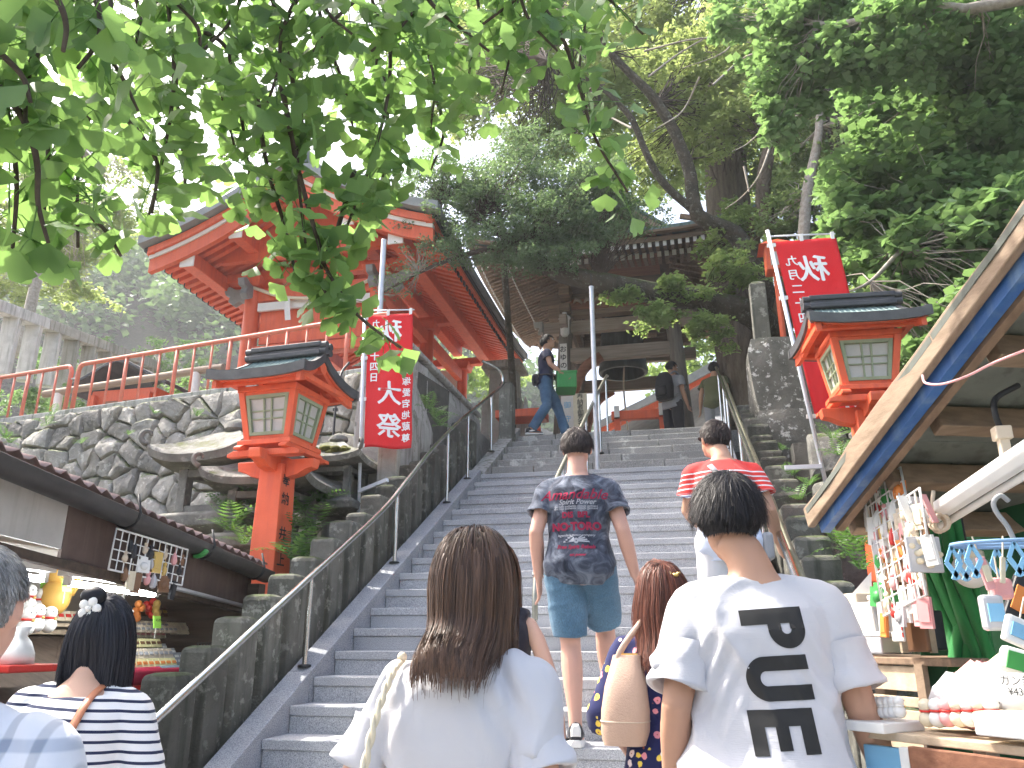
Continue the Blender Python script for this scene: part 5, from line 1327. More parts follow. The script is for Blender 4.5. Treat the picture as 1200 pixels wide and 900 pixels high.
fm = [fern_mesh(s, 7 + s % 3, .26 + .05 * s) for s in range(3)]
ferns = [('small fern on the right bank among the mossy rocks', 'ferns on the right bank', [(915, 528, 8.2, .5), (928, 560, 7.2, .6), (938, 588, 6.6, .6), (948, 570, 6.9, .6), (975, 515, 6.6, .7), (985, 535, 6.3, .6), (985, 640, 5.6, .8), (1005, 650, 5.4, .9), (1000, 625, 5.8, .8), (1010, 670, 5.1, .9), (1022, 640, 5.4, .8)]),
         ('small green plant growing around the stone lanterns', 'plants around the stone lanterns', [(262, 600, 6.5, 1.1), (280, 610, 6.4, 1), (270, 625, 6.2, 1.2), (285, 640, 6.0, 1.0), (355, 600, 6.7, 1.1), (365, 625, 6.5, 1.2), (352, 640, 6.2, 1.2), (360, 655, 6.0, 1.2), (345, 660, 5.9, 1.1), (440, 600, 7.3, .8), (375, 590, 6.9, 1), (290, 590, 6.6, .9), (340, 620, 6.4, 1.1), (275, 585, 6.7, .9)]),
         ('weed tuft sprouting from the joints of the rubble wall', 'weeds in the rubble wall', [(60, 487, 8.45, .7), (55, 498, 8.40, .6), (180, 485, 8.15, .35), (5, 515, 8.5, .8), (12, 520, 8.5, .6), (230, 488, 8.05, .4), (150, 510, 8.1, .35), (95, 520, 8.2, .4), (508, 490, 7.75, .8), (500, 480, 7.75, .8), (515, 500, 7.7, .7)])]
for lab, grp, spots in ferns:
    order = sorted(range(len(spots)), key=lambda q: spots[q][1]); ORD = ['topmost', 'second from the top', 'third from the top', 'fourth from the top', 'fifth from the top', 'sixth from the top', 'seventh from the top', 'eighth from the top', 'eighth from the bottom', 'seventh from the bottom', 'sixth from the bottom', 'fifth from the bottom', 'fourth from the bottom', 'third from the bottom', 'second from the bottom', 'lowest']
    if len(spots) < 16: ORD = ORD[:len(spots) // 2] + ORD[len(ORD) - (len(spots) - len(spots) // 2):]
    for k, (x, y, Y, s) in enumerate(spots):
        o = link('fern', fm[k % 3]); p = at(x, y, Y=Y); o.location = p; o.rotation_euler = (random.uniform(-.2, .2), random.uniform(-.2, .2), random.uniform(0, 6)); o.scale = (s,) * 3
        tag(o, lab + ', ' + ORD[order.index(k)], 'plant', grp)

# ---------------------------------------------------------------- ginkgo boughs close overhead
GK = thing('ginkgo_tree', 'ginkgo tree whose leafy boughs hang across the top left foreground', 'tree', (-3.6, -1.2, 0))
limb([(-3.6, -1.2, 0), (-3.5, -1.1, 1.5), (-3.2, -.7, 3.0), (-2.8, -.2, 4.2), (-2.6, .1, 6)], [.26, .22, .2, .17, .1], 'trunk', 'bark', GK, 14)
main = [Vector((-2.9, -.3, 3.9)), Vector((-2.3, .7, 3.75)), Vector((-1.6, 1.5, 3.6)), Vector((-.8, 2.0, 3.55)), Vector((.2, 2.4, 3.6))]
limb(main, [.12, .09, .07, .05, .02], 'limb', 'limb_bark', GK, 10)
def fan_leaf(w):
    """ginkgo blade in its own plane: base at origin, growing along +y, with a notch; returns verts, tri faces"""
    V = [(0, 0, 0)]; m = 13
    for i in range(m):
        a = R(-62 + 124 * i / (m - 1)); rad = w * (.88 + .10 * math.cos(a * 1.2) + .03 * math.sin(i * 2.3))
        if i == m // 2: rad *= .72
        if i in (m // 2 - 1, m // 2 + 1): rad *= .95
        V.append((math.sin(a) * rad * .92, math.cos(a) * rad, -.10 * w * (abs(a) ** 2) + .02 * w * math.sin(i * 3)))
    # narrow wedge base
    Fc = [(0, i, i + 1) for i in range(1, m)]
    return np.array(V), np.array(Fc)
FV, FF = fan_leaf(1.0)
boughs = []      # (start px, end px, depth start, depth end, sag px)
for (x0, y0, x1, y1, d0, d1) in [(10, -60, 5, 300, 1.5, 1.7), (60, -70, 40, 250, 1.7, 1.7), (20, -80, -20, 200, 1.4, 1.5), (120, -70, 100, 290, 1.9, 1.9), (150, -60, 165, 180, 2.2, 2.2), (200, -80, 180, 270, 2.0, 2.1), (235, -60, 205, 235, 2.2, 2.3), (260, -70, 262, 170, 2.3, 2.3), (295, -70, 372, 285, 1.9, 2.0), (330, -60, 345, 180, 2.2, 2.2), (380, -70, 400, 150, 2.0, 2.1), (420, -70, 440, 130, 2.3, 2.3), (470, -60, 415, 265, 2.0, 2.0), (500, -70, 495, 150, 2.2, 2.2), (540, -60, 560, 120, 2.3, 2.3), (590, -60, 600, 110, 2.2, 2.2), (610, -20, 745, 225, 2.0, 2.1), (660, -70, 700, 130, 2.3, 2.3), (60, -60, 150, 130, 1.6, 1.7), (380, -40, 300, 120, 1.8, 1.9), (0, 100, 70, 285, 1.5, 1.6), (560, -80, 660, 60, 1.9, 2.0), (-40, 0, 30, 120, 1.4, 1.4), (90, -30, 20, 150, 1.6, 1.5), (440, -60, 380, 60, 1.8, 1.8), (520, -60, 440, 60, 1.9, 1.9), (640, -60, 560, 40, 2.0, 2.0), (700, -60, 740, 40, 2.1, 2.1), (240, -60, 160, 50, 1.9, 1.9), (300, -60, 240, 60, 1.9, 1.9), (220, 30, 300, 90, 2.1, 2.2), (130, -40, 90, 80, 1.5, 1.5), (180, -50, 230, 60, 1.6, 1.7), (340, -50, 420, 40, 1.7, 1.7), (480, -50, 560, 60, 1.7, 1.7), (30, -60, 80, 60, 1.3, 1.3), (60, 180, 130, 300, 1.9, 1.9), (150, 130, 190, 250, 2.0, 2.0)]:
    boughs.append([(lerp(x0, x1, s) + 14 * math.sin(s * 5 + x0), lerp(y0, y1, s), lerp(d0, d1, s)) for s in (0, .25, .5, .75, 1)])
# the long bough that hangs in front of the hall and the banner
for q_ in ([(300, 100, 2.1), (312, 190, 2.1), (335, 270, 2.1), (350, 340, 2.1)], [(450, 90, 2.2), (455, 180, 2.2), (435, 250, 2.2)], [(270, 60, 2.3), (285, 150, 2.3), (296, 235, 2.3)], [(500, 90, 2.4), (520, 150, 2.4), (505, 200, 2.4)]): boughs.append(q_)
boughs.append([(330, 100, 1.9), (350, 200, 1.95), (375, 290, 2.0), (385, 320, 2.0), (420, 370, 2.0), (470, 408, 2.0)])
boughs.append([(415, 200, 2.0), (395, 270, 2.0), (375, 320, 2.0), (385, 350, 2.0)])
rg_ = np.random.default_rng(31)
LV, LF = [], []; singles = []; nleaf = 0; mbp = MB()
for bi, b in enumerate(boughs):
    pts = smoothpath([tuple(at(x, y, D=d)) for x, y, d in b], 7)
    L = sum((Vector(pts[i + 1]) - Vector(pts[i])).length for i in range(len(pts) - 1))
    mb = MB(); mb.tube(pts, [.0062 * (1 - .7 * i / len(pts)) + .0016 for i in range(len(pts))], 7)
    mb.build('branch', 'dark_twig', GK, smooth=True)
    m = int(L / (.037 if b[0][0] < 320 and bi < 38 else .030))
    for k in range(m):
        f = (k + rg_.uniform(-.3, .3)) / max(1, m) * (len(pts) - 1); f = min(max(f, 0), len(pts) - 1.001)
        i = int(f); P = Vector(pts[i]).lerp(Vector(pts[i + 1]), f - i)
        if bi < len(boughs) - 2 and rg_.random() < .7:      # short side spur
            P0 = P; P = P + Vector(rg_.normal(size=3)) * .055; mbp.tube([P0, P], .0018, 4, caps=False)
        for q in range(int(rg_.integers(2, 5)) if bi < len(boughs) - 2 else int(rg_.integers(2, 4))):
            d = Vector(rg_.normal(size=3)); d.z = d.z * .6 - .35; d.normalize()
            pl = rg_.uniform(.025, .06)
            base = P + d * pl
            g = (d + Vector((0, 0, -.75)) + Vector(rg_.normal(size=3)) * .3).normalized()     # blade hangs
            nr = Vector(rg_.normal(size=3)) + Vector((0, -.5, .7)); nr = (nr - g * nr.dot(g)).normalized(); xr = g.cross(nr)
            w = rg_.uniform(.046, .066)
            Mx = Matrix((xr * w, g * w, nr * w)).transposed().to_4x4(); Mx.translation = base
            singles.append((P, base, Mx))
# the leaves that show largest hang in front: those are parts of their own, the rest is one mass
cp = Vector((0, 0, CAM_Z))
singles.sort(key=lambda s: ((s[1] - cp).length, s[0].x))
infr = []
for s in singles:
    v = s[1] - cp; fwd = Vector((-math.sin(YAW) * math.cos(PITCH), math.cos(YAW) * math.cos(PITCH), math.sin(PITCH)))
    dep = v.dot(fwd); rgt = v.dot(Vector((math.cos(YAW), math.sin(YAW), 0))); upv = v.dot(Vector((math.sin(YAW) * math.sin(PITCH), -math.cos(YAW) * math.sin(PITCH), math.cos(PITCH))))
    infr.append(dep > 0 and abs(rgt / dep) * FPX < 600 and abs(upv / dep) * FPX < 450)
lm = mesh_np('leaf', FV, FF, 'ginkgo_leaf_single', True)
cnt = 0; rest = []
low = sorted(range(len(singles)), key=lambda i: (not infr[i], singles[i][1].z))
chosen = set(low[:300])
for i, (P, base, Mx) in enumerate(singles):
    mbp.tube([P, P.lerp(base, .5) + Vector((0, 0, .004)), base], .0011, 3, caps=False)
    if i in chosen:
        o = bpy.data.objects.new('leaf', lm); C.objects.link(o); o.parent = GK; o.matrix_parent_inverse = Matrix.Translation(-Vector((-3.6, -1.2, 0))); o.matrix_basis = Mx
    else:
        A = np.array(Mx)[:3, :3]; tt = np.array(Mx)[:3, 3]
        LV.append(FV @ A.T + tt); LF.append(FF + nleaf * len(FV)); nleaf += 1
o = link('foliage', mesh_np('foliage', np.concatenate(LV), np.concatenate(LF), 'ginkgo_leaf', True), GK); o['kind'] = 'stuff'
tag(mbp.build('leaf_stalks', 'ginkgo_leaf', GK), kind='stuff')
# ---------------------------------------------------------------- souvenir stall on the left
LS = thing('souvenir_stall', 'souvenir stall with dark gutter and brown fascia boards at the left', 'stall', (-3.4, 4.0, 0))
gz = lambda y: 2.10 - (y - 2.2) * .094
gx = lambda y: -2.86 - (y - 2.8) * .085
# half-round gutter
mb = MB(); ys6 = [1.6 + k * .26 for k in range(16)]; n = 10; rings = []
for y in ys6:
    o_ = [(gx(y) + .075 * math.cos(math.pi * (1 + i / n)), y, gz(y) + .075 * math.sin(math.pi * (1 + i / n))) for i in range(n + 1)]
    i_ = [(gx(y) + .068 * math.cos(math.pi * (2 - i / n)), y, gz(y) + .068 * math.sin(math.pi * (2 - i / n)) + .004) for i in range(n + 1)]
    rings.append(o_ + i_)
mb.loft(rings); g_ = mb.build('gutter', 'gutter_grey' if 'gutter_grey' in M_ else (surf('gutter_grey', (.055, .052, .052), (.04, .038, .038), .5, 8., bump=.05) and 'gutter_grey'), LS, angle=50)
for y in (2.3, 3.72, 4.55, 5.3):
    mb = MB(); mb.tube([(gx(y) + .080 * math.cos(math.pi * (1 + i / 8)), y, gz(y) + .080 * math.sin(math.pi * (1 + i / 8))) for i in range(9)] + [(gx(y) + .05, y, gz(y) + .10)], .008, 6); mb.build('gutter_hook', 'black_metal', g_, smooth=True)
mb = MB(); y = 4.42; mb.tube([(gx(y) + .0815 * math.cos(a), y + .05, gz(y) + .0815 * math.sin(a)) for a in [math.pi * (1.45 + i * .05) for i in range(8)]], .02, 6); mb.build('tape', 'p_green', g_, smooth=True)
# corrugated roof
nx, ny = 8, 110; V = []
for j in range(ny + 1):
    y = 1.6 + 3.95 * j / ny
    for i in range(nx + 1):
        u = i / nx; V.append((gx(y) - .02 - 2.2 * u, y, gz(y) + .06 + .55 * u + .018 * math.sin(y * 2 * math.pi / .11)))
Fq = [(j * (nx + 1) + i, j * (nx + 1) + i + 1, (j + 1) * (nx + 1) + i + 1, (j + 1) * (nx + 1) + i) for j in range(ny) for i in range(nx)]
surf('tin_pink', (.36, .25, .235), (.28, .19, .175), .6, 5., bump=.1, streak=(.4, .33, .31))
o = link('corrugated_roof', mesh_np('corrugated_roof', np.array(V), np.array(Fq), 'tin_pink', True), LS); m = o.modifiers.new('t', 'SOLIDIFY'); m.thickness = .006
surf('fascia_brown', (.115, .075, .062), (.085, .056, .048), .6, 6., bump=.06, streak=(.13, .09, .075))
surf('fascia_white', (.52, .50, .47), (.43, .415, .39), .6, 6., bump=.05, streak=(.36, .34, .31))
seg = [(1.6, 3.36, 'fascia_white'), (3.366, 4.28, 'fascia_brown'), (4.286, 5.45, 'fascia_brown')]
for a, b, mt in seg:
    mb = MB(); mb.add([(gx(a) - .09, a, gz(a) - .02), (gx(b) - .09, b, gz(b) - .02), (gx(b) - .09, b, gz(b) - .26), (gx(a) - .09, a, gz(a) - .34), (gx(a) - .11, a, gz(a) - .02), (gx(b) - .11, b, gz(b) - .02), (gx(b) - .11, b, gz(b) - .26), (gx(a) - .11, a, gz(a) - .34)], [(0, 1, 2, 3), (7, 6, 5, 4), (0, 4, 5, 1), (3, 2, 6, 7), (0, 3, 7, 4), (1, 5, 6, 2)]); mb.build('fascia_board', mt, LS)
mb = MB(); mb.bar((gx(1.6) - .085, 1.6, gz(1.6) - .37), (gx(5.45) - .085, 5.45, gz(5.45) - .285), .06, .045); mb.build('lintel', 'dark_wood', LS, bevel=.006)
mb = MB(); mb.tube([(gx(3.9) - .04, 3.9, gz(3.9) - .30), (gx(5.35) - .04, 5.35, gz(5.35) - .27)], .014, 8); mb.build('awning_rod', 'alu_pole', LS, smooth=True)
surf('stall_wall', (.55, .52, .47), (.47, .44, .40), .8, 4., bump=.05)
mb = MB(); mb.box((-4.25, 3.2, 1.1), (.06, 3.9, 2.2)); mb.build('back_wall', 'stall_wall', LS)
mb = MB(); mb.box((-3.72, 5.48, .95), (1.0, .06, 1.9)); mb.build('end_wall', 'dark_wood', LS)
mb = MB(); mb.box((-3.7, 3.5, 1.80), (1.1, 3.9, .03)); mb.build('ceiling', 'stall_wall', LS)
for y in (1.7, 5.4):
    mb = MB(); mb.box((-3.1, y, .85), (.09, .09, 1.7)); mb.build('post', 'dark_wood', LS)
def slope_counter(y0, y1, name, mt, x0=-3.12, x1=-3.95, z0=1.02, z1=1.34):
    mb = MB(); mb.prism([(x0, 0.75), (x0, z0), (x1, z1), (x1, .75)], y0, y1, 'Y'); return mb.build(name, mt, LS)
slope_counter(2.0, 5.25, 'counter', 'dark_wood')
mb = MB(); mb.box((-3.5, 3.6, .38), (.7, 3.2, .75)); mb.build('counter_base', 'dark_wood', LS)
for k, (z, x) in enumerate(((1.36, -4.05),)):
    mb = MB(); mb.box((x, 3.5, z), (.3, 3.4, .03)); mb.build('shelf', 'pale_wood', LS)
# fluorescent lamps
for k, (y0, y1, lab) in enumerate(((2.55, 3.60, 'lit fluorescent tube at the left edge of the stall ceiling'), (3.80, 4.52, 'lit fluorescent tube over the middle of the left stall'))):
    L_ = thing('fluorescent_lamp', lab, 'lamp', (-3.3, (y0 + y1) / 2, 1.62), 'fluorescent lamps in the left stall')
    zt = lambda y: 1.615 - (y - 3.4) * .03
    mb = MB(); mb.tube([(-3.3, y0, zt(y0)), (-3.3, y1, zt(y1))], .017, 12); mb.build('tube', 'fluoro', L_, smooth=True, angle=60)
    mb = MB(); mb.bar((-3.3, y0 - .06, zt(y0) + .06), (-3.3, y1 + .06, zt(y1) + .06), .07, .05); mb.build('housing', 'white_plastic', L_, bevel=.006)
    for y in (y0 - .015, y1 + .015):
        mb = MB(); mb.box((-3.3, y, zt(y) + .015), (.04, .03, .06)); mb.build('socket', 'white_plastic', L_, bevel=.004)
# wire rack with hanging souvenirs on the fascia
def wire_rack(label, o, ux, uz, w, h, nu, nv, r=.0035):
    t = thing('wire_rack', label, 'rack', o); ux, uz, o = Vector(ux).normalized(), Vector(uz).normalized(), Vector(o)
    mb = MB(); mb.tube([o, o + ux * w, o + ux * w + uz * h, o + uz * h, o], r * 1.6, 6); mb.build('frame', 'white_plastic', t, smooth=True)
    for i in range(1, nu): mb = MB(); mb.tube([o + ux * w * i / nu, o + ux * w * i / nu + uz * h], r, 5); mb.build('wire', 'white_plastic', t)
    for i in range(1, nv): mb = MB(); mb.tube([o + uz * h * i / nv, o + uz * h * i / nv + ux * w], r, 5); mb.build('wire', 'white_plastic', t)
    return t, o, ux, uz
a = at(127, 667, X=-2.95); 
rk, ro, ru, rz_ = wire_rack('white wire rack of keyrings hung on the brown fascia of the left stall', tuple(a), (-.02, 1, -.06), (.03, .03, 1), .66, .21, 12, 4)
CH = {}
def charm_mesh(kind, mt, r):
    key = (kind, mt)
    if key in CH: return CH[key]
    mb = MB(); mb.tube([(0, 0, 0), (.002, 0, -.035)], .0012, 4)
    if kind == 0: mb.sphere((0, 0, -.055), (.016, .012, .020), 8, 6); mb.sphere((0, 0, -.030), (.010, .009, .010), 8, 5)
    elif kind == 1: mb.box((0, 0, -.075), (.034, .010, .075)); mb.box((0, -.006, -.075), (.026, .003, .045))
    elif kind == 2: mb.lathe([(.004, -.03), (.012, -.045), (.016, -.07), (.012, -.085), (.002, -.09)], 8)
    else: mb.box((0, 0, -.06), (.05, .008, .05)); mb.sphere((0, -.006, -.06), (.016, .008, .016), 8, 5); mb.box((0, 0, -.03), (.03, .006, .012))
    CH[key] = mb.mesh('charm', mt, True); CH[key].set_sharp_from_angle(angle=R(40)); return CH[key]
COLS = ['p_white', 'p_cream', 'p_red', 'p_pink', 'p_gold', 'p_brown', 'p_dark', 'p_green', 'p_blue', 'p_beige', 'clear_film', 'p_orange']
NAMES = dict(p_white='white', p_cream='cream', p_red='red', p_pink='pink', p_gold='gold', p_brown='brown', p_dark='black', p_green='green', p_blue='blue', p_beige='beige', clear_film='clear packaged', p_orange='orange')
ORD_ = ('first', 'second', 'third', 'fourth', 'fifth', 'sixth', 'seventh', 'eighth', 'ninth', 'tenth')
def fill_rack(o, ux, uz, w, h, nu, nv, out, where, group, seed, weights, scale=1.0):
    rs = random.Random(seed); rz = math.atan2(ux.y, ux.x)
    for j in range(nv):
        for i in range(nu):
            if rs.random() < .08: continue
            mt = rs.choices(COLS, weights)[0]; kind = rs.choice((0, 1, 2, 3, 0, 1))
            c = link('charm', charm_mesh(kind, mt, 1)); c.location = o + ux * w * (i + .5 + rs.uniform(-.25, .25)) / nu + uz * h * (j + .95) / nv + Vector(out) * rs.uniform(.012, .035)
            c.rotation_euler = (rs.uniform(-.1, .1), rs.uniform(-.1, .1), rz + rs.uniform(-.5, .5)); c.scale = (scale * rs.uniform(.8, 1.3),) * 3
            tag(c, '%s %s charm on %s, %s row up, %s place across' % (NAMES[mt].split()[0], ('round', 'flat', 'gourd', 'square')[kind], where, ORD_[j], ORD_[i]), 'charm', group)
fill_rack(ro + ru * .08, ru, rz_, .56, .21, 8, 3, (.03, 0, 0), 'the left rack', 'charms on the left wire rack', 3, [3, 3, 1, 1, 3, 4, 3, 1, 1, 3, 3, 1], 1.2)
# goods on the left counter
def figurine(label, p, s, body, band, group=None, ears=False):
    t = thing('figurine', label, 'figurine', p, group); x, y, z = p
    mb = MB(); mb.sphere((x, y, z + .050 * s), (.052 * s, .046 * s, .050 * s), 14, 9); bo = mb.build('body', body, t, smooth=True)
    mb = MB(); mb.sphere((x, y, z + .125 * s), (.045 * s, .043 * s, .042 * s), 14, 9); hd = mb.build('head', body, t, smooth=True)
    mb = MB(); mb.lathe([(.040 * s, .088 * s), (.043 * s, .094 * s), (.040 * s, .100 * s)], 14, p); mb.build('collar', band, t, smooth=True)
    for sg in (-1, 1):
        mb = MB(); mb.sphere((x + .040 * s, y + sg * .017 * s, z + .132 * s), .005 * s, 6, 4); mb.build('eye', 'ink', hd)
        if ears: mb = MB(); mb.lathe([(.016 * s, 0), (.010 * s, .018 * s), (.001, .034 * s)], 6, (x, y + sg * .026 * s, z + .155 * s)); mb.build('ear', body, hd)
    mb = MB(); mb.sphere((x + .044 * s, y, z + .088 * s), .009 * s, 8, 5); mb.build('bell', 'p_gold', bo)
    return t
for k, (px, py, X, s) in enumerate(((30, 718, -3.75, .95), (44, 720, -3.8, .9), (40, 742, -3.6, .95), (55, 742, -3.65, .9), (28, 746, -3.6, .95))):
    p = at(px, py, X=X); figurine(('pale round doll nearest the old man on the left stall', 'pale round doll next to the ochre cat figure', 'pale round doll in the lower row of the left stall', 'pale round doll half hidden by black hair', 'pale round doll at the lower left of the stall')[k], tuple(p), s, 'p_white', 'p_red', 'pale round dolls on the left stall')
for k, (px, py, X) in enumerate(((113, 726, -3.7), (124, 730, -3.7), (136, 731, -3.7), (108, 712, -3.9))):
    p = at(px, py, X=X); figurine(('white cat doll left in the row under the fluorescent tube', 'white cat doll in the middle of the row under the tube', 'white cat doll right in the row under the tube', 'tan eared doll at the back of the left stall')[k], tuple(p), 1.0, 'p_white' if k < 3 else 'p_beige', 'p_red', 'cat dolls under the tube', True)
p = at(61, 720, X=-3.75); ct = thing('cat_figure', 'ochre beckoning cat figure with a pointed red ear on the left stall', 'figurine', p)
mb = MB(); mb.sphere(p + Vector((0, 0, .10)), (.09, .085, .11), 16, 10); b_ = mb.build('body', 'p_ochre', ct, smooth=True)
mb = MB(); mb.sphere(p + Vector((0, 0, .235)), (.075, .075, .065), 16, 10); h_ = mb.build('head', 'p_ochre', ct, smooth=True)
for s in (-1, 1):
    mb = MB(); mb.lathe([(.03, 0), (.018, .03), (.002, .055)], 6, tuple(p + Vector((0, s * .045, .275)))); mb.build('ear', 'p_red', h_)
    mb = MB(); mb.sphere(p + Vector((.068, s * .025, .245)), .009, 6, 4); mb.build('eye', 'ink', h_)
mb = MB(); mb.tube([p + Vector((.03, .075, .12)), p + Vector((.06, .095, .20)), p + Vector((.05, .09, .27))], [.03, .026, .024], 8); mb.build('paw', 'p_ochre', b_, smooth=True)
p = at(147, 733, X=-3.55); dk = thing('figurine', 'small black lucky cat figure in the row of dolls', 'figurine', p)
mb = MB(); mb.lathe([(.035, 0), (.042, .04), (.036, .09), (.02, .12), (.004, .125)], 12, tuple(p)); b_ = mb.build('body', 'p_dark', dk, smooth=True)
mb = MB(); mb.sphere(p + Vector((.035, 0, .085)), (.008, .014, .012), 8, 5); mb.build('face', 'p_white', b_)
for k, (px, py, X, c, lab) in enumerate(((163, 728, -3.6, 'p_orange', 'orange fabric charm box among the dolls'), (173, 724, -3.65, 'p_red', 'red ornament beside the gold bells'), (181, 727, -3.6, 'p_gold', 'cluster of gold bells on the left stall'))):
    p = at(px, py, X=X); t = thing('ornament', lab, 'ornament', p)
    for q in range(5): mb = MB(); mb.sphere(p + Vector((random.uniform(-.03, .03), random.uniform(-.03, .03), .02 + .022 * q)), .026, 8, 6); mb.build('bead', c, t, smooth=True)
# trays with packets and price cards
def packets(label, p0, nrow, ncol, w, h, mt, ink, tilt=.38, group=None):
    t = thing('packet_row', label, 'packets', p0, group)
    for i in range(ncol):
        for j in range(nrow):
            q = Vector(p0) + Vector((-j * .07, i * (w + .004), j * .028)); Mx = Matrix.Rotation(-1.05, 3, 'Y') @ Matrix.Rotation(random.uniform(-.06, .06), 3, 'X')
            mb = MB(); mb.box(q + Vector((0, 0, h / 2)), (.012, w, h), Mx.inverted() if False else Matrix.Rotation(-.5, 3, 'Y')); pk = mb.build('packet', mt, t, bevel=.003)
            mb = MB(); mb.box(q + Vector((.009, 0, h * .55)), (.004, w * .7, h * .3), Matrix.Rotation(-.5, 3, 'Y')); mb.build('label_strip', ink, pk)
    return t
packets('row of pale yellow packets with red print along the counter edge', at(122, 786, X=-3.22), 1, 12, .052, .06, 'p_paleyellow', 'p_orange')
packets('upper row of yellow packets with small print', at(122, 760, X=-3.46), 1, 10, .052, .06, 'p_paleyellow', 'p_brown')
packets('row of clear wrapped sweets between the yellow packets', at(124, 774, X=-3.33), 1, 13, .045, .065, 'p_beige', 'clear_film')
packets('row of small white boxes behind the yellow packets', at(126, 748, X=-3.60), 1, 11, .05, .055, 'p_cream', 'p_pink')
packets('boxes of wrapped charms with white labels near the end of the counter', at(196, 780, X=-3.3), 4, 5, .055, .05, 'p_grey', 'p_white')
packets('white paper bags at the back of the counter end', at(200, 744, X=-3.66), 1, 5, .06, .09, 'p_cream', 'p_beige')
mb = MB(); mb.box((-3.95, 4.6, 1.40), (.2, 1.3, .02)); mb.build('shelf', 'pale_wood', LS)
packets('cream souvenir boxes standing on the upper shelf of the left stall', (-3.88, 4.05, 1.42), 1, 9, .06, .07, 'p_cream', 'p_red')
packets('small orange packets on the upper shelf beside the cream boxes', (-3.88, 4.66, 1.42), 1, 9, .055, .065, 'p_orange', 'p_cream')
packets('grey key ring cards on the slope behind the price cards', at(160, 742, X=-3.55), 2, 9, .045, .055, 'p_beige', 'p_grey')
packets('brown wrapped sweets on the back shelf of the left stall', at(165, 722, X=-3.85), 1, 8, .06, .07, 'p_brown', 'p_gold')
for k, (px, py, X, lab) in enumerate(((184, 729, -3.30, 'bright lime price card standing highest on the left counter'), (153, 741, -3.25, 'bright lime price card above the yellow packets'), (78, 686, -3.5, 'lime card pinned beside the fluorescent tube'), (53, 684, -3.9, 'lime card behind the ochre cat'))):
    p = at(px, py, X=X); t = thing('price_card', lab, 'card', p, 'lime price cards')
    mb = MB(); mb.box(p, (.004, .075, .075), Matrix.Rotation(-.2, 3, 'Y')); c_ = mb.build('card', 'p_lime', t)
    mb = MB(); put_text(mb, '¥500', .024, p + Vector((.008, 0, .012)), (0, 1, 0), (0.2, 0, .97)); mb.build('lettering', 'ink', c_)
    mb = MB(); mb.tube([p + Vector((-.004, 0, -.03)), p + Vector((-.004, 0, -.10))], .002, 5); mb.build('stick', 'white_plastic', t)
p = at(168, 792, X=-3.16); t = thing('red_roll', 'rolled crimson cloth lying at the edge of the left counter', 'cloth', p)
mb = MB(); mb.tube([p + Vector((.02, -.24, 0)), p + Vector((.02, .26, 0))], .05, 14); mb.build('roll', 'p_maroon', t, smooth=True, angle=60)
mb = MB(); mb.box(p + Vector((.0, .01, -.06)), (.10, .5, .03)); mb.build('fold', 'p_red', t, bevel=.01)
p = at(217, 787, X=-3.14); t = thing('tube_roll', 'slate blue tube lying at the end of the left counter', 'roll', p)
mb = MB(); mb.tube([p + Vector((0, -.28, .0)), p + Vector((0, .24, .0))], .042, 14); mb.build('tube', 'p_slate', t, smooth=True, angle=60)
mb = MB(); mb.tube([p + Vector((0, .24, 0)), p + Vector((0, .25, 0))], .043, 14); mb.build('end_ring', 'p_sky', t)
p = at(229, 768, X=-3.35); t = thing('basket', 'black wire basket with a red base at the end of the left stall', 'basket', p)
mb = MB()
for k in range(9): mb = MB(); mb.box(p + Vector((.1, -.14 + k * .035, .03)), (.006, .008, .09)); mb.build('wire', 'p_dark', t)
for z in (0, .03, .06, .09): mb = MB(); mb.box(p + Vector((.1, 0, z - .01)), (.007, .30, .006)); mb.build('wire', 'p_dark', t)
mb = MB(); mb.box(p + Vector((0, 0, -.035)), (.22, .30, .03)); mb.build('base', 'p_maroon', t, bevel=.006)
p = at(18, 778, X=-3.2); t = thing('plastic_bags', 'white plastic bags bunched on a red tray at the far left counter', 'bags', p)
rs = random.Random(4); mb = MB()
rings = [[(p.x + .06 * (1 + .25 * math.sin(3 * a_ + zz * 40)) * math.cos(a_) * f, p.y + .09 * f * math.sin(a_) * (1 + .2 * math.cos(2 * a_)), p.z + zz) for a_ in [2 * math.pi * i / 14 for i in range(14)]] for zz, f in ((0, 1), (.05, 1.1), (.10, .7), (.13, .35), (.17, .6))]
mb.loft(rings); mb.build('bag', 'p_white', t, smooth=True)
mb = MB(); mb.box(p + Vector((0, .02, -.02)), (.2, .32, .035)); mb.build('tray', 'p_red', t, bevel=.008)
t = thing('wall_decoration', 'cluster of small dark rings hung on the left stall wall', 'decoration', (-4.2, 3.3, 1.6)); rs = random.Random(9)
for k in range(9):
    q = Vector((-4.15, 4.15 + rs.uniform(-.16, .16), 1.63 + rs.uniform(-.06, .06))); mb = MB(); mb.tube([q + Vector((0, .03 * math.cos(a_), .03 * math.sin(a_))) for a_ in [2 * math.pi * i / 12 for i in range(13)]], .005, 5); mb.build('ring', 'p_brown', t, smooth=True)

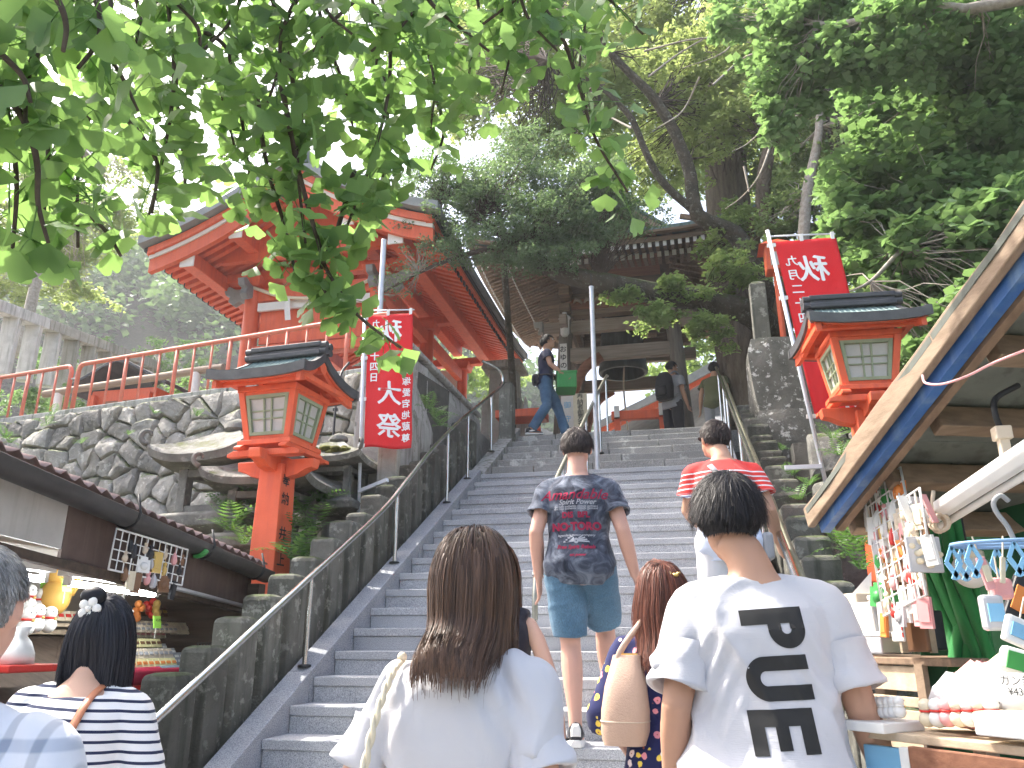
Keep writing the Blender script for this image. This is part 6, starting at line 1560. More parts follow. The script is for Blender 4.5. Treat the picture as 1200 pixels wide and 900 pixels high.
# ---------------------------------------------------------------- open stall on the right
RS = thing('market_stall', 'ramshackle stall with a rough plank roof edge and blue beam at the right', 'stall', (1.1, 2.4, 0))
PA, PB = Vector((.42, 2.97, 1.72)), Vector((.81, 1.83, 2.225)); pd = (PB - PA).normalized(); PE = PA + pd * 2.6
ph = Vector((pd.x, pd.y, 0)).normalized(); pr_ = Vector((-ph.y, ph.x, 0)); pr_ = pr_ if pr_.x > 0 else -pr_
pn = pr_.cross(pd).normalized(); pn = pn if pn.z > 0 else -pn
def rp(s, r, n=0): return PA + pd * s + pr_ * r + pn * n
mb = MB(); rings = []
for k in range(14):
    s = 2.6 * k / 13; w = .010 * noise.noise(Vector((s * 3, 0, 0))); 
    rings.append([rp(s, -.022 + w, -.045 + w), rp(s, .004, -.045), rp(s, .004, .036), rp(s, -.018 + w, .032 - w)])
mb.loft(rings); mb.build('roof_plank', 'plank_wood', RS, bevel=.004)
surf('blue_paint', (.045, .13, .34), (.03, .095, .26), .5, 7., bump=.1, streak=(.12, .2, .34))
mb = MB(); mb.loft([[rp(s, .010, -.075), rp(s, .042, -.075), rp(s, .042, -.015), rp(s, .010, -.015)] for s in (0.02, 1.2, 2.6)]); mb.build('blue_beam', 'blue_paint', RS)
mb = MB(); mb.loft([[rp(s, .047, -.085), rp(s, .075, -.085), rp(s, .075, -.01), rp(s, .047, -.01)] for s in (0.05, 1.2, 2.6)]); mb.build('inner_beam', 'old_wood_y', RS)
surf('roof_board', (.16, .175, .155), (.11, .12, .105), .8, 3., bump=.1, streak=(.08, .085, .07))
for k in range(6):
    a, b = .02 + k * .44, .02 + (k + 1) * .44 - .006
    mb = MB(); mb.loft([[rp(a, r, .0), rp(b, r, .0), rp(b, r, .02), rp(a, r, .02)] for r in (-.02, 2.4)]); mb.build('roof_sheet', 'roof_board', RS)
for k, s in enumerate((.05, .33, .62, .92, 1.25, 1.6, 2.0)):
    mb = MB(); mb.bar(rp(s, .11, -.05), rp(s, 2.4, -.05), .05, .075, pn); mb.build('rafter', 'old_wood', RS, bevel=.004)
for r in (1.2, 2.1):
    mb = MB(); mb.bar(rp(0, r, -.13), rp(2.6, r, -.13), .07, .09, pn); mb.build('purlin', 'dark_wood', RS)
# dark green canvas walls
def canvas(name, mt, fn, nu, nv, parent, thick=.006):
    V = [tuple(fn(i / nu, j / nv)) for j in range(nv + 1) for i in range(nu + 1)]
    Fq = [(j * (nu + 1) + i, j * (nu + 1) + i + 1, (j + 1) * (nu + 1) + i + 1, (j + 1) * (nu + 1) + i) for j in range(nv) for i in range(nu)]
    o = link(name, mesh_np(name, np.array(V), np.array(Fq), mt, True), parent); m = o.modifiers.new('t', 'SOLIDIFY'); m.thickness = thick
    return o
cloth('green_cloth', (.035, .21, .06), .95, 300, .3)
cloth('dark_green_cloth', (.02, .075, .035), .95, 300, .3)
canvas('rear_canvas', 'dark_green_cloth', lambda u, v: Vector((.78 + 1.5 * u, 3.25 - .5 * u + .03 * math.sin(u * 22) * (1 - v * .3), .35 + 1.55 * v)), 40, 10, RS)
GC = thing('green_curtain', 'bright green cloth curtain gathered in two crossing swags in the right stall', 'curtain', at(1130, 800, D=3.0))
def swag(pts, name):
    sp = smoothpath([(*at(x0, y, D=d), *at(x1, y, D=d - .03)) for x0, x1, y, d in pts], 5); n = 14; V = []
    for p in sp:
        a, b = Vector(p[:3]), Vector(p[3:])
        for i in range(n + 1):
            u = i / n; V.append(tuple(a.lerp(b, u) + Vector((0, -.025 * math.sin(u * math.pi) - .012 * math.sin(u * 14 + p[2] * 9), 0))))
    Fq = [(j * (n + 1) + i, j * (n + 1) + i + 1, (j + 1) * (n + 1) + i + 1, (j + 1) * (n + 1) + i) for j in range(len(sp) - 1) for i in range(n)]
    o = link(name, mesh_np(name, np.array(V), np.array(Fq), 'green_cloth', True), GC); m = o.modifiers.new('t', 'SOLIDIFY'); m.thickness = .008
swag([(1075, 1100, 600, 3.1), (1078, 1108, 655, 3.08), (1092, 1120, 700, 3.06), (1112, 1138, 750, 3.05), (1122, 1155, 800, 3.05), (1130, 1160, 850, 3.05)], 'swag')
swag([(1098, 1125, 610, 3.0), (1102, 1135, 660, 2.99), (1118, 1152, 710, 2.98), (1135, 1165, 760, 2.97), (1145, 1178, 810, 2.97), (1150, 1180, 850, 2.97)], 'swag')
swag([(1120, 1150, 730, 3.02), (1114, 1140, 780, 3.01), (1112, 1145, 850, 3.0)], 'swag')
# fluorescent fixture (off) under the roof
FX = thing('lamp_fixture', 'unlit white fluorescent fixture hung under the right stall roof', 'lamp', at(1140, 575, D=2.5))
a, b = at(1084, 612, D=2.75), at(1260, 498, D=1.95); dd = (b - a).normalized(); sd_ = dd.cross(Vector((0, 0, 1))).normalized(); u_ = sd_.cross(dd)
mb = MB(); mb.loft([[q + sd_ * x + u_ * z for x, z in ((-.027, .024), (-.027, .0), (-.012, -.018), (.012, -.018), (.027, .0), (.027, .024))] for q in (a, b)]); mb.build('housing', 'white_plastic', FX, bevel=.004)
mb = MB(); mb.tube([a + sd_ * -.026 - u_ * .022 + dd * .03, b + sd_ * -.026 - u_ * .022], .010, 10); mb.build('tube', 'p_white', FX, smooth=True, angle=60)
q = at(1174, 508, D=2.35); mb = MB(); mb.box(q, (.04, .04, .035)); mb.box(q + Vector((0, 0, -.04)), (.025, .025, .06)); mb.build('hanger_block', 'p_beige', FX, bevel=.004)
mb = MB(); mb.tube(smoothpath([q + Vector((0, 0, .01)), q + Vector((-.01, -.01, .05)), q + Vector((.01, .02, .10)), q + Vector((.08, .05, .14))], 4), .008, 8); mb.build('hook', 'black_metal', FX, smooth=True)
t = thing('coiled_cord', 'tan coiled cord hanging below the lamp fixture', 'cord', at(1100, 610, D=2.6))
mb = MB(); mb.tube(smoothpath([at(1094, 575, D=2.6), at(1093, 590, D=2.6), at(1098, 600, D=2.6)], 4), .006, 6)
pts = []; c_ = at(1101, 613, D=2.6)
for k in range(60):
    a_ = k * .62; pts.append(c_ + Vector((.024 * math.cos(a_) * (1 - k / 160), .02 * math.sin(a_ * .7), .024 * math.sin(a_))))
mb.tube(pts, .005, 6); mb.build('cord', 'p_beige', t, smooth=True)
t = thing('pink_string', 'thin pink string looped under the blue beam', 'string', at(1180, 420, D=2.2))
mb = MB(); mb.tube(smoothpath([at(1081, 440, D=2.3), at(1085, 449, D=2.25), at(1105, 450, D=2.2), at(1135, 440, D=2.15), at(1165, 425, D=2.1), at(1215, 405, D=2.0)], 5), .0035, 6); mb.build('string', 'p_pink', t, smooth=True)
# wire racks with trinkets
o1 = at(1036, 722, D=2.8); tr1 = at(1048, 574, D=2.75); tl1 = at(1014, 590, D=2.95)
ux = (at(1080, 700, D=2.62) - o1); rk, ro, ru, rz_ = wire_rack('tall wire rack crowded with trinkets at the stair side of the right stall', tuple(o1), tuple(ux), tuple(tl1 - o1), .24, .43, 7, 9, .0028)
fill_rack(ro, ru, rz_, .24, .43, 8, 9, (-.012, -.02, 0), 'the tall right rack', 'trinkets on the right wire rack', 8, [7, 4, 2, 3, 2, 1, .6, 1, .7, 3, 5, 2], .95)
o2 = at(1062, 640, D=2.6); rk, ro, ru, rz_ = wire_rack('small wire rack with a white card hanging next to the tall rack', tuple(o2), tuple(at(1098, 620, D=2.45) - o2), (0, 0, 1), .12, .13, 4, 3, .0025)
fill_rack(ro, ru, rz_, .12, .13, 3, 3, (-.01, -.02, 0), 'the small right rack', 'trinkets on the small right rack', 12, [5, 4, 1, 3, 3, 2, .5, .5, .5, 4, 6, 1], .9)
t = thing('white_card', 'blank white card clipped above the small wire rack', 'card', at(1070, 595, D=2.55))
p = at(1070, 597, D=2.55); mb = MB(); mb.box(p, (.075, .004, .085), Matrix.Rotation(.5, 3, 'Z') @ Matrix.Rotation(-.35, 3, 'X')); mb.build('card', 'p_white', t)
mb = MB(); mb.box(p + Vector((.04, -.01, .0)), (.02, .006, .09), Matrix.Rotation(.5, 3, 'Z') @ Matrix.Rotation(-.35, 3, 'X')); mb.build('tape', 'p_pink', t)
t = thing('shell_packet', 'clear packet of shells hanging at the green curtain', 'packet', at(1083, 650, D=2.55)); p = at(1083, 650, D=2.55); rs = random.Random(3)
mb = MB(); mb.box(p, (.10, .012, .10), rz=.3); mb.build('film', 'clear_film', t, bevel=.004)
for k in range(9): mb = MB(); mb.sphere(p + Vector((rs.uniform(-.035, .035), -.014, rs.uniform(-.035, .035))), (.012, .008, .009), 7, 5); mb.build('shell', 'p_cream', t, smooth=True)
# pegged hanger
t = thing('peg_hanger', 'pale blue plastic peg hanger hanging in the right stall', 'hanger', at(1180, 640, D=2.2))
c_ = at(1190, 637, D=2.25); rr = [c_ + Vector((.14 * math.cos(a_) * 1.0, .08 * math.sin(a_), 0)) for a_ in [2 * math.pi * i / 24 for i in range(25)]]
mb = MB(); mb.tube(rr, .005, 6); mb.build('ring', 'p_steelblue', t, smooth=True)
mb = MB(); mb.tube([c_ + Vector((-.14, 0, 0)), c_ + Vector((.14, 0, 0))], .005, 6); mb.build('spoke', 'p_steelblue', t)
mb = MB(); mb.tube(smoothpath([c_, c_ + Vector((-.01, 0, .04)), c_ + Vector((-.028, 0, .075)), c_ + Vector((-.03, 0, .10)), c_ + Vector((-.012, 0, .115)), c_ + Vector((.004, 0, .10))], 4), .006, 7); mb.build('hook', 'p_grey', t, smooth=True)
for k in range(9):
    a_ = 2 * math.pi * k / 9 + .3; q = c_ + Vector((.14 * math.cos(a_), .08 * math.sin(a_), -.005)); pg = None
    for s in (-1, 1):
        mb = MB(); mb.bar(q + Vector((s * .016, 0, -.035)), q + Vector((-s * .006, 0, -.075)), .010, .008, (0, 1, 0)); mb.bar(q + Vector((0, 0, 0)), q + Vector((s * .016, 0, -.035)), .008, .006, (0, 1, 0)); o = mb.build('peg', 'p_sky', t)
t = thing('globe_lamp', 'white glass globe lamp in front of the dark green canvas', 'lamp', at(1138, 668, D=2.9)); p = at(1138, 668, D=2.9)
mb = MB(); mb.sphere(p, .055, 18, 12); mb.build('globe', 'p_white', t, smooth=True)
mb = MB(); mb.lathe([(.045, .035), (.043, .055), (.03, .062), (.012, .08)], 14, tuple(p)); mb.build('cap', 'p_cream', t, smooth=True, angle=40)
mb = MB(); mb.tube([p + Vector((0, 0, .07)), p + Vector((.0, .02, .5))], .003, 5); mb.build('cord', 'black_metal', t)
def hang(label, px, py, D, mt, sx, sy, sz, extra=None, rz=0.2, tilt=0):
    t = thing('hanging_item', label, 'souvenir', at(px, py, D=D)); p = at(px, py, D=D); Mx = Matrix.Rotation(rz, 3, 'Z') @ Matrix.Rotation(tilt, 3, 'Y')
    mb = MB(); mb.box(p, (sx, sy, sz), Mx); b_ = mb.build('body', mt, t, bevel=min(sx, sy, sz) * .3)
    mb = MB(); mb.tube([p + Mx @ Vector((0, 0, sz / 2)), p + Mx @ Vector((0, 0, sz / 2 + .05))], .002, 5); mb.build('string', 'p_beige', t)
    if extra: mb = MB(); mb.box(p + Mx @ Vector((0, -sy / 2 - .002, 0)), (sx * .7, .004, sz * .5), Mx); mb.build('label_patch', extra, b_)
    return t
hang('pink tag hanging from the blue peg hanger', 1155, 672, 2.2, 'p_pink', .022, .008, .075, 'p_cream', .3, -.2)
hang('cream strip hanging from the middle peg', 1175, 668, 2.2, 'p_cream', .012, .006, .06, None, .3, .2)
hang('clear bottle packet with blue cap in the right stall', 1163, 718, 2.2, 'clear_film', .05, .03, .08, 'p_sky')
hang('pink ribbon bundle hanging in the right stall', 1172, 690, 2.25, 'p_pink', .05, .035, .05, None)
hang('black pouch with an orange diamond crest at the right edge', 1192, 702, 2.5, 'p_dark', .05, .02, .13, 'p_orange', .3, .5)
hang('white and blue box packet at the right edge of the stall', 1192, 740, 2.15, 'p_white', .06, .02, .06, 'p_sky', .3, .4)
# rear table with boxes
RT_ = thing('rear_table', 'rear wooden table of the right stall seen behind the rack', 'table', at(1040, 790, D=3.1))
a = at(1000, 768, D=3.3); b = at(1112, 766, D=2.95); dd = (b - a); dd.z = 0; L_ = dd.length; dd.normalize(); nn = Vector((dd.y, -dd.x, 0)); phi = math.atan2(dd.y, dd.x)
c_ = (a + b) / 2 - nn * .12; mb = MB(); mb.box((c_.x, c_.y, a.z - .012), (L_ + .2, .42, .024), rz=phi); mb.build('top', 'old_wood', RT_, bevel=.004)
for k, (z, h) in enumerate(((.045, .075), (.115, .03), (.155, .03), (.195, .03), (.24, .035))):
    q = a.lerp(b, .58) + nn * .07; mb = MB(); mb.box((q.x, q.y, a.z - .02 - z), (L_ * .58, .012, h), rz=phi); mb.build('slat', 'pale_wood', RT_, bevel=.002)
for f in (.28, .93):
    q = a.lerp(b, f) + nn * .085; mb = MB(); mb.box((q.x, q.y, a.z - .17), (.035, .02, .30), rz=phi); mb.build('upright', 'plank_wood', RT_)
for f in (.05, .95):
    q = a.lerp(b, f) - nn * .1; mb = MB(); mb.box((q.x, q.y, a.z / 2 - .02), (.05, .05, a.z - .02), rz=phi); mb.build('leg', 'old_wood', RT_)
def crate(label, name, px, py, D, sx, sy, sz, mt, cat='box', lid=None, rz=None):
    p = at(px, py, D=D); t = thing(name, label, cat, p); rz = phi if rz is None else rz
    mb = MB(); mb.box(p + Vector((0, 0, sz / 2)), (sx, sy, sz), rz=rz); mb.build('body', mt, t, bevel=.006)
    if lid: mb = MB(); mb.box(p + Vector((0, 0, sz + .008)), (sx * 1.03, sy * 1.03, .016), rz=rz); mb.build('lid', lid, t, bevel=.004)
    return t, p
crate('white tray filled with bubble wrap on the rear table', 'wrapped_tray', 1028, 766, 3.15, .20, .12, .055, 'clear_film', 'tray', 'p_white')
t, p = crate('case of grey-white panels standing on the rear table', 'panel_case', 1018, 748, 3.3, .20, .08, .125, 'p_grey')
for k in range(3):
    q = p + Vector((dd.x * (k - 1) * .065, dd.y * (k - 1) * .065, .065)) + nn * .043; mb = MB(); mb.box(q, (.058, .008, .10), rz=phi); mb.build('panel', 'p_white', t)
t, p = crate('tan carton with a paper flap behind the panel case', 'carton', 1006, 715, 3.4, .12, .10, .06, 'p_beige')
mb = MB(); mb.add([p + Vector((-.02, -.03, .06)), p + Vector((.05, -.03, .06)), p + Vector((.06, -.02, .14)), p + Vector((-.02, -.028, .06)), p + Vector((.05, -.028, .06)), p + Vector((.06, -.018, .14))], [(0, 1, 2), (5, 4, 3)]); mb.build('flap', 'p_white', t)
crate('small tan block on top of the panel case', 'carton', 1035, 713, 3.25, .07, .07, .03, 'p_beige', 'box', 'p_white')
crate('pink lined box at the foot of the trinket rack', 'carton', 1070, 697, 3.1, .12, .1, .05, 'p_pink', 'box', 'p_cream')
t, p = crate('framed brown picture panel with a round emblem leaning in the right stall', 'picture_panel', 1077, 764, 2.9, .085, .02, .235, 'p_brown', 'picture', None, phi + .15)
mb = MB(); mb.tube([p + Vector((0, -.012, .12)), p + Vector((0, -.018, .12))], .026, 20); mb.build('emblem', 'p_ochre', t)
for s in (-1, 1): mb = MB(); mb.box(p + Vector((s * .042, -.004, .117)), (.008, .026, .24), rz=phi + .15); mb.build('frame_strip', 'pale_wood', t)
t, p = crate('tall white card with red marks beside the picture panel', 'card', 1054, 752, 2.88, .05, .008, .17, 'p_white', 'card', None, phi + .1)
for k in range(3): mb = MB(); mb.box(p + Vector((.004, -.008, .02 + .02 * k)), (.03, .004, .014), rz=phi); mb.build('mark', 'p_red', t)
crate('red and white paper fan behind the card', 'fan', 1044, 738, 2.95, .06, .006, .07, 'p_red', 'fan', None, .6)
crate('dark slate tablets stacked beside the picture panel', 'tablets', 1097, 762, 2.95, .05, .05, .12, 'p_dark', 'tablets')
# front counter of the right stall
FC = thing('front_counter', 'front counter of brown boards and a pale blue panel in the right stall', 'counter', at(1120, 900, D=2.3))
a = at(1010, 853, D=2.45); b = at(1260, 853, D=2.15); dd2 = b - a; dd2.z = 0; L2 = dd2.length; dd2.normalize(); n2 = Vector((dd2.y, -dd2.x, 0)); phi2 = math.atan2(dd2.y, dd2.x)
c_ = (a + b) / 2 - n2 * .14; mb = MB(); mb.box((c_.x, c_.y, a.z - .01), (L2, .34, .02), rz=phi2); mb.build('top', 'pale_wood', FC, bevel=.003)
for f0, f1, z0, z1, mt, o_ in ((.04, .24, -.035, -.75, 'p_sky', .0), (.25, .30, -.03, -.08, 'p_white', .012), (.25, .30, -.085, -.75, 'pale_wood', .01), (.31, 1.0, -.025, -.095, 'red_wood', .02), (.31, 1.0, -.10, -.75, 'dark_wood', .015)):
    q = a.lerp(b, (f0 + f1) / 2) + n2 * (.02 + o_); mb = MB(); mb.box((q.x, q.y, a.z + (z0 + z1) / 2), (L2 * (f1 - f0), .02, z0 - z1), rz=phi2); mb.build('panel', mt, FC, bevel=.003)
for f in (.04, .96):
    q = a.lerp(b, f) - n2 * .25; mb = MB(); mb.box((q.x, q.y, a.z / 2 - .02), (.04, .04, a.z - .03)); mb.build('leg', 'dark_wood', FC)
q = a.lerp(b, .12); mb = MB(); mb.box((q.x, q.y, a.z + .012), (L2 * .24, .16, .025), rz=phi2)
t = thing('tray', 'white tray of small white figures on the front counter', 'tray', q + Vector((0, 0, .0))); mb.build('base', 'p_white', t, bevel=.004)
for k in range(8):
    p = a.lerp(b, .015 + .03 * k) + Vector((0, 0, .022)); figurine('tiny white figure on the white tray, number %d from the stairs' % (k + 1) if False else ('tiny white figure nearest the stairs on the white tray', 'second tiny white figure from the stairs on the tray', 'third tiny white figure from the stairs on the tray', 'tiny white figure in the middle left of the tray', 'tiny white figure in the middle right of the tray', 'third tiny white figure from the curtain on the tray', 'second tiny white figure from the curtain on the tray', 'tiny white figure nearest the curtain on the tray')[k], tuple(p), .32, 'p_white', 'p_white', 'white figures on the tray')
for k in range(7):
    p = a.lerp(b, .34 + .052 * k) - n2 * .02 + Vector((0, 0, .0)); figurine(('cream doll first from the tray on the front counter', 'white doll second from the tray on the front counter', 'pink doll third from the tray on the front counter', 'cream doll fourth from the tray on the front counter', 'white doll fifth from the tray on the front counter', 'cream doll sixth from the tray on the front counter', 'white doll at the far right of the front counter')[k], tuple(p), .40, ('p_cream', 'p_white', 'p_pink', 'p_cream', 'p_white', 'p_cream', 'p_white')[k], 'p_red', 'little dolls on the front counter')
for k, (f, up, sz, mt, lab) in enumerate(((.36, .0, .10, 'clear_film', 'clear plastic bag lying behind the dolls'), (.5, .0, .12, 'p_pink', 'pink and clear packet heap on the front counter'), (.64, .0, .13, 'p_beige', 'brown paper sheet leaning on the front counter'), (.8, .02, .13, 'clear_film', 'large clear bag with red print at the right edge'))):
    q = a.lerp(b, f) - n2 * .15 + Vector((0, 0, up)); t = thing('plastic_bag', lab, 'bag', q); rs = random.Random(k + 2)
    rings = []
    for zz, ff in ((0, 1), (.03, 1.05), (.06, .9), (.09, .6), (.12, .25)):
        rings.append([(q.x + sz * ff * .9 * math.cos(a_) * (1 + .2 * math.sin(3 * a_ + zz * 50 + k)), q.y + sz * .5 * ff * math.sin(a_), q.z + zz * sz / .1 + .008 * math.sin(5 * a_)) for a_ in [2 * math.pi * i / 16 for i in range(16)]])
    mb = MB(); mb.loft(rings); b_ = mb.build('bag', mt, t, smooth=True)
    mb = MB(); mb.box(q + n2 * sz * .46 + Vector((0, 0, .04)), (sz * .5, .006, .03), rz=phi2); mb.build('print', 'p_red' if k != 2 else 'p_white', b_)
q = at(1193, 803, D=2.15); t = thing('price_sign', 'white card with handwritten price at the right edge of the counter', 'card', q)
mb = MB(); mb.box(q, (.085, .004, .05), rz=phi2); c2 = mb.build('card', 'p_white', t, bevel=.006)
mb = MB(); put_text(mb, 'ガン封', .024, q + n2 * .004 + Vector((0, 0, .010)), dd2, (0, 0, 1)); put_text(mb, '¥430', .022, q + n2 * .004 + Vector((0, 0, -.013)), dd2, (0, 0, 1)); mb.build('lettering', 'ink', c2)
q = at(1180, 822, D=2.2); t = thing('white_pane_box', 'flat white speckled box on the front counter', 'box', q)
mb = MB(); mb.box(q + Vector((.04, -.02, -.05)), (.20, .12, .045), rz=phi2); mb.build('body', 'p_white', t, bevel=.004)
mb = MB(); mb.box(q + Vector((.04, -.02, -.025)), (.19, .11, .006), rz=phi2); mb.build('lid', 'p_cream', t)
t = thing('green_tag_bag', 'green and white label bag at the right edge above the counter', 'bag', at(1192, 770, D=2.3)); p = at(1190, 775, D=2.3)
mb = MB(); mb.box(p, (.07, .03, .06), Matrix.Rotation(.3, 3, 'Y')); b_ = mb.build('bag', 'p_white', t, bevel=.012); mb = MB(); mb.box(p + Vector((0, -.018, 0)), (.045, .004, .04), Matrix.Rotation(.3, 3, 'Y')); mb.build('label_patch', 'p_green', b_)
# ---------------------------------------------------------------- people
skin('skin_light', (.62, .40, .30)); skin('skin_tan', (.50, .30, .205)); skin('skin_pink', (.64, .38, .29))
hairmat('hair_brown', (.045, .026, .018), (.15, .085, .055), .42); hairmat('hair_black', (.010, .009, .010), (.035, .031, .032)); hairmat('hair_blueblack', (.008, .009, .014), (.028, .030, .042))
hairmat('hair_red', (.05, .018, .012), (.22, .075, .045)); hairmat('hair_auburn', (.06, .03, .02), (.20, .10, .06)); hairmat('hair_grey', (.16, .155, .15), (.42, .41, .40)); hairmat('hair_dark', (.018, .012, .010), (.06, .042, .036))
cloth('white_tee', (.55, .55, .58), .9, 700, .10)
cloth('slub_tee', (.55, .55, .58), .9, 90, .30, slub=(.35, .35, 9))
cloth('navy_tee', (.018, .022, .055), .9)
cloth('dark_top', (.030, .030, .040), .85)
cloth('white_pants', (.66, .66, .68), .85)
cloth('dark_pants', (.03, .03, .035), .85)
cloth('olive_cloth', (.12, .13, .07), .85)
cloth('grey_cloth', (.30, .31, .33), .85)
cloth('backpack_cloth', (.018, .018, .022), .7)
def pat_denim(base, hi):
    def f(t, co):
        n = N(t, 'ShaderNodeTexNoise', i_Scale=5.0, i_Detail=5.0); t.links.new(co, n.inputs['Vector'])
        r = ramp(t, [(.3, base), (.7, hi)]); t.links.new(n.outputs[0], r.inputs[0])
        mp = N(t, 'ShaderNodeMapping'); mp.inputs['Scale'].default_value = (260, 260, 90); t.links.new(co, mp.inputs[0])
        n2 = N(t, 'ShaderNodeTexNoise', i_Scale=1.0, i_Detail=2.0); t.links.new(mp.outputs[0], n2.inputs['Vector'])
        r2 = ramp(t, [(.35, (.35, .35, .35)), (.65, (.62, .62, .62))]); t.links.new(n2.outputs[0], r2.inputs[0])
        return mix(t, .7, r.outputs[0], r2.outputs[0], 'OVERLAY')
    return f
cloth('denim_shorts', pat_denim((.055, .12, .19), (.12, .22, .31)), .85); cloth('denim_jeans', pat_denim((.04, .09, .17), (.10, .19, .30)), .85)
def pat_tie(t, co):
    n = N(t, 'ShaderNodeTexNoise', i_Scale=9.0, i_Detail=5.0, i_Roughness=.6); n.inputs['Distortion'].default_value = 1.4; t.links.new(co, n.inputs['Vector'])
    r = ramp(t, [(.34, (.020, .024, .038)), (.48, (.060, .070, .098)), (.60, (.13, .15, .19)), (.72, (.24, .26, .31))]); t.links.new(n.outputs[0], r.inputs[0])
    return r.outputs[0]
cloth('tie_dye', pat_tie, .9)
def stripes_z(t, co, period, duty, soft=.02, tilt=0.0, off=0.0):
    s = N(t, 'ShaderNodeSeparateXYZ'); t.links.new(co, s.inputs[0])
    m0 = N(t, 'ShaderNodeMath', operation='MULTIPLY_ADD', i_1=tilt); t.links.new(s.outputs[0], m0.inputs[0]); t.links.new(s.outputs[2], m0.inputs[2])
    m1 = N(t, 'ShaderNodeMath', operation='MULTIPLY_ADD', i_1=1 / period, i_2=off); t.links.new(m0.outputs[0], m1.inputs[0])
    m2 = N(t, 'ShaderNodeMath', operation='FRACT'); t.links.new(m1.outputs[0], m2.inputs[0])
    r = ramp(t, [(0, (1, 1, 1)), (duty - soft, (1, 1, 1)), (duty, (0, 0, 0)), (1 - soft, (0, 0, 0)), (1, (1, 1, 1))]); t.links.new(m2.outputs[0], r.inputs[0])
    return r.outputs[0], s
def pat_breton(t, co):
    f, _ = stripes_z(t, co, .0245, .30, .03, .06); return mix(t, f, (.74, .74, .75), (.022, .03, .07))
cloth('breton', pat_breton, .9)
def pat_polo(t, co):
    f1, s = stripes_z(t, co, .030, .28, .04)
    f2, _ = stripes_z(t, co, .030, .22, .04, 0, .5)
    up = mix(t, f1, (.66, .055, .05), (.74, .72, .74)); low = mix(t, f1, (.74, .75, .80), (.55, .05, .06)); low = mix(t, f2, low, (.16, .20, .42))
    def step(z0, z1):
        m = N(t, 'ShaderNodeMapRange', i_1=z0, i_2=z1); t.links.new(s.outputs[2], m.inputs[0]); return m.outputs[0]
    c = mix(t, step(1.235, 1.24), low, up); c = mix(t, step(1.365, 1.37), c, (.66, .055, .05)); return mix(t, step(1.09, 1.095), (.62, .68, .82), c)
cloth('striped_polo', pat_polo, .9)
def pat_floral(t, co):
    v = N(t, 'ShaderNodeTexVoronoi', i_Scale=27.0); t.links.new(co, v.inputs['Vector'])
    n = N(t, 'ShaderNodeTexNoise', i_Scale=60.0, i_Detail=2.0); t.links.new(co, n.inputs['Vector'])
    a = N(t, 'ShaderNodeMath', operation='MULTIPLY_ADD', i_1=.35); t.links.new(n.outputs[0], a.inputs[0]); t.links.new(v.outputs['Distance'], a.inputs[2])
    sep = N(t, 'ShaderNodeSeparateColor'); t.links.new(v.outputs['Color'], sep.inputs[0])
    r = ramp(t, [(0, (.78, .30, .34)), (.34, (.80, .52, .5)), (.35, (.82, .62, .10)), (.6, (.80, .66, .62)), (.72, (.02, .025, .09))], 'CONSTANT'); t.links.new(sep.outputs[0], r.inputs[0])
    k = ramp(t, [(.50, (1, 1, 1)), (.53, (0, 0, 0))]); t.links.new(a.outputs[0], k.inputs[0])
    ctr = ramp(t, [(.27, (1, 1, 1)), (.29, (0, 0, 0))]); t.links.new(a.outputs[0], ctr.inputs[0])
    c = mix(t, k.outputs[0], (.018, .022, .085), r.outputs[0]); return mix(t, ctr.outputs[0], c, (.35, .10, .06))
cloth('floral', pat_floral, .85)
def pat_plaid(t, co):
    s = N(t, 'ShaderNodeSeparateXYZ'); t.links.new(co, s.inputs[0])
    def bars(k, sc, a, b):
        m = N(t, 'ShaderNodeMath', operation='MULTIPLY', i_1=sc); t.links.new(s.outputs[k], m.inputs[0]); q = N(t, 'ShaderNodeMath', operation='FRACT'); t.links.new(m.outputs[0], q.inputs[0])
        r = ramp(t, [(0, a), (.34, a), (.4, b), (.62, b), (.68, a), (1, a)]); t.links.new(q.outputs[0], r.inputs[0]); return r.outputs[0]
    c = mix(t, .5, bars(0, 19, (.66, .66, .70), (.30, .30, .33)), bars(2, 16, (.62, .66, .72), (.22, .30, .42))); return c
cloth('plaid', pat_plaid, .9)

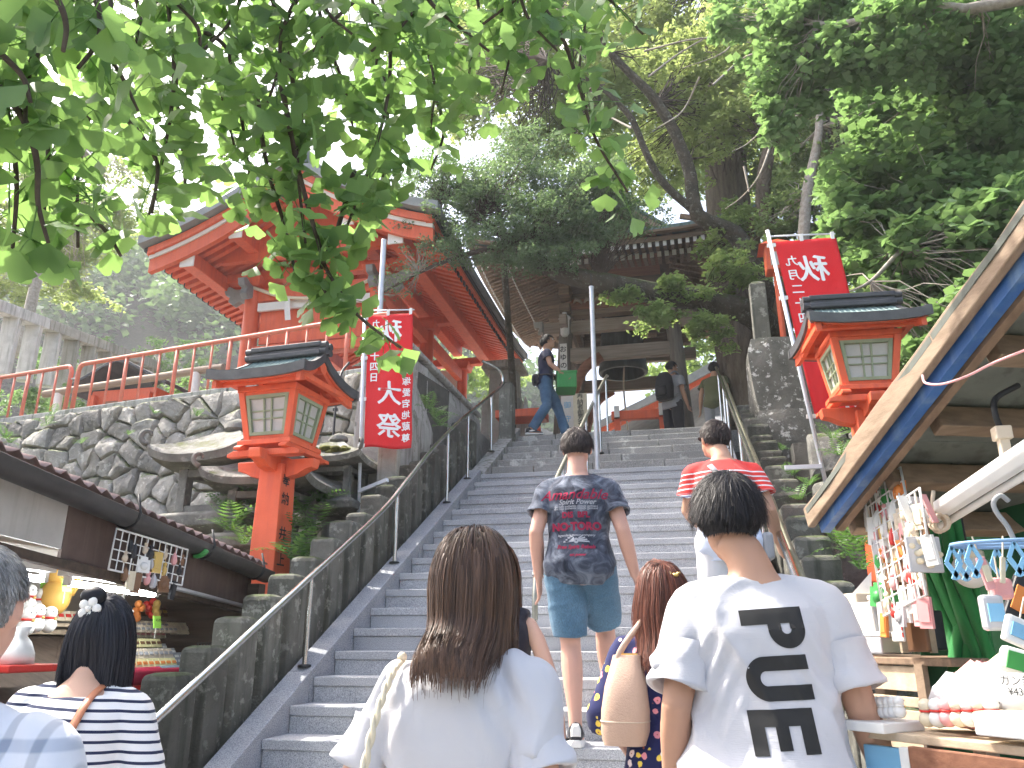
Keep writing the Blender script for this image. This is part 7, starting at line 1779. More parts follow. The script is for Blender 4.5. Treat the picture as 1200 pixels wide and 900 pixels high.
def ell(c, rx, ry, n=20, p=2.3, rot=0):
    return [(c[0] + x, c[1] + y, c[2]) for x, y in circ(n, rx, ry, p)]
class Pose: pass
def make_pose(H=1.70, w=1.0, **kw):
    k = H / 1.70; P = Pose(); P.H = H; P.k = k; P.w = w
    P.lean = 0.0; P.headoff = (0, 0, 0); P.headyaw = 0.0; P.headpitch = 0.0
    P.hipz = .90
    P.sh = [(-.172 * w, -.005, 1.365), (.172 * w, -.005, 1.365)]
    P.el = [(-.235 * w, -.03, 1.10), (.235 * w, -.03, 1.10)]
    P.wr = [(-.275 * w, .04, .86), (.275 * w, .04, .86)]
    P.hip = [(-.088, 0, .90), (.088, 0, .90)]
    P.kn = [(-.10, .015, .49), (.10, .015, .49)]
    P.an = [(-.10, -.02, .085), (.10, -.02, .085)]
    P.toe = [(0, 1, 0), (0, 1, 0)]
    P.dz = 0.0
    for a, b in kw.items(): setattr(P, a, b)
    def leaned(p):       # lean the trunk forward about the hips
        h = p[2] - .9
        return (p[0], p[1] + P.lean * max(0, h), p[2] - .5 * P.lean ** 2 * max(0, h))
    P.L = leaned
    sc = lambda p: tuple(c * k for c in p)
    P.sh = [sc(leaned(p)) for p in P.sh]; P.el = [sc(p if kw.get('abs_arms') else leaned(p)) for p in P.el]; P.wr = [sc(p if kw.get('abs_arms') else leaned(p)) for p in P.wr]
    P.hip = [sc(p) for p in P.hip]; P.kn = [sc(p) for p in P.kn]; P.an = [sc(p) for p in P.an]
    P.hc = Vector(sc(leaned((0, .012, 1.585)))) + Vector(P.headoff)
    P.nb = Vector(sc(leaned((0, -.012, 1.43))))
    return P
TORSO = [(.80, .105, .085, 0), (.86, .160, .112, -.004), (.92, .172, .120, -.008), (1.0, .152, .105, 0), (1.08, .143, .098, .004), (1.17, .155, .108, .002), (1.27, .168, .114, -.002), (1.33, .165, .104, -.006), (1.375, .128, .084, -.01), (1.41, .085, .068, -.012), (1.43, .065, .060, -.012)]
def torso_rings(P, grow=0.0, z0=None, z1=None, rows=TORSO, wx=1.0, wy=1.0, belly=0.0, growlow=None):
    out = []
    for z, rx, ry, yo in rows:
        if z0 is not None and z < z0 - 1e-6: continue
        if z1 is not None and z > z1 + 1e-6: continue
        g = grow if growlow is None else lerp(growlow, grow, min(1, max(0, (z - .85) / .5)))
        q = P.L((0, yo, z)); k = P.k
        if z > 1.31: g *= max(.2, 1 - (z - 1.31) * 9)
        b = belly * math.exp(-((z - 1.02) / .12) ** 2)
        out.append(ell((q[0] * k, q[1] * k + b * .5, q[2] * k), (rx * P.w * wx + g) * k, (ry * wy + g * .9 + b * .5) * k, 24, 2.4))
    return out
def hand_mb(mb, wr, el, k, side, curl=.5):
    w = Vector(wr); d = (w - Vector(el)).normalized()
    fw = Vector((0, 1, 0)); fw = (fw - d * fw.dot(d)).normalized()          # thumb side forward
    pal = d.cross(fw) * side                                               # palm faces the body
    pts = [w - d * .02 * k, w + d * .03 * k, w + d * .075 * k, w + d * .098 * k]
    mb.tube(pts, [(.027 * k, .020 * k), (.034 * k, .018 * k), (.040 * k, .016 * k), (.036 * k, .013 * k)], 12, up=tuple(pal))
    for i, (o, l) in enumerate(((.030, .070), (.010, .078), (-.011, .073), (-.030, .058))):
        b = w + d * .088 * k + fw * o * k; cv = curl * (1 + .12 * i)
        q = [b, b + d * l * .40 * k - pal * 0 + (-pal) * -.0, None, None]
        d2 = (d + (-pal) * -cv * .7).normalized() if False else (d * math.cos(cv * .5) + pal * -math.sin(cv * .5) * -1).normalized()
        d3 = (d * math.cos(cv * 1.2) + pal * math.sin(cv * 1.2)).normalized()
        a1 = b + d2 * l * .45 * k; a2 = a1 + d3 * l * .33 * k; d4 = (d * math.cos(cv * 1.8) + pal * math.sin(cv * 1.8)).normalized(); a3 = a2 + d4 * l * .25 * k
        mb.tube([b - d * .015 * k, b, a1, a2, a3], [.0088 * k, .0090 * k, .0084 * k, .0078 * k, .0062 * k], 8)
    t0 = w + d * .028 * k + fw * .026 * k; t1 = t0 + (d * .75 + fw * .6 + pal * .25).normalized() * .038 * k; t2 = t1 + (d * .95 + fw * .15 + pal * .35).normalized() * .030 * k
    mb.tube([t0 - fw * .012 * k, t0, t1, t2], [.012 * k, .012 * k, .0100 * k, .0075 * k], 8)
def head_mb(mb, P, female=False):
    k = P.k; Rm = Matrix.Rotation(P.headyaw, 3, 'Z') @ Matrix.Rotation(-P.headpitch, 3, 'X')
    c = P.hc; T = lambda v: c + Rm @ (Vector(v) * k)
    mb.sphere(c + Rm @ (Vector((0, -.008, .025)) * k), (.074 * k, .094 * k, .092 * k), 20, 14, M=Rm)
    mb.sphere(T((0, .020, -.035)), (.062 * k, .070 * k, .075 * k), 18, 12, M=Rm)
    mb.sphere(T((0, .045, -.088)), (.036 * k, .035 * k, .026 * k), 14, 10, M=Rm)
    mb.tube([T((0, .088, .018)), T((0, .104, -.018)), T((0, .108, -.030)), T((0, .088, -.040))], [.008 * k, .011 * k, .014 * k, .008 * k], 8)
    mb.tube([T((-.02, .078, -.064)), T((0, .086, -.064)), T((.02, .078, -.064))], .008 * k, 8)
    for s in (-1, 1):
        mb.sphere(T((s * .078, -.005, -.008)), (.008 * k, .020 * k, .033 * k), 12, 8, M=Rm @ Matrix.Rotation(s * -.35, 3, 'Z'))
        mb.tube([T((s * .018, .088, .024)), T((s * .045, .080, .028)), T((s * .062, .060, .022))], .009 * k, 8)
    mb.tube([P.nb - Vector((0, 0, .06 * k)), P.nb, P.nb.lerp(c, .35) + Vector((0, -.006, 0)), c + Rm @ (Vector((0, -.015, -.06)) * k)], [(.075 * k, .062 * k), (.058 * k * (0.92 if female else 1.05),) * 2, (.052 * k * (0.9 if female else 1.08),) * 2, (.056 * k,) * 2], 16)
    return Rm
def foot_mb(mb, an, k, toe=(0, 1, 0), pitch=0.0):
    a = Vector(an); f = Vector(toe).normalized(); s = Vector((f.y, -f.x, 0))
    z0 = a.z - .080 * k
    for (l, hw, h) in ((0, 0, 0),):
        rings = []
        for u, hw, top in ((-.075, .022, .03), (-.06, .030, .065), (-.02, .034, .085), (.04, .037, .075), (.09, .042, .055), (.13, .040, .042), (.165, .026, .03)):
            c = a + f * u * k; rings.append([(c.x + s.x * x, c.y + s.y * x, z0 + z + pitch * (u + .1) * k) for x, z in [(-hw * k, 0), (hw * k, 0), (hw * k, top * .55 * k), (hw * .55 * k, top * k), (-hw * .55 * k, top * k), (-hw * k, top * .55 * k)]])
        mb.loft(rings)
def body_mesh(P, vox=.009, female=False, curl=(.5, .5), hands=(1, 1), feet=True):
    mb = MB(); k = P.k
    mb.loft(torso_rings(P, -.010))
    for i, s in ((0, -1), (1, 1)):
        S, E, W = [Vector(q) for q in (P.sh[i], P.el[i], P.wr[i])]; tn = .86 if female else 1.0
        mb.tube([S + Vector((-s * .06 * k, 0, -.014 * k)), S + Vector((0, 0, -.020 * k)), S.lerp(E, .35), S.lerp(E, .7), E, E.lerp(W, .3), E.lerp(W, .7), W], [q * k * tn for q in (.030, .038, .045, .044, .040, .042, .034, .027)], 14)
        if hands[i]: hand_mb(mb, P.wr[i], P.el[i], k, s, curl[i])
        Hh, K, A = [Vector(q) for q in (P.hip[i], P.kn[i], P.an[i])]
        mb.tube([Hh + Vector((0, 0, .05 * k)), Hh, Hh.lerp(K, .4), Hh.lerp(K, .8), K, K.lerp(A, .25), K.lerp(A, .45), K.lerp(A, .8), A, A - Vector((0, 0, .03 * k))], [q * k for q in (.085, .088, .078, .060, .055, .058, .054, .038, .035, .036)], 14)
        if feet: foot_mb(mb, P.an[i], k, P.toe[i])
    Rm = head_mb(mb, P, female)
    return remeshed(mb, vox, 5), Rm
_VR = np.random.default_rng(5).random((64, 64, 64)) * 2 - 1
def vnoise(x, y, z):
    """smooth lattice noise on arrays"""
    i, j, k = np.floor(x).astype(int), np.floor(y).astype(int), np.floor(z).astype(int); f = [q - np.floor(q) for q in (x, y, z)]; f = [q * q * (3 - 2 * q) for q in f]
    g = lambda a, b, c: _VR[(i + a) & 63, (j + b) & 63, (k + c) & 63]
    l = lambda p, q, t: p + (q - p) * t
    return l(l(l(g(0, 0, 0), g(1, 0, 0), f[0]), l(g(0, 1, 0), g(1, 1, 0), f[0]), f[1]), l(l(g(0, 0, 1), g(1, 0, 1), f[0]), l(g(0, 1, 1), g(1, 1, 1), f[0]), f[1]), f[2])
def wrinkle(me, amp=.006, fx=9., fz=2.4, seed=0, extra=None):
    """soft folds: displace along the normals by stretched noise"""
    n = len(me.vertices); co = np.empty(n * 3, np.float32); no = np.empty(n * 3, np.float32)
    me.vertices.foreach_get('co', co); me.vertices.foreach_get('normal', no); co = co.reshape(-1, 3); no = no.reshape(-1, 3)
    x, y, z = co[:, 0].astype(float), co[:, 1].astype(float), co[:, 2].astype(float)
    a = vnoise(x * fx, y * fx, z * fz + seed)
    b = 1 - np.abs(vnoise(x * fx * .7 + z * 3 + seed, y * fx * .7, z * fz * 1.7 - x * 2.5)) * 2.2
    c = vnoise(x * 4 + 7, y * 4, z * 9 + seed)
    # drag lines running down and inwards from the armpits
    e = np.sin((z * 1.0 + np.abs(x) * 1.6) * 62 + seed + 3 * a) * np.exp(-((np.abs(x) - .13) / .06) ** 2) * np.exp(-((z - 1.22 * 1.0) / .10) ** 2)
    d = amp * (a * .9 + np.maximum(0, b) ** 2 * .8 + c * .55 + e * .35)
    co += no * d[:, None]
    me.vertices.foreach_set('co', co.ravel()); me.update()
def sleeve_ctl(P, i, s, sleeve, grow, sl_r):
    k = P.k; S, E, W = Vector(P.sh[i]), Vector(P.el[i]), Vector(P.wr[i])
    end = S.lerp(E, min(1, sleeve)) if sleeve <= 1 else E.lerp(W, sleeve - 1)
    return [(*(S + Vector((-s * .055 * k, 0, -.016 * k))), .044 + grow * .2), (*(S + Vector((s * .004 * k, 0, -.022 * k))), .053 + grow * .3), (*S.lerp(end, .38), lerp(.062, sl_r[0], .6)), (*S.lerp(end, .7), sl_r[0]), (*end, sl_r[1])]
def shirt_mesh(P, grow=.018, hem=.80, sleeve=.55, sl_r=(.075, .080), vox=.010, belly=0.0, growlow=None, amp=.006, seed=0, collar=1.425, wx=1.0, wy=1.0, drop=0.0, fx=9., fz=2.4):
    mb = MB(); k = P.k
    rows = [r for r in TORSO if hem <= r[0] <= collar]
    rows = [(hem, lerp(.150, .172, .5), .118, -.004)] + rows
    mb.loft(torso_rings(P, grow, None, None, rows, wx, wy, belly, growlow))
    for i, s in ((0, -1), (1, 1)):
        S, E = Vector(P.sh[i]), Vector(P.el[i]); W = Vector(P.wr[i])
        # shoulder slope
        mb.tube([Vector(P.nb) + Vector((s * .045 * k, .0, -.030 * k)), S + Vector((-s * .06 * k, 0, .012 * k)), S + Vector((-s * .012 * k, 0, -.006 * k))], [(.040 * k, .034 * k), (.044 * k, .038 * k), (.050 * k, .046 * k)], 16)
        if sleeve > 0:
            ctl = sleeve_ctl(P, i, s, sleeve, grow, sl_r); sp = smoothpath(ctl, 4)[:-2]; mb.tube([q[:3] for q in sp], [q[3] * k for q in sp], 20)
    me = remeshed(mb, vox, 5)
    wrinkle(me, amp, fx, fz, seed)
    if sleeve > 0:
        sm = MB()
        for i, s in ((0, -1), (1, 1)):                      # each sleeve an open tube set into the armhole
            S, E, W = Vector(P.sh[i]), Vector(P.el[i]), Vector(P.wr[i])
            ctl = sleeve_ctl(P, i, s, sleeve, grow, sl_r); end = Vector(ctl[-1][:3])
            sp = smoothpath(ctl, 9)[22:]; sp = [(*q[:3], q[3] + .0015 + .004 * min(1, n_ / 6)) for n_, q in enumerate(sp)]; d_ = (end - S).normalized(); m = len(sp)
            ring_in = [(*(end - d_ * q), (sl_r[1] - .006 - .1 * q)) for q in (.0, .02, .05)]
            a_ = len(sm.v); allp = sp + ring_in
            rad = [q[3] * k for q in allp]
            x_ = d_.cross(Vector((0, 1, 0))).normalized(); y_ = d_.cross(x_); nn_ = 30
            for n_, q in enumerate(allp):
                for h in range(nn_):
                    an = 2 * math.pi * h / nn_; f = n_ / m
                    fold = 1 + (.045 * math.sin(3 * an + seed + 2 * f) + .03 * math.sin(5 * an + f * 5 + seed)) * min(1, f * 1.2)
                    sag = .012 * k * f * max(0, -math.cos(an - math.pi / 2)) 
                    sm.v.append(Vector(q[:3]) + (x_ * math.cos(an) * .94 + y_ * math.sin(an)) * rad[n_] * fold + d_ * sag)
            for n_ in range(len(allp) - 1):
                for h in range(nn_): sm.f.append((a_ + n_ * nn_ + h, a_ + n_ * nn_ + (h + 1) % nn_, a_ + (n_ + 1) * nn_ + (h + 1) % nn_, a_ + (n_ + 1) * nn_ + h))
        tm = bpy.data.meshes.new('sl'); tm.from_pydata([tuple(v) for v in sm.v], [], sm.f); tm.update()
        wrinkle(tm, amp * .5, 11., 5., seed + 3)
        bm = bmesh.new(); bm.from_mesh(me); bm.from_mesh(tm); bm.to_mesh(me); bm.free(); bpy.data.meshes.remove(tm)
        me.polygons.foreach_set('use_smooth', np.ones(len(me.polygons), dtype=bool))
    return me
def legs_mesh(P, waist=1.02, frac=1.0, r=(.112, .098, .085, .075), vox=.010, seed=3, amp=.006, cuff=0.0):
    """trousers or shorts: frac 1 = hip to knee, 2 = to ankle"""
    mb = MB(); k = P.k
    rows = [q for q in TORSO if .84 <= q[0] <= waist]
    mb.loft(torso_rings(P, .010, None, None, [(.81, .15, .105, 0)] + rows))
    for i, s in ((0, -1), (1, 1)):
        Hh, K, A = [Vector(q) for q in (P.hip[i], P.kn[i], P.an[i])]
        pts = [Hh + Vector((0, 0, .06 * k)), Hh, Hh.lerp(K, .35), Hh.lerp(K, .7)]; rr = [r[0] * .9, r[0], lerp(r[0], r[1], .6), r[1]]
        if frac <= 1: pts.append(Hh.lerp(K, frac)); rr.append(r[2])
        else:
            pts += [K, K.lerp(A, .5), K.lerp(A, frac - 1)]; rr += [r[2], lerp(r[2], r[3], .6), r[3]]
        mb.tube(pts, [q * k for q in rr], 18)
    me = remeshed(mb, vox, 5); wrinkle(me, amp, 7., 6., seed); return me
def dress_up(o, mt): o.data.materials.clear(); o.data.materials.append(M_[mt]); return o
def hair_mesh(P, Rm, mt, n=3000, style='short', seed=1, length=.07, rad=(.081, .101, .100), lift=.06, grav=.25, width=.0022, steps=9, whorl=(.12, -.45, .88), body=None, nape=-.62, hairline=.42, spread=0.0, side_cut=.30, fringe=False, wave=0.0, ends=.25, zend=None):
    k = P.k; r = np.random.default_rng(seed); c = np.array(P.hc + Rm @ (Vector((0, -.008, .020)) * k)); A = np.array(rad) * k; RM = np.array(Rm)
    W = np.array(whorl) / np.linalg.norm(whorl)
    U = []
    while sum(len(q) for q in U) < n:
        u = r.normal(size=(4000, 3)); u /= np.linalg.norm(u, axis=1, keepdims=True)
        ok = (u[:, 2] > nape) & ~((u[:, 1] > .25) & (u[:, 2] < hairline)) & ~((np.abs(u[:, 0]) > .72) & (u[:, 1] > -.12) & (u[:, 2] < .02 + 0 * side_cut))
        U.append(u[ok])
    u = np.concatenate(U)[:n]
    def proj(p, f):                                        # keep outside the skull
        l = ((p - c) @ RM) / (A * f); m = np.linalg.norm(l, axis=1, keepdims=True)
        ins = m < 1; q = (l / np.maximum(m, 1e-6) * (A * f)) @ RM.T + c
        return np.where(ins, q, p), ins
    p = (u * A) @ RM.T + c
    t = u * (u @ W)[:, None] - W; t /= np.maximum(np.linalg.norm(t, axis=1, keepdims=True), 1e-4)
    part = r.normal(size=(n, 3)) * (.25 if style == 'short' else .10)
    d = (t + part * .5 + u * .35) @ RM.T; d /= np.linalg.norm(d, axis=1, keepdims=True)
    ln = length * (1 + ends * r.uniform(-1, 1, n)); lf = 1 + lift * r.uniform(.2, 1, (n, 1)) * (0.6 + 0.4 * (u[:, 2:3] > 0))
    if zend is not None: ln = np.maximum(.03, (p[:, 2] - zend) * (1.10 + .55 * np.clip(u[:, 2], 0, 1) * .35) + r.normal(size=n) * .022)
    if style == 'short': ln = ln * np.where(u[:, 2] < -.25, .26, np.where(u[:, 2] < .1, .5, 1.0))
    pts = [p * 1.0]
    for s in range(steps):
        ds = (ln / steps)[:, None]
        d = d * (1 - grav) + np.array((0, 0, -1.0)) * grav + r.normal(size=(n, 3)) * (.05 if style == 'short' else .022) + (np.array((wave * math.sin(s * 1.3), 0, 0)) if wave else 0)
        if style == 'long': p[:, 0] = c[0] + (p[:, 0] - c[0]) * np.where(p[:, 2] < c[2] - .02, .988, 1.0)
        if spread: d[:, 0] += spread * np.sign(p[:, 0] - c[0]) * .1
        d /= np.linalg.norm(d, axis=1, keepdims=True)
        p = p + d * ds
        p, _ = proj(p, lf)
        if body is not None:
            bz, brx, bry, byc = body                        # keep in front of/behind the shoulders
            wgt = np.clip((bz + .07 - p[:, 2]) / .14, 0, 1); e = np.sqrt((p[:, 0] / brx) ** 2 + ((p[:, 1] - byc) / bry) ** 2)
            f = 1 + wgt * (np.where(e < 1, 1 / np.maximum(e, .35), 1.0) - 1)
            p[:, 1] = byc + (p[:, 1] - byc) * f
        pts.append(p.copy())
    Pt = np.stack(pts, 1)                                   # n, steps+1, 3
    tang = np.gradient(Pt, axis=1); outw = Pt - c; outw[:, :, 2] *= .4
    sd = np.cross(tang, outw); sd /= np.maximum(np.linalg.norm(sd, axis=2, keepdims=True), 1e-9)
    sd = sd + r.normal(size=(n, 1, 3)) * .35
    w = width * (1 + .4 * r.uniform(-1, 1, (n, 1, 1))) * np.linspace(1, .35, steps + 1)[None, :, None]
    V = np.stack([Pt - sd * w, Pt + sd * w], 2).reshape(-1, 3)
    base = (np.arange(n) * (steps + 1) * 2)[:, None]; j = np.arange(steps)[None, :] * 2
    Fq = np.stack([base + j, base + j + 1, base + j + 3, base + j + 2], 2).reshape(-1, 4)
    rn = np.clip(.5 + .28 * np.sin(u[:, 0] * 17 + u[:, 1] * 9 + u[:, 2] * 5) + r.normal(size=n) * .28, 0, 1); rn = np.repeat(rn, (steps + 1) * 2)
    # scalp cap below the strands
    cv, cf = [], []; nu, nv = 36, 22
    for i in range(nv + 1):
        a = math.pi * i / nv
        for q in range(nu):
            b = 2 * math.pi * q / nu; cv.append((math.sin(a) * math.cos(b), math.sin(a) * math.sin(b), math.cos(a)))
    cvn = np.array(cv)
    for i in range(nv):
        for q in range(nu):
            ids = (i * nu + q, i * nu + (q + 1) % nu, (i + 1) * nu + (q + 1) % nu, (i + 1) * nu + q); m = cvn[list(ids)].mean(0)
            if m[2] > nape - .02 and not (m[1] > .25 and m[2] < hairline) and not (abs(m[0]) > .72 and m[1] > -.12 and m[2] < .02): cf.append(ids)
    CV = (cvn * A * 1.02) @ RM.T + c
    off = len(V); V = np.concatenate([V, CV]); Fq = np.concatenate([Fq, np.array(cf) + off]); rn = np.concatenate([rn, np.full(len(CV), .25)])
    me = mesh_np('hair', V, Fq, mt, True)
    at_ = me.attributes.new('rnd', 'FLOAT', 'POINT'); at_.data.foreach_set('value', rn.astype(np.float32))
    return me
def decal(shirt_me, quads, mt, parent, name, off=.0022):
    """print on cloth: list of 3-D quads in front of the back (at y=-1), projected onto the garment along +y"""
    bvh = BVHTree.FromPolygons([v.co for v in shirt_me.vertices], [tuple(p.vertices) for p in shirt_me.polygons])
    mb = MB()
    for q in quads:
        o = []
        for x, z in q:
            loc, nr, idx, ds = bvh.ray_cast(Vector((x, -1, z)), Vector((0, 1, 0)))
            if loc is None: o = None; break
            o.append(loc + Vector((0, -off, 0)))
        if o: mb.add(o, [tuple(range(len(o)))])
    if not mb.f: return None
    me = bpy.data.meshes.new(name); bm = bmesh.new()
    vs_ = [bm.verts.new(v) for v in mb.v]
    for f in mb.f: bm.faces.new([vs_[i] for i in f])
    bmesh.ops.remove_doubles(bm, verts=bm.verts, dist=.0006); bm.to_mesh(me); bm.free()
    me.materials.append(M_[mt]); me.polygons.foreach_set('use_smooth', [True] * len(me.polygons))
    return link(name, me, parent)
def rect_q(u0, u1, v0, v1, st=.008):
    nu, nv = max(1, int(abs(u1 - u0) / st)), max(1, int(abs(v1 - v0) / st)); out = []
    for i in range(nu):
        for j in range(nv):
            a, b, c, d = lerp(u0, u1, i / nu), lerp(u0, u1, (i + 1) / nu), lerp(v0, v1, j / nv), lerp(v0, v1, (j + 1) / nv); out.append([(a, c), (b, c), (b, d), (a, d)])
    return out
def ring_q(cu, cv, r0, r1, a0, a1, su=1., n=18, m=5, r0s=None):
    out = []
    for i in range(n):
        for j in range(m):
            q = []
            for (ii, jj) in ((i, j), (i + 1, j), (i + 1, j + 1), (i, j + 1)):
                a = lerp(a0, a1, ii / n); ru = lerp(r0[0], r1[0], jj / m); rv = lerp(r0[1], r1[1], jj / m); q.append((cu + ru * math.cos(a), cv + rv * math.sin(a)))
            out.append(q)
    return out
def text_q(body, size, u, v, bold=0.0, ital=0.0, st=.012):
    """letters cut into small cells so they can follow the folds"""
    vv, ff = text_geo(body, size, bold)
    bm = bmesh.new(); vs_ = [bm.verts.new((float(p[0]) + ital * float(p[1]), float(p[1]), 0)) for p in vv]
    for f in ff:
        try: bm.faces.new([vs_[i] for i in f])
        except ValueError: pass
    for ax in (0, 1):
        lo = min([w.co[ax] for w in bm.verts] or [0]); hi = max([w.co[ax] for w in bm.verts] or [0]); s = lo + st
        while s < hi:
            nr = (1, 0, 0) if ax == 0 else (0, 1, 0); bmesh.ops.bisect_plane(bm, geom=bm.verts[:] + bm.edges[:] + bm.faces[:], plane_co=(s, s, 0), plane_no=nr); s += st
    out = [[(u + w.co.x, v + w.co.y) for w in f.verts] for f in bm.faces]; bm.free(); return out
def person(label, loc, heading, P, skinm, vox=.009, female=False, curl=(.5, .5), hands=(1, 1), feet=True):
    t = thing('person', label, 'person', loc, local=True); t.rotation_euler = (0, 0, heading)
    me, Rm = body_mesh(P, vox, female, curl, hands, feet); me.materials.append(M_[skinm])
    b = link('body', me, t)
    for s in (-1, 1):
        mb = MB(); q = P.hc + Rm @ (Vector((s * .032, .083, .004)) * P.k); mb.sphere(q, .0095 * P.k, 10, 7); e = mb.build('eye', 'p_white', b, smooth=True)
        mb = MB(); mb.sphere(q + Rm @ Vector((0, .0055, 0)), .0058 * P.k, 8, 6); mb.build('iris', 'ink', b, smooth=True)
    return t, b, Rm
def wear(name, me, mt, t, label=None):
    me.name = name; me.materials.clear(); me.materials.append(M_[mt]); o = link(name, me, t)
    if label: o['label'] = label
    return o
def shoe(P, i, t, upper, sole):
    k = P.k; a = Vector(P.an[i]); f = Vector(P.toe[i]).normalized(); s = Vector((f.y, -f.x, 0)); z0 = a.z - .088 * k
    def rings(rows): return [[(a.x + f.x * u * k + s.x * x * k, a.y + f.y * u * k + s.y * x * k, z0 + z * k) for x, z in sec(hw, b, tp)] for u, hw, b, tp in rows]
    sec = lambda hw, b, tp: [(-hw, b), (hw, b), (hw * 1.02, lerp(b, tp, .5)), (hw * .6, tp), (-hw * .6, tp), (-hw * 1.02, lerp(b, tp, .5))]
    mb = MB(); mb.loft(rings([(-.092, .022, .025, .05), (-.080, .036, .02, .11), (-.045, .042, .02, .118), (.0, .042, .02, .115), (.05, .045, .02, .088), (.10, .048, .02, .066), (.145, .044, .02, .052), (.178, .024, .022, .04)])); o = mb.build('shoe', upper, t, angle=50)
    m = o.modifiers.new('s', 'SUBSURF'); m.levels = 1; m.render_levels = 1
    mb = MB(); mb.loft(rings([(-.096, .026, 0, .034), (-.07, .042, 0, .040), (.0, .044, 0, .034), (.08, .049, 0, .030), (.15, .046, .004, .030), (.184, .024, .012, .030)])); mb.build('sole', sole, o, bevel=.004)
    mb = MB(); mb.loft(rings([(-.097, .018, .055, .10), (-.088, .026, .05, .112)])); mb.build('heel_tab', sole, o)
    for sg in (-1, 1):
        mb = MB(); q = [a + f * u * k + s * sg * x * k + Vector((0, 0, z0 - a.z + z * k)) for u, x, z in ((-.05, .046, .05), (.0, .0475, .045), (.06, .051, .06), (.01, .048, .075))]; mb.add(q, [(0, 1, 2, 3)]); mb.build('side_flash', sole, o)
    return o

# --- young man in the white tee with the black print (nearest, right)
P = make_pose(1.77, .95, lean=.06, headoff=(-.055, .015, .0), headyaw=.12, headpitch=.06, el=[(-.222, -.05, 1.09), (.232, -.02, 1.09)], wr=[(-.25, .06, .86), (.30, .10, .87)])
c = at(884, 694, D=2.40)
t, b, Rm = person('young man with black hair in a white tee with large black lettering on the back', (c.x, c.y, 0), R(-2), P, 'skin_tan', .009, False)
me = shirt_mesh(P, .026, .78, .84, (.072, .084), .008, growlow=.055, amp=.021, seed=1, drop=.03, fx=7, fz=1.8); sh = wear('tee_shirt', me, 'slub_tee', t)
# lettering P U E reading downwards
z = 1.385; H_ = .158; x0 = -.050; S_ = .048; qs = []
def L2W(u, v, zo, sl=.07): return (x0 + v + sl * u * 1.6, zo - u + sl * v * .9)
def put_letter(cells, zo): qs.extend([[L2W(u, v, zo) for u, v in q] for q in cells])
w_ = .098
put_letter(rect_q(0, .040, 0, H_) + rect_q(.040, .055, H_ - .036, H_) + rect_q(.040, .055, H_ * .42, H_ * .42 + .034) + ring_q(.055, H_ * .71, (.012, .012), (.048, H_ * .29), -math.pi / 2, math.pi / 2), z - .005)
put_letter(rect_q(0, .036, .05, H_) + rect_q(.072, .108, .05, H_) + ring_q(.054, .052, (.018, .016), (.054, .052), math.pi, 2 * math.pi), z - .125)
put_letter(rect_q(0, .040, 0, H_) + rect_q(.040, .105, 0, .036) + rect_q(.040, .095, .062, .094) + rect_q(.040, .105, H_ - .036, H_), z - .252)
decal(me, qs, 'ink', sh, 'print')
wear('trousers', legs_mesh(P, 1.0, 1.97), 'dark_pants', t)
for i in (0, 1): shoe(P, i, t, 'p_dark', 'p_white')
link('hair', hair_mesh(P, Rm, 'hair_black', 16000, 'short', 3, .062, lift=.10, grav=.16, width=.0008, steps=7, rad=(.084, .105, .110), nape=-.58, ends=.4), t)

# --- woman in the plain white tee with long brown hair (nearest, centre)
P = make_pose(1.53, .88, lean=.03, el=[(-.255, -.05, 1.10), (.245, -.05, 1.10)], wr=[(-.26, .08, .88), (.25, .08, .88)], headyaw=-.05, headoff=(.03, 0, 0))
c = at(536, 758, D=1.86)
t, b, Rm = person('woman with long straight brown hair in a plain white tee', (c.x, c.y, 0), R(-2), P, 'skin_light', .009, True)
me = shirt_mesh(P, .020, .80, .76, (.062, .074), .008, growlow=.036, amp=.020, seed=5, fx=8, fz=2.2); sh = wear('tee_shirt', me, 'white_tee', t)
wear('trousers', legs_mesh(P, 1.0, 1.9), 'denim_jeans', t)
for i in (0, 1): shoe(P, i, t, 'p_white', 'p_white')
link('hair', hair_mesh(P, Rm, 'hair_brown', 12000, 'long', 8, .50, lift=.24, grav=.36, width=.0010, steps=18, whorl=(.05, -.05, 1.0), rad=(.086, .108, .108), body=(1.28, .19, .145, -.02), nape=-.70, ends=.16, spread=.0, hairline=.35, zend=1.285), t)
# twisted rope strap of her bag
pts = smoothpath([(-.120, -.02, 1.262), (-.120, -.075, 1.235), (-.134, -.118, 1.15), (-.150, -.14, 1.03), (-.17, -.15, .92), (-.19, -.13, .82)], 12); mb = MB()
for ph_ in (0, math.pi): mb.tube([(p[0] + .0045 * math.cos(i * .8 + ph_), p[1] - .004 + .0045 * math.sin(i * .8 + ph_), p[2]) for i, p in enumerate(pts)], .0055, 8)
st = thing('rope_bag', 'cream twisted rope bag strap over the shoulder of the woman in white', 'bag', (c.x, c.y, .7), local=True); st.location = (c.x, c.y, 0); st.rotation_euler = (0, 0, R(-2)); mb.build('strap', 'p_cream', st, smooth=True)
mb = MB(); mb.sphere((-.118, -.03, 1.268), .011, 10, 8); mb.build('knot', 'p_cream', st, smooth=True)
mb = MB(); rings = [ell((-.24, -.12, z), a_, b_, 18, 3) for z, a_, b_ in ((.58, .06, .03), (.60, .10, .05), (.70, .115, .055), (.80, .10, .03), (.83, .095, .015))]; mb.loft(rings); mb.build('pouch', 'p_beige', st, smooth=True)

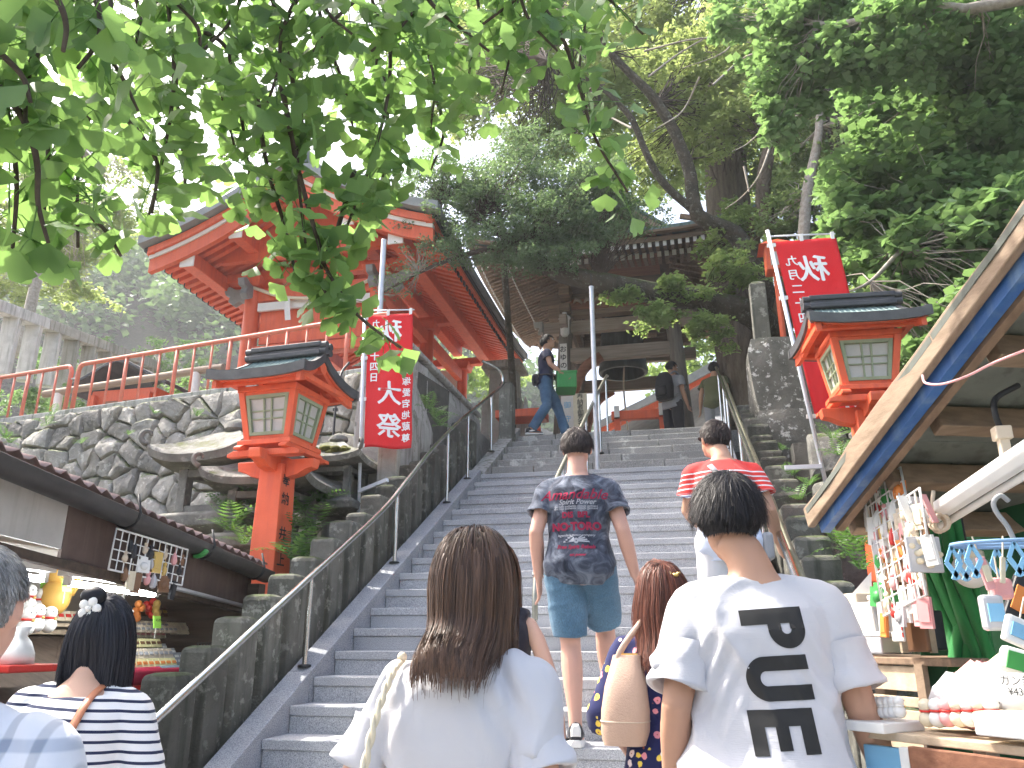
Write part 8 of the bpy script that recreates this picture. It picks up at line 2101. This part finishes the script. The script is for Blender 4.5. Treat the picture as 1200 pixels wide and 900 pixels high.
# --- woman in a dark sleeveless top just ahead of her
P = make_pose(1.54, .88, lean=.05, el=[(-.235, -.03, 1.11), (.26, -.05, 1.10)], wr=[(-.25, .06, .87), (.29, .02, .85)])
c = at(582, 690, D=3.45)
t, b, Rm = person('woman with auburn hair in a dark sleeveless top, half hidden by the long-haired woman', (c.x, c.y, .155), R(0), P, 'skin_light', .009, True)
wear('sleeveless_top', shirt_mesh(P, .012, .80, 0, vox=.010, amp=.005, seed=11), 'dark_top', t)
wear('trousers', legs_mesh(P, 1.0, 1.9), 'dark_pants', t)
for i in (0, 1): shoe(P, i, t, 'p_dark', 'p_white')
link('hair', hair_mesh(P, Rm, 'hair_auburn', 5000, 'long', 12, .36, lift=.12, grav=.42, width=.0015, zend=1.25, steps=13, whorl=(0, -.05, 1), rad=(.083, .104, .104), body=(1.28, .18, .13, -.02), nape=-.7, ends=.2), t)
mb = MB(); q = Vector(P.wr[1]); dq = (Vector(P.wr[1]) - Vector(P.el[1])).normalized()
mb.tube([q + Vector((.030 * math.cos(a_), .030 * math.sin(a_), .01)) for a_ in [2 * math.pi * i / 14 for i in range(15)]], .004, 6); mb.build('bracelet', 'ink', t, smooth=True)

# --- man in the tie-dye tee and denim shorts climbing the stairs
P = make_pose(1.76, .98, lean=.07, headpitch=-.02, abs_arms=False, el=[(-.232, -.06, 1.09), (.250, -.05, 1.09)], wr=[(-.235, .06, .85), (.305, .03, .85)],
              kn=[(-.060, .03, .49), (.115, .22, .58)], an=[(-.035, -.04, .088), (.125, .25, .243)], toe=[(-.1, 1, 0), (.12, 1, 0)])
t, b, Rm = person('man in a grey tie-dye tee and denim shorts climbing the middle of the stairs', (-.63, 4.62, RISE * 5), R(2), P, 'skin_pink', .0068, False, (.35, .55))
me = shirt_mesh(P, .020, .80, .62, (.068, .078), .009, belly=.03, growlow=.034, amp=.009, seed=21); sh = wear('tee_shirt', me, 'tie_dye', t)
plain('print_red', (.33, .03, .07), .8, spec=.1); plain('print_grey', (.42, .43, .47), .8, spec=.1)
rs = random.Random(5)
qs = text_q('Amandable', .085, -.005, 1.335, .001, .35) 
decal(me, qs, 'print_red', sh, 'print', .003)
decal(me, text_q('Spirit Power', .042, .01, 1.285, .0008, .3), 'print_grey', sh, 'print', .003)
qs = []
for zz, wd in ((1.262, .24), (1.25, .22)):
    qs += text_q('the new authentic vintage garment', .018, .0, zz, .0003)
decal(me, qs, 'print_grey', sh, 'print', .003)
decal(me, text_q('DIS  BFL', .045, .0, 1.215, .002), 'print_red', sh, 'print', .003)
decal(me, text_q('NO·TORO', .060, .0, 1.150, .003), 'print_red', sh, 'print', .003)
decal(me, text_q('legendary motor company', .020, .0, 1.098, .0003, .2) , 'print_grey', sh, 'print', .003)
wing = []
for s in (-1, 1):
    for k_ in range(4): wing.append([(s * .012, 1.062 + .005 * k_), (s * (.075 - .012 * k_), 1.058 + .012 * k_), (s * (.072 - .012 * k_), 1.066 + .012 * k_), (s * .012, 1.070 + .005 * k_)])
wing += ring_q(0, 1.068, (.004, .004), (.014, .016), 0, 2 * math.pi, m=2)
decal(me, wing, 'print_grey', sh, 'print', .003)
decal(me, text_q('Free Spirit Rebels', .030, .0, 1.030, .001, .25) + text_q('est power', .022, .01, .985, .0008, .25), 'print_red', sh, 'print', .003)
sho = wear('denim_shorts', legs_mesh(P, 1.0, .90, (.118, .105, .098, .09), seed=7, amp=.007), 'denim_shorts', t)
k = P.k
for s, w_ in ((-1, .058), (1, .062)):       # back pockets with stitching, leather patch on the right one
    px, pz = s * .085 * k, .915 * k; o_ = []
    cells = [[(px - w_ * .9, pz + .055), (px - w_ * .9 + .003, pz + .055), (px - w_ * .8 + .003, pz - .05), (px - w_ * .8, pz - .05)], [(px + w_ * .9 - .003, pz + .055), (px + w_ * .9, pz + .055), (px + w_ * .8, pz - .05), (px + w_ * .8 - .003, pz - .05)]]
    cells += rect_q(px - w_ * .9, px + w_ * .9, pz + .052, pz + .056, .012) + rect_q(px - w_ * .8, px + w_ * .8, pz - .052, pz - .049, .012)
    plain('stitch', (.025, .04, .06), .8) if 'stitch' not in M_ else None
    decal(sho.data, cells, 'stitch', sho, 'pocket_seam', .002)
decal(sho.data, rect_q(.085 * k - .026, .085 * k + .03, .925 * k - .013, .925 * k + .017, .01), 'p_beige', sho, 'leather_patch', .004)
for i in (0, 1): shoe(P, i, t, 'p_dark', 'p_white')
q = Vector(P.wr[0]); mb = MB(); mb.tube([q + Vector((.031 * math.cos(a_), .026 * math.sin(a_), .018)) for a_ in [2 * math.pi * i / 16 for i in range(17)]], .007, 6); w1 = mb.build('watch', 'steel', t, smooth=True)
mb = MB(); mb.sphere(q + Vector((-.034, 0, .018)), (.006, .017, .017), 10, 8); mb.build('watch_case', 'steel', w1, smooth=True)
link('hair', hair_mesh(P, Rm, 'hair_dark', 6000, 'short', 23, .048, lift=.07, grav=.18, width=.0013, steps=6, rad=(.082, .102, .103), nape=-.5), t)

# --- woman in the floral dress with a beige handbag
P = make_pose(1.59, .88, lean=.05, headyaw=-.25, el=[(-.24, -.05, 1.12), (.25, -.04, 1.11)], wr=[(-.20, .12, 1.0), (.27, .08, .88)])
c = at(776, 716, D=3.15)
t, b, Rm = person('woman in a navy floral dress with a hair clip, behind the young man in white', (c.x, c.y, 0), R(-4), P, 'skin_light', .009, True)
mb = MB(); kk = P.k
rows = [(.50, .26, .20, 0), (.62, .24, .185, 0), (.75, .21, .16, 0), (.88, .19, .14, 0), (1.0, .165, .125, 0)] + [r_ for r_ in TORSO if 1.05 < r_[0] <= 1.42]
mb.loft(torso_rings(P, .020, None, None, rows))
for i, s in ((0, -1), (1, 1)):
    S, E, W = Vector(P.sh[i]), Vector(P.el[i]), Vector(P.wr[i])
    mb.tube([S + Vector((-s * .1, 0, .012)), S, S.lerp(E, .5), E, E.lerp(W, .12)], [.050, .057, .062, .066, .074], 16)
    mb.tube([P.nb + Vector((s * .045, 0, -.022)), S + Vector((-s * .05, 0, .018)), S], [.036, .040, .046], 12)
me = remeshed(mb, .010, 5); wrinkle(me, .009, 8, 1.6, 31); wear('floral_dress', me, 'floral', t)
for i in (0, 1): shoe(P, i, t, 'p_dark', 'p_dark')
link('hair', hair_mesh(P, Rm, 'hair_red', 7000, 'long', 33, .27, lift=.14, grav=.40, width=.0014, zend=1.28, steps=11, whorl=(.3, -.2, .93), rad=(.083, .104, .104), body=(1.27, .17, .12, -.02), nape=-.7, ends=.2, wave=.10), t)
mb = MB(); q = P.hc + Vector((.035, -.085, .065)) * kk; mb.sphere(q, (.016, .010, .012), 10, 6)
for s in (-1, 1): mb.sphere(q + Vector((s * .026, .004, -.004)), (.014, .008, .008), 8, 5)
for s in (-1, 1): mb.tube([q + Vector((s * .03, .006, 0)), q + Vector((s * .045, .010, .006))], .004, 6)
tag(mb.build('hair_clip', 'gold', t, smooth=True), kind=None)
hb = thing('handbag', 'beige leather handbag hanging from the shoulder of the woman in the floral dress', 'bag', (c.x, c.y, .9), local=True); hb.location = (c.x + .09, c.y, .07); hb.rotation_euler = (0, 0, R(-4))
cx, cy = -.215, -.10
surf('bag_leather', (.60, .42, .32), (.54, .37, .275), .5, 8., bump=.25, bscale=160, spec=.4)
mb = MB(); rings = []
for z, a_, b_ in ((.885, .05, .045), (.875 + .012, .075, .070), (.93, .085, .082), (1.0, .085, .085), (1.08, .075, .075), (1.13, .062, .058), (1.16, .055, .045), (1.185, .050, .034)):
    rings.append(ell((cx + (1.185 - z) * -.06, cy, z), a_, b_, 26, 3.2))
mb.loft(rings); bb = mb.build('body', 'bag_leather', hb, smooth=True, angle=60)
mb = MB(); ring = ell((cx + .22 * -.06 - .001, cy, .965), .0865, .0845, 26, 3.2); mb.tube([Vector(p) for p in ring] + [Vector(ring[0])], .002, 5); mb.build('seam', 'p_beige', bb)
mb = MB(); mb.box((cx, cy, 1.187), (.075, .012, .008)); mb.build('zip', 'gold', bb)
for o_ in (-.02, .02):
    pts = smoothpath([(cx - .055, cy + o_, 1.10), (cx - .02, cy + o_ - .01, 1.20), (-.165, cy + .05 + o_, 1.30), (-.145, cy + .095 + o_, 1.335), (-.13, cy + .12 + o_, 1.30), (cx + .06, cy + o_ + .03, 1.16), (cx + .050, cy + o_, 1.10)], 5); mb = MB(); mb.tube(pts, [(.009, .004)] * len(pts), 8); mb.build('handle', 'bag_leather', hb, smooth=True)

# --- man in the red striped shirt further up on the right
P = make_pose(1.74, .96, lean=.14, headyaw=.45, headpitch=-.25, headoff=(-.03, .03, -.02), el=[(-.22, .10, 1.12), (.245, .0, 1.10)], wr=[(-.14, .28, 1.05), (.30, .18, .93)])
t, b, Rm = person('man in a red and white striped shirt holding the right handrail', (.23, 4.62, RISE * 5 + .04), R(3), P, 'skin_tan', .009)
t.location.z = RISE * 6; t.location.y = 4.95
me = shirt_mesh(P, .022, .80, .66, (.070, .080), .010, belly=.04, growlow=.035, amp=.007, seed=41); wear('striped_shirt', me, 'striped_polo', t)
wear('trousers', legs_mesh(P, 1.0, 1.95, (.115, .10, .085, .078)), 'white_pants', t)
for i in (0, 1): shoe(P, i, t, 'p_white', 'p_white')
link('hair', hair_mesh(P, Rm, 'hair_dark', 6000, 'short', 43, .030, lift=.06, grav=.15, width=.002, steps=5, rad=(.081, .101, .101), nape=-.45), t)
gl = thing('sunglasses', 'dark sunglasses worn by the man in the red striped shirt', 'sunglasses', (0, 0, 0), local=True); gl.location = t.location; gl.rotation_euler = t.rotation_euler
T2 = lambda v: P.hc + Rm @ (Vector(v) * P.k)
for s in (-1, 1):
    mb = MB(); mb.tube([T2((s * .062, .088, .006)), T2((s * .078, .04, .012)), T2((s * .082, -.01, .012)), T2((s * .080, -.025, -.008))], .004, 6); mb.build('temple', 'ink', gl)
    mb = MB(); mb.sphere(T2((s * .034, .096, .002)), (.026, .006, .018), 12, 8, M=Rm); mb.build('lens', 'p_dark', gl, smooth=True)
mb = MB(); mb.tube([T2((-.012, .104, .006)), T2((.012, .104, .006))], .003, 6); mb.build('bridge', 'ink', gl)
sg = thing('shoulder_bag', 'grey shoulder bag strap across the back of the striped shirt', 'bag', (0, 0, 0), local=True); sg.location = t.location; sg.rotation_euler = t.rotation_euler
bv = BVHTree.FromPolygons([v.co for v in me.vertices], [tuple(p.vertices) for p in me.polygons]); mb = MB(); L0, L1 = [], []
for i in range(15):
    f = i / 14; x = lerp(-.085, .15, f); zz = lerp(1.40, .98, f)
    for lst, dx in ((L0, -.016), (L1, .016)):
        loc = bv.ray_cast(Vector((x + dx, -1, zz + dx * .4)), Vector((0, 1, 0)))[0]; lst.append((loc if loc is not None else Vector((x + dx, .0, zz))) + Vector((0, -.005, 0)))
mb.loft([[a_, b_, b_ + Vector((0, .004, 0)), a_ + Vector((0, .004, 0))] for a_, b_ in zip(L0, L1)]); mb.build('strap', 'grey_cloth', sg, smooth=True)
mb = MB(); mb.box((.21, .0, .90), (.06, .20, .16)); mb.build('pouch', 'grey_cloth', sg, bevel=.02)

# --- man in navy at the stair head carrying a green crate
P = make_pose(1.66, 1.0, lean=.06, headpitch=-.35, el=[(-.23, .05, 1.13), (.235, .06, 1.13)], wr=[(-.17, .27, .99), (.20, .27, .97)], kn=[(-.09, .20, .51), (.09, .02, .50)], an=[(-.09, .32, .095), (.09, -.22, .12)])
t, b, Rm = person('man in navy polo and jeans carrying a green crate at the stair head', (-2.0, 11.35, TZ), R(-78), P, 'skin_tan', .009, curl=(1.0, 1.0))
wear('polo_shirt', shirt_mesh(P, .020, .84, .60, (.078, .084), .010, amp=.006, seed=51), 'navy_tee', t)
wear('jeans', legs_mesh(P, 1.0, 1.97, (.108, .094, .08, .075)), 'denim_jeans', t)
for i in (0, 1): shoe(P, i, t, 'p_dark', 'p_white')
link('hair', hair_mesh(P, Rm, 'hair_black', 3000, 'short', 53, .05, lift=.08, grav=.15, width=.0022, steps=6, nape=-.5), t)
wb = thing('waist_bag', 'dark waist bag on the hip of the man in navy', 'bag', (0, 0, 0), local=True); wb.location = t.location; wb.rotation_euler = t.rotation_euler
mb = MB(); mb.loft([ell((.06, -.15, z), a_, b_, 16, 3.5) for z, a_, b_ in ((.83, .09, .03), (.85, .12, .05), (.93, .125, .055), (.96, .11, .04))]); bo = mb.build('pouch', 'dark_top', wb, smooth=True)
mb = MB(); mb.tube([Vector(p) for p in ell((0, 0, .95), .19, .15, 20)] + [Vector(ell((0, 0, .95), .19, .15, 20)[0])], .012, 6); mb.build('belt', 'dark_top', wb)
cr = thing('green_crate', 'green plastic crate carried by the man in navy', 'crate', (0, 0, 0), local=True); cr.location = t.location; cr.rotation_euler = t.rotation_euler
for (cc, s3) in (((0, .18, .86), (.42, .014, .24)), ((0, .46, .86), (.42, .014, .24)), ((-.21, .32, .86), (.014, .28, .24)), ((.21, .32, .86), (.014, .28, .24)), ((0, .32, .745), (.42, .28, .012))):
    mb = MB(); mb.box(cc, s3); mb.build('panel', 'p_green', cr, bevel=.004)
for (cc, s3) in (((0, .175, .985), (.46, .03, .025)), ((0, .465, .985), (.46, .03, .025)), ((-.218, .32, .985), (.03, .30, .025)), ((.218, .32, .985), (.03, .30, .025))):
    mb = MB(); mb.box(cc, s3); mb.build('rim', 'p_green', cr, bevel=.004)
for k_ in range(6):
    mb = MB(); mb.box((.220, .20 + k_ * .048, .86), (.012, .010, .22)); mb.build('rib', 'p_green', cr)

# --- woman in the striped top at the left stall
P = make_pose(1.45, .92, lean=.30, headpitch=-.25, headyaw=.15, el=[(-.24, .06, 1.10), (.25, .04, 1.10)], wr=[(-.20, .26, 1.0), (.26, .18, .90)])
c = at(74, 806, D=2.55)
t, b, Rm = person('woman with a black bob in a navy striped top browsing the left stall', (c.x, c.y, .0), R(14), P, 'skin_light', .009, True)
me = shirt_mesh(P, .020, .80, .95, (.064, .068), .009, growlow=.035, amp=.009, seed=61, collar=1.40); sh = wear('striped_top', me, 'breton', t)
wear('trousers', legs_mesh(P, 1.0, 1.9), 'dark_pants', t)
for i in (0, 1): shoe(P, i, t, 'p_dark', 'p_white')
link('hair', hair_mesh(P, Rm, 'hair_blueblack', 9000, 'long', 63, .30, lift=.09, grav=.42, width=.0013, zend=1.15, steps=12, whorl=(.05, -.35, .93), rad=(.085, .106, .106), body=(1.26, .17, .12, -.02), nape=-.72, ends=.12, spread=.05), t)
q = P.hc + Vector((-.01, -.095, .075)) * P.k; mb = MB(); rs = random.Random(1)
for k_ in range(5): a_ = k_ * 1.256; mb.sphere(q + Vector((.020 * math.cos(a_), -.012, .020 * math.sin(a_))), (.014, .008, .014), 8, 6)
mb.sphere(q + Vector((0, -.018, 0)), .009, 8, 6); mb.build('flower_clip', 'p_white', t, smooth=True)
mb = MB(); mb.sphere(q + Vector((-.005, .012, .035)), (.036, .030, .030), 14, 10); o = mb.build('hair_bun', 'hair_blueblack', t, smooth=True)
cb = thing('crossbody_bag', 'tan leather crossbody strap on the woman in the striped top', 'bag', (0, 0, 0), local=True); cb.location = t.location; cb.rotation_euler = t.rotation_euler
bv = BVHTree.FromPolygons([v.co for v in me.vertices], [tuple(p.vertices) for p in me.polygons]); L0 = []
for i in range(17):
    f = i / 16; x = .060 - .10 * f ** 1.7; zz = lerp(1.185, .78, f); loc = bv.ray_cast(Vector((x, -1, zz)), Vector((0, 1, 0)))[0]
    if loc is not None: L0.append(loc + Vector((0, -.004, 0)))
mb = MB(); mb.tube(smoothpath(L0, 3), [(.012, .005)] * ((len(L0) - 1) * 3 + 1), 8, up=(0, -1, 0)); plain('tan_leather', (.48, .19, .10), .45); mb.build('strap', 'tan_leather', cb, smooth=True)
mb = MB(); mb.box((-.21, .0, .80), (.06, .22, .16)); mb.build('pouch', 'tan_leather', cb, bevel=.02)

# --- grey-haired man at the left edge
P = make_pose(1.45, 1.06, lean=.06, headyaw=.1, el=[(-.27, -.03, 1.10), (.28, -.03, 1.10)], wr=[(-.27, .12, .92), (.30, .12, .9)])
c = at(-72, 812, D=1.55)
t, b, Rm = person('grey-haired man in a pale plaid shirt at the left edge', (c.x, c.y, 0), R(10), P, 'skin_pink', .009)
wear('plaid_shirt', shirt_mesh(P, .024, .80, .70, (.074, .084), .009, growlow=.04, amp=.010, seed=71), 'plaid', t)
wear('trousers', legs_mesh(P, 1.0, 1.95), 'grey_cloth', t)
for i in (0, 1): shoe(P, i, t, 'p_brown', 'p_dark')
link('hair', hair_mesh(P, Rm, 'hair_grey', 12000, 'short', 73, .018, lift=.03, grav=.2, width=.0007, steps=5, rad=(.080, .100, .100), nape=-.5), t)

# --- visitors beyond the bell tower
P = make_pose(1.66, 1.0, lean=.05, headyaw=-.5); a = at(788, 470, Y=13.0)
t, b, Rm = person('distant visitor in grey with a black backpack under the bell tower', (a.x, 13.0, TZ), R(-35), P, 'skin_tan', .012)
wear('shirt', shirt_mesh(P, .02, .82, .7, vox=.014, seed=81), 'grey_cloth', t); wear('trousers', legs_mesh(P, 1.0, 1.95, vox=.014), 'dark_pants', t)
link('hair', hair_mesh(P, Rm, 'hair_black', 1200, 'short', 83, .05, width=.003, steps=5), t)
for i in (0, 1): shoe(P, i, t, 'p_dark', 'p_white')
bk = thing('backpack', 'black backpack worn by the distant visitor', 'backpack', (0, 0, 0), local=True); bk.location = t.location; bk.rotation_euler = t.rotation_euler
mb = MB(); mb.loft([ell((0, -.20, z), a_, b_, 20, 3.2) for z, a_, b_ in ((.92, .11, .06), (.95, .15, .09), (1.15, .16, .10), (1.32, .14, .08), (1.40, .08, .04))]); bo = mb.build('main_sack', 'backpack_cloth', bk, smooth=True)
mb = MB(); mb.loft([ell((0, -.30, z), a_, b_, 16, 3.2) for z, a_, b_ in ((.97, .09, .02), (1.0, .11, .035), (1.12, .11, .035), (1.15, .09, .02))]); mb.build('front_pocket', 'backpack_cloth', bo, smooth=True)
for s in (-1, 1):
    mb = MB(); mb.tube(smoothpath([(s * .10, -.14, 1.38), (s * .11, -.02, 1.44), (s * .12, .10, 1.34), (s * .14, .06, 1.1), (s * .14, -.14, .98)], 4), .016, 6); mb.build('strap', 'grey_cloth', bk, smooth=True)
P = make_pose(1.58, 1.0, lean=.15, headpitch=-.3); a = at(838, 475, Y=12.6)
t, b, Rm = person('distant visitor in an olive vest beyond the right handrail', (a.x, 12.6, TZ - .1), R(-20), P, 'skin_tan', .012)
wear('vest', shirt_mesh(P, .03, .80, .6, vox=.014, seed=91), 'olive_cloth', t); wear('trousers', legs_mesh(P, 1.0, 1.95, vox=.014), 'grey_cloth', t)
link('hair', hair_mesh(P, Rm, 'hair_black', 1200, 'short', 93, .05, width=.003, steps=5), t)
for i in (0, 1): shoe(P, i, t, 'p_dark', 'p_white')
# ---------------------------------------------------------------- the damp summer air
m_, t_, o_ = nt('air')
v_ = N(t_, 'ShaderNodeVolumePrincipled', i_Density=0.0016, i_Anisotropy=0.2); v_.inputs['Color'].default_value = (0.93, 0.96, 1.0, 1)
t_.links.new(v_.outputs[0], o_.inputs['Volume'])
mb = MB(); mb.box((-30, 60, 45), (400, 300, 92.5)); hz_ = mb.build('haze', 'air'); hz_['kind'] = 'stuff'
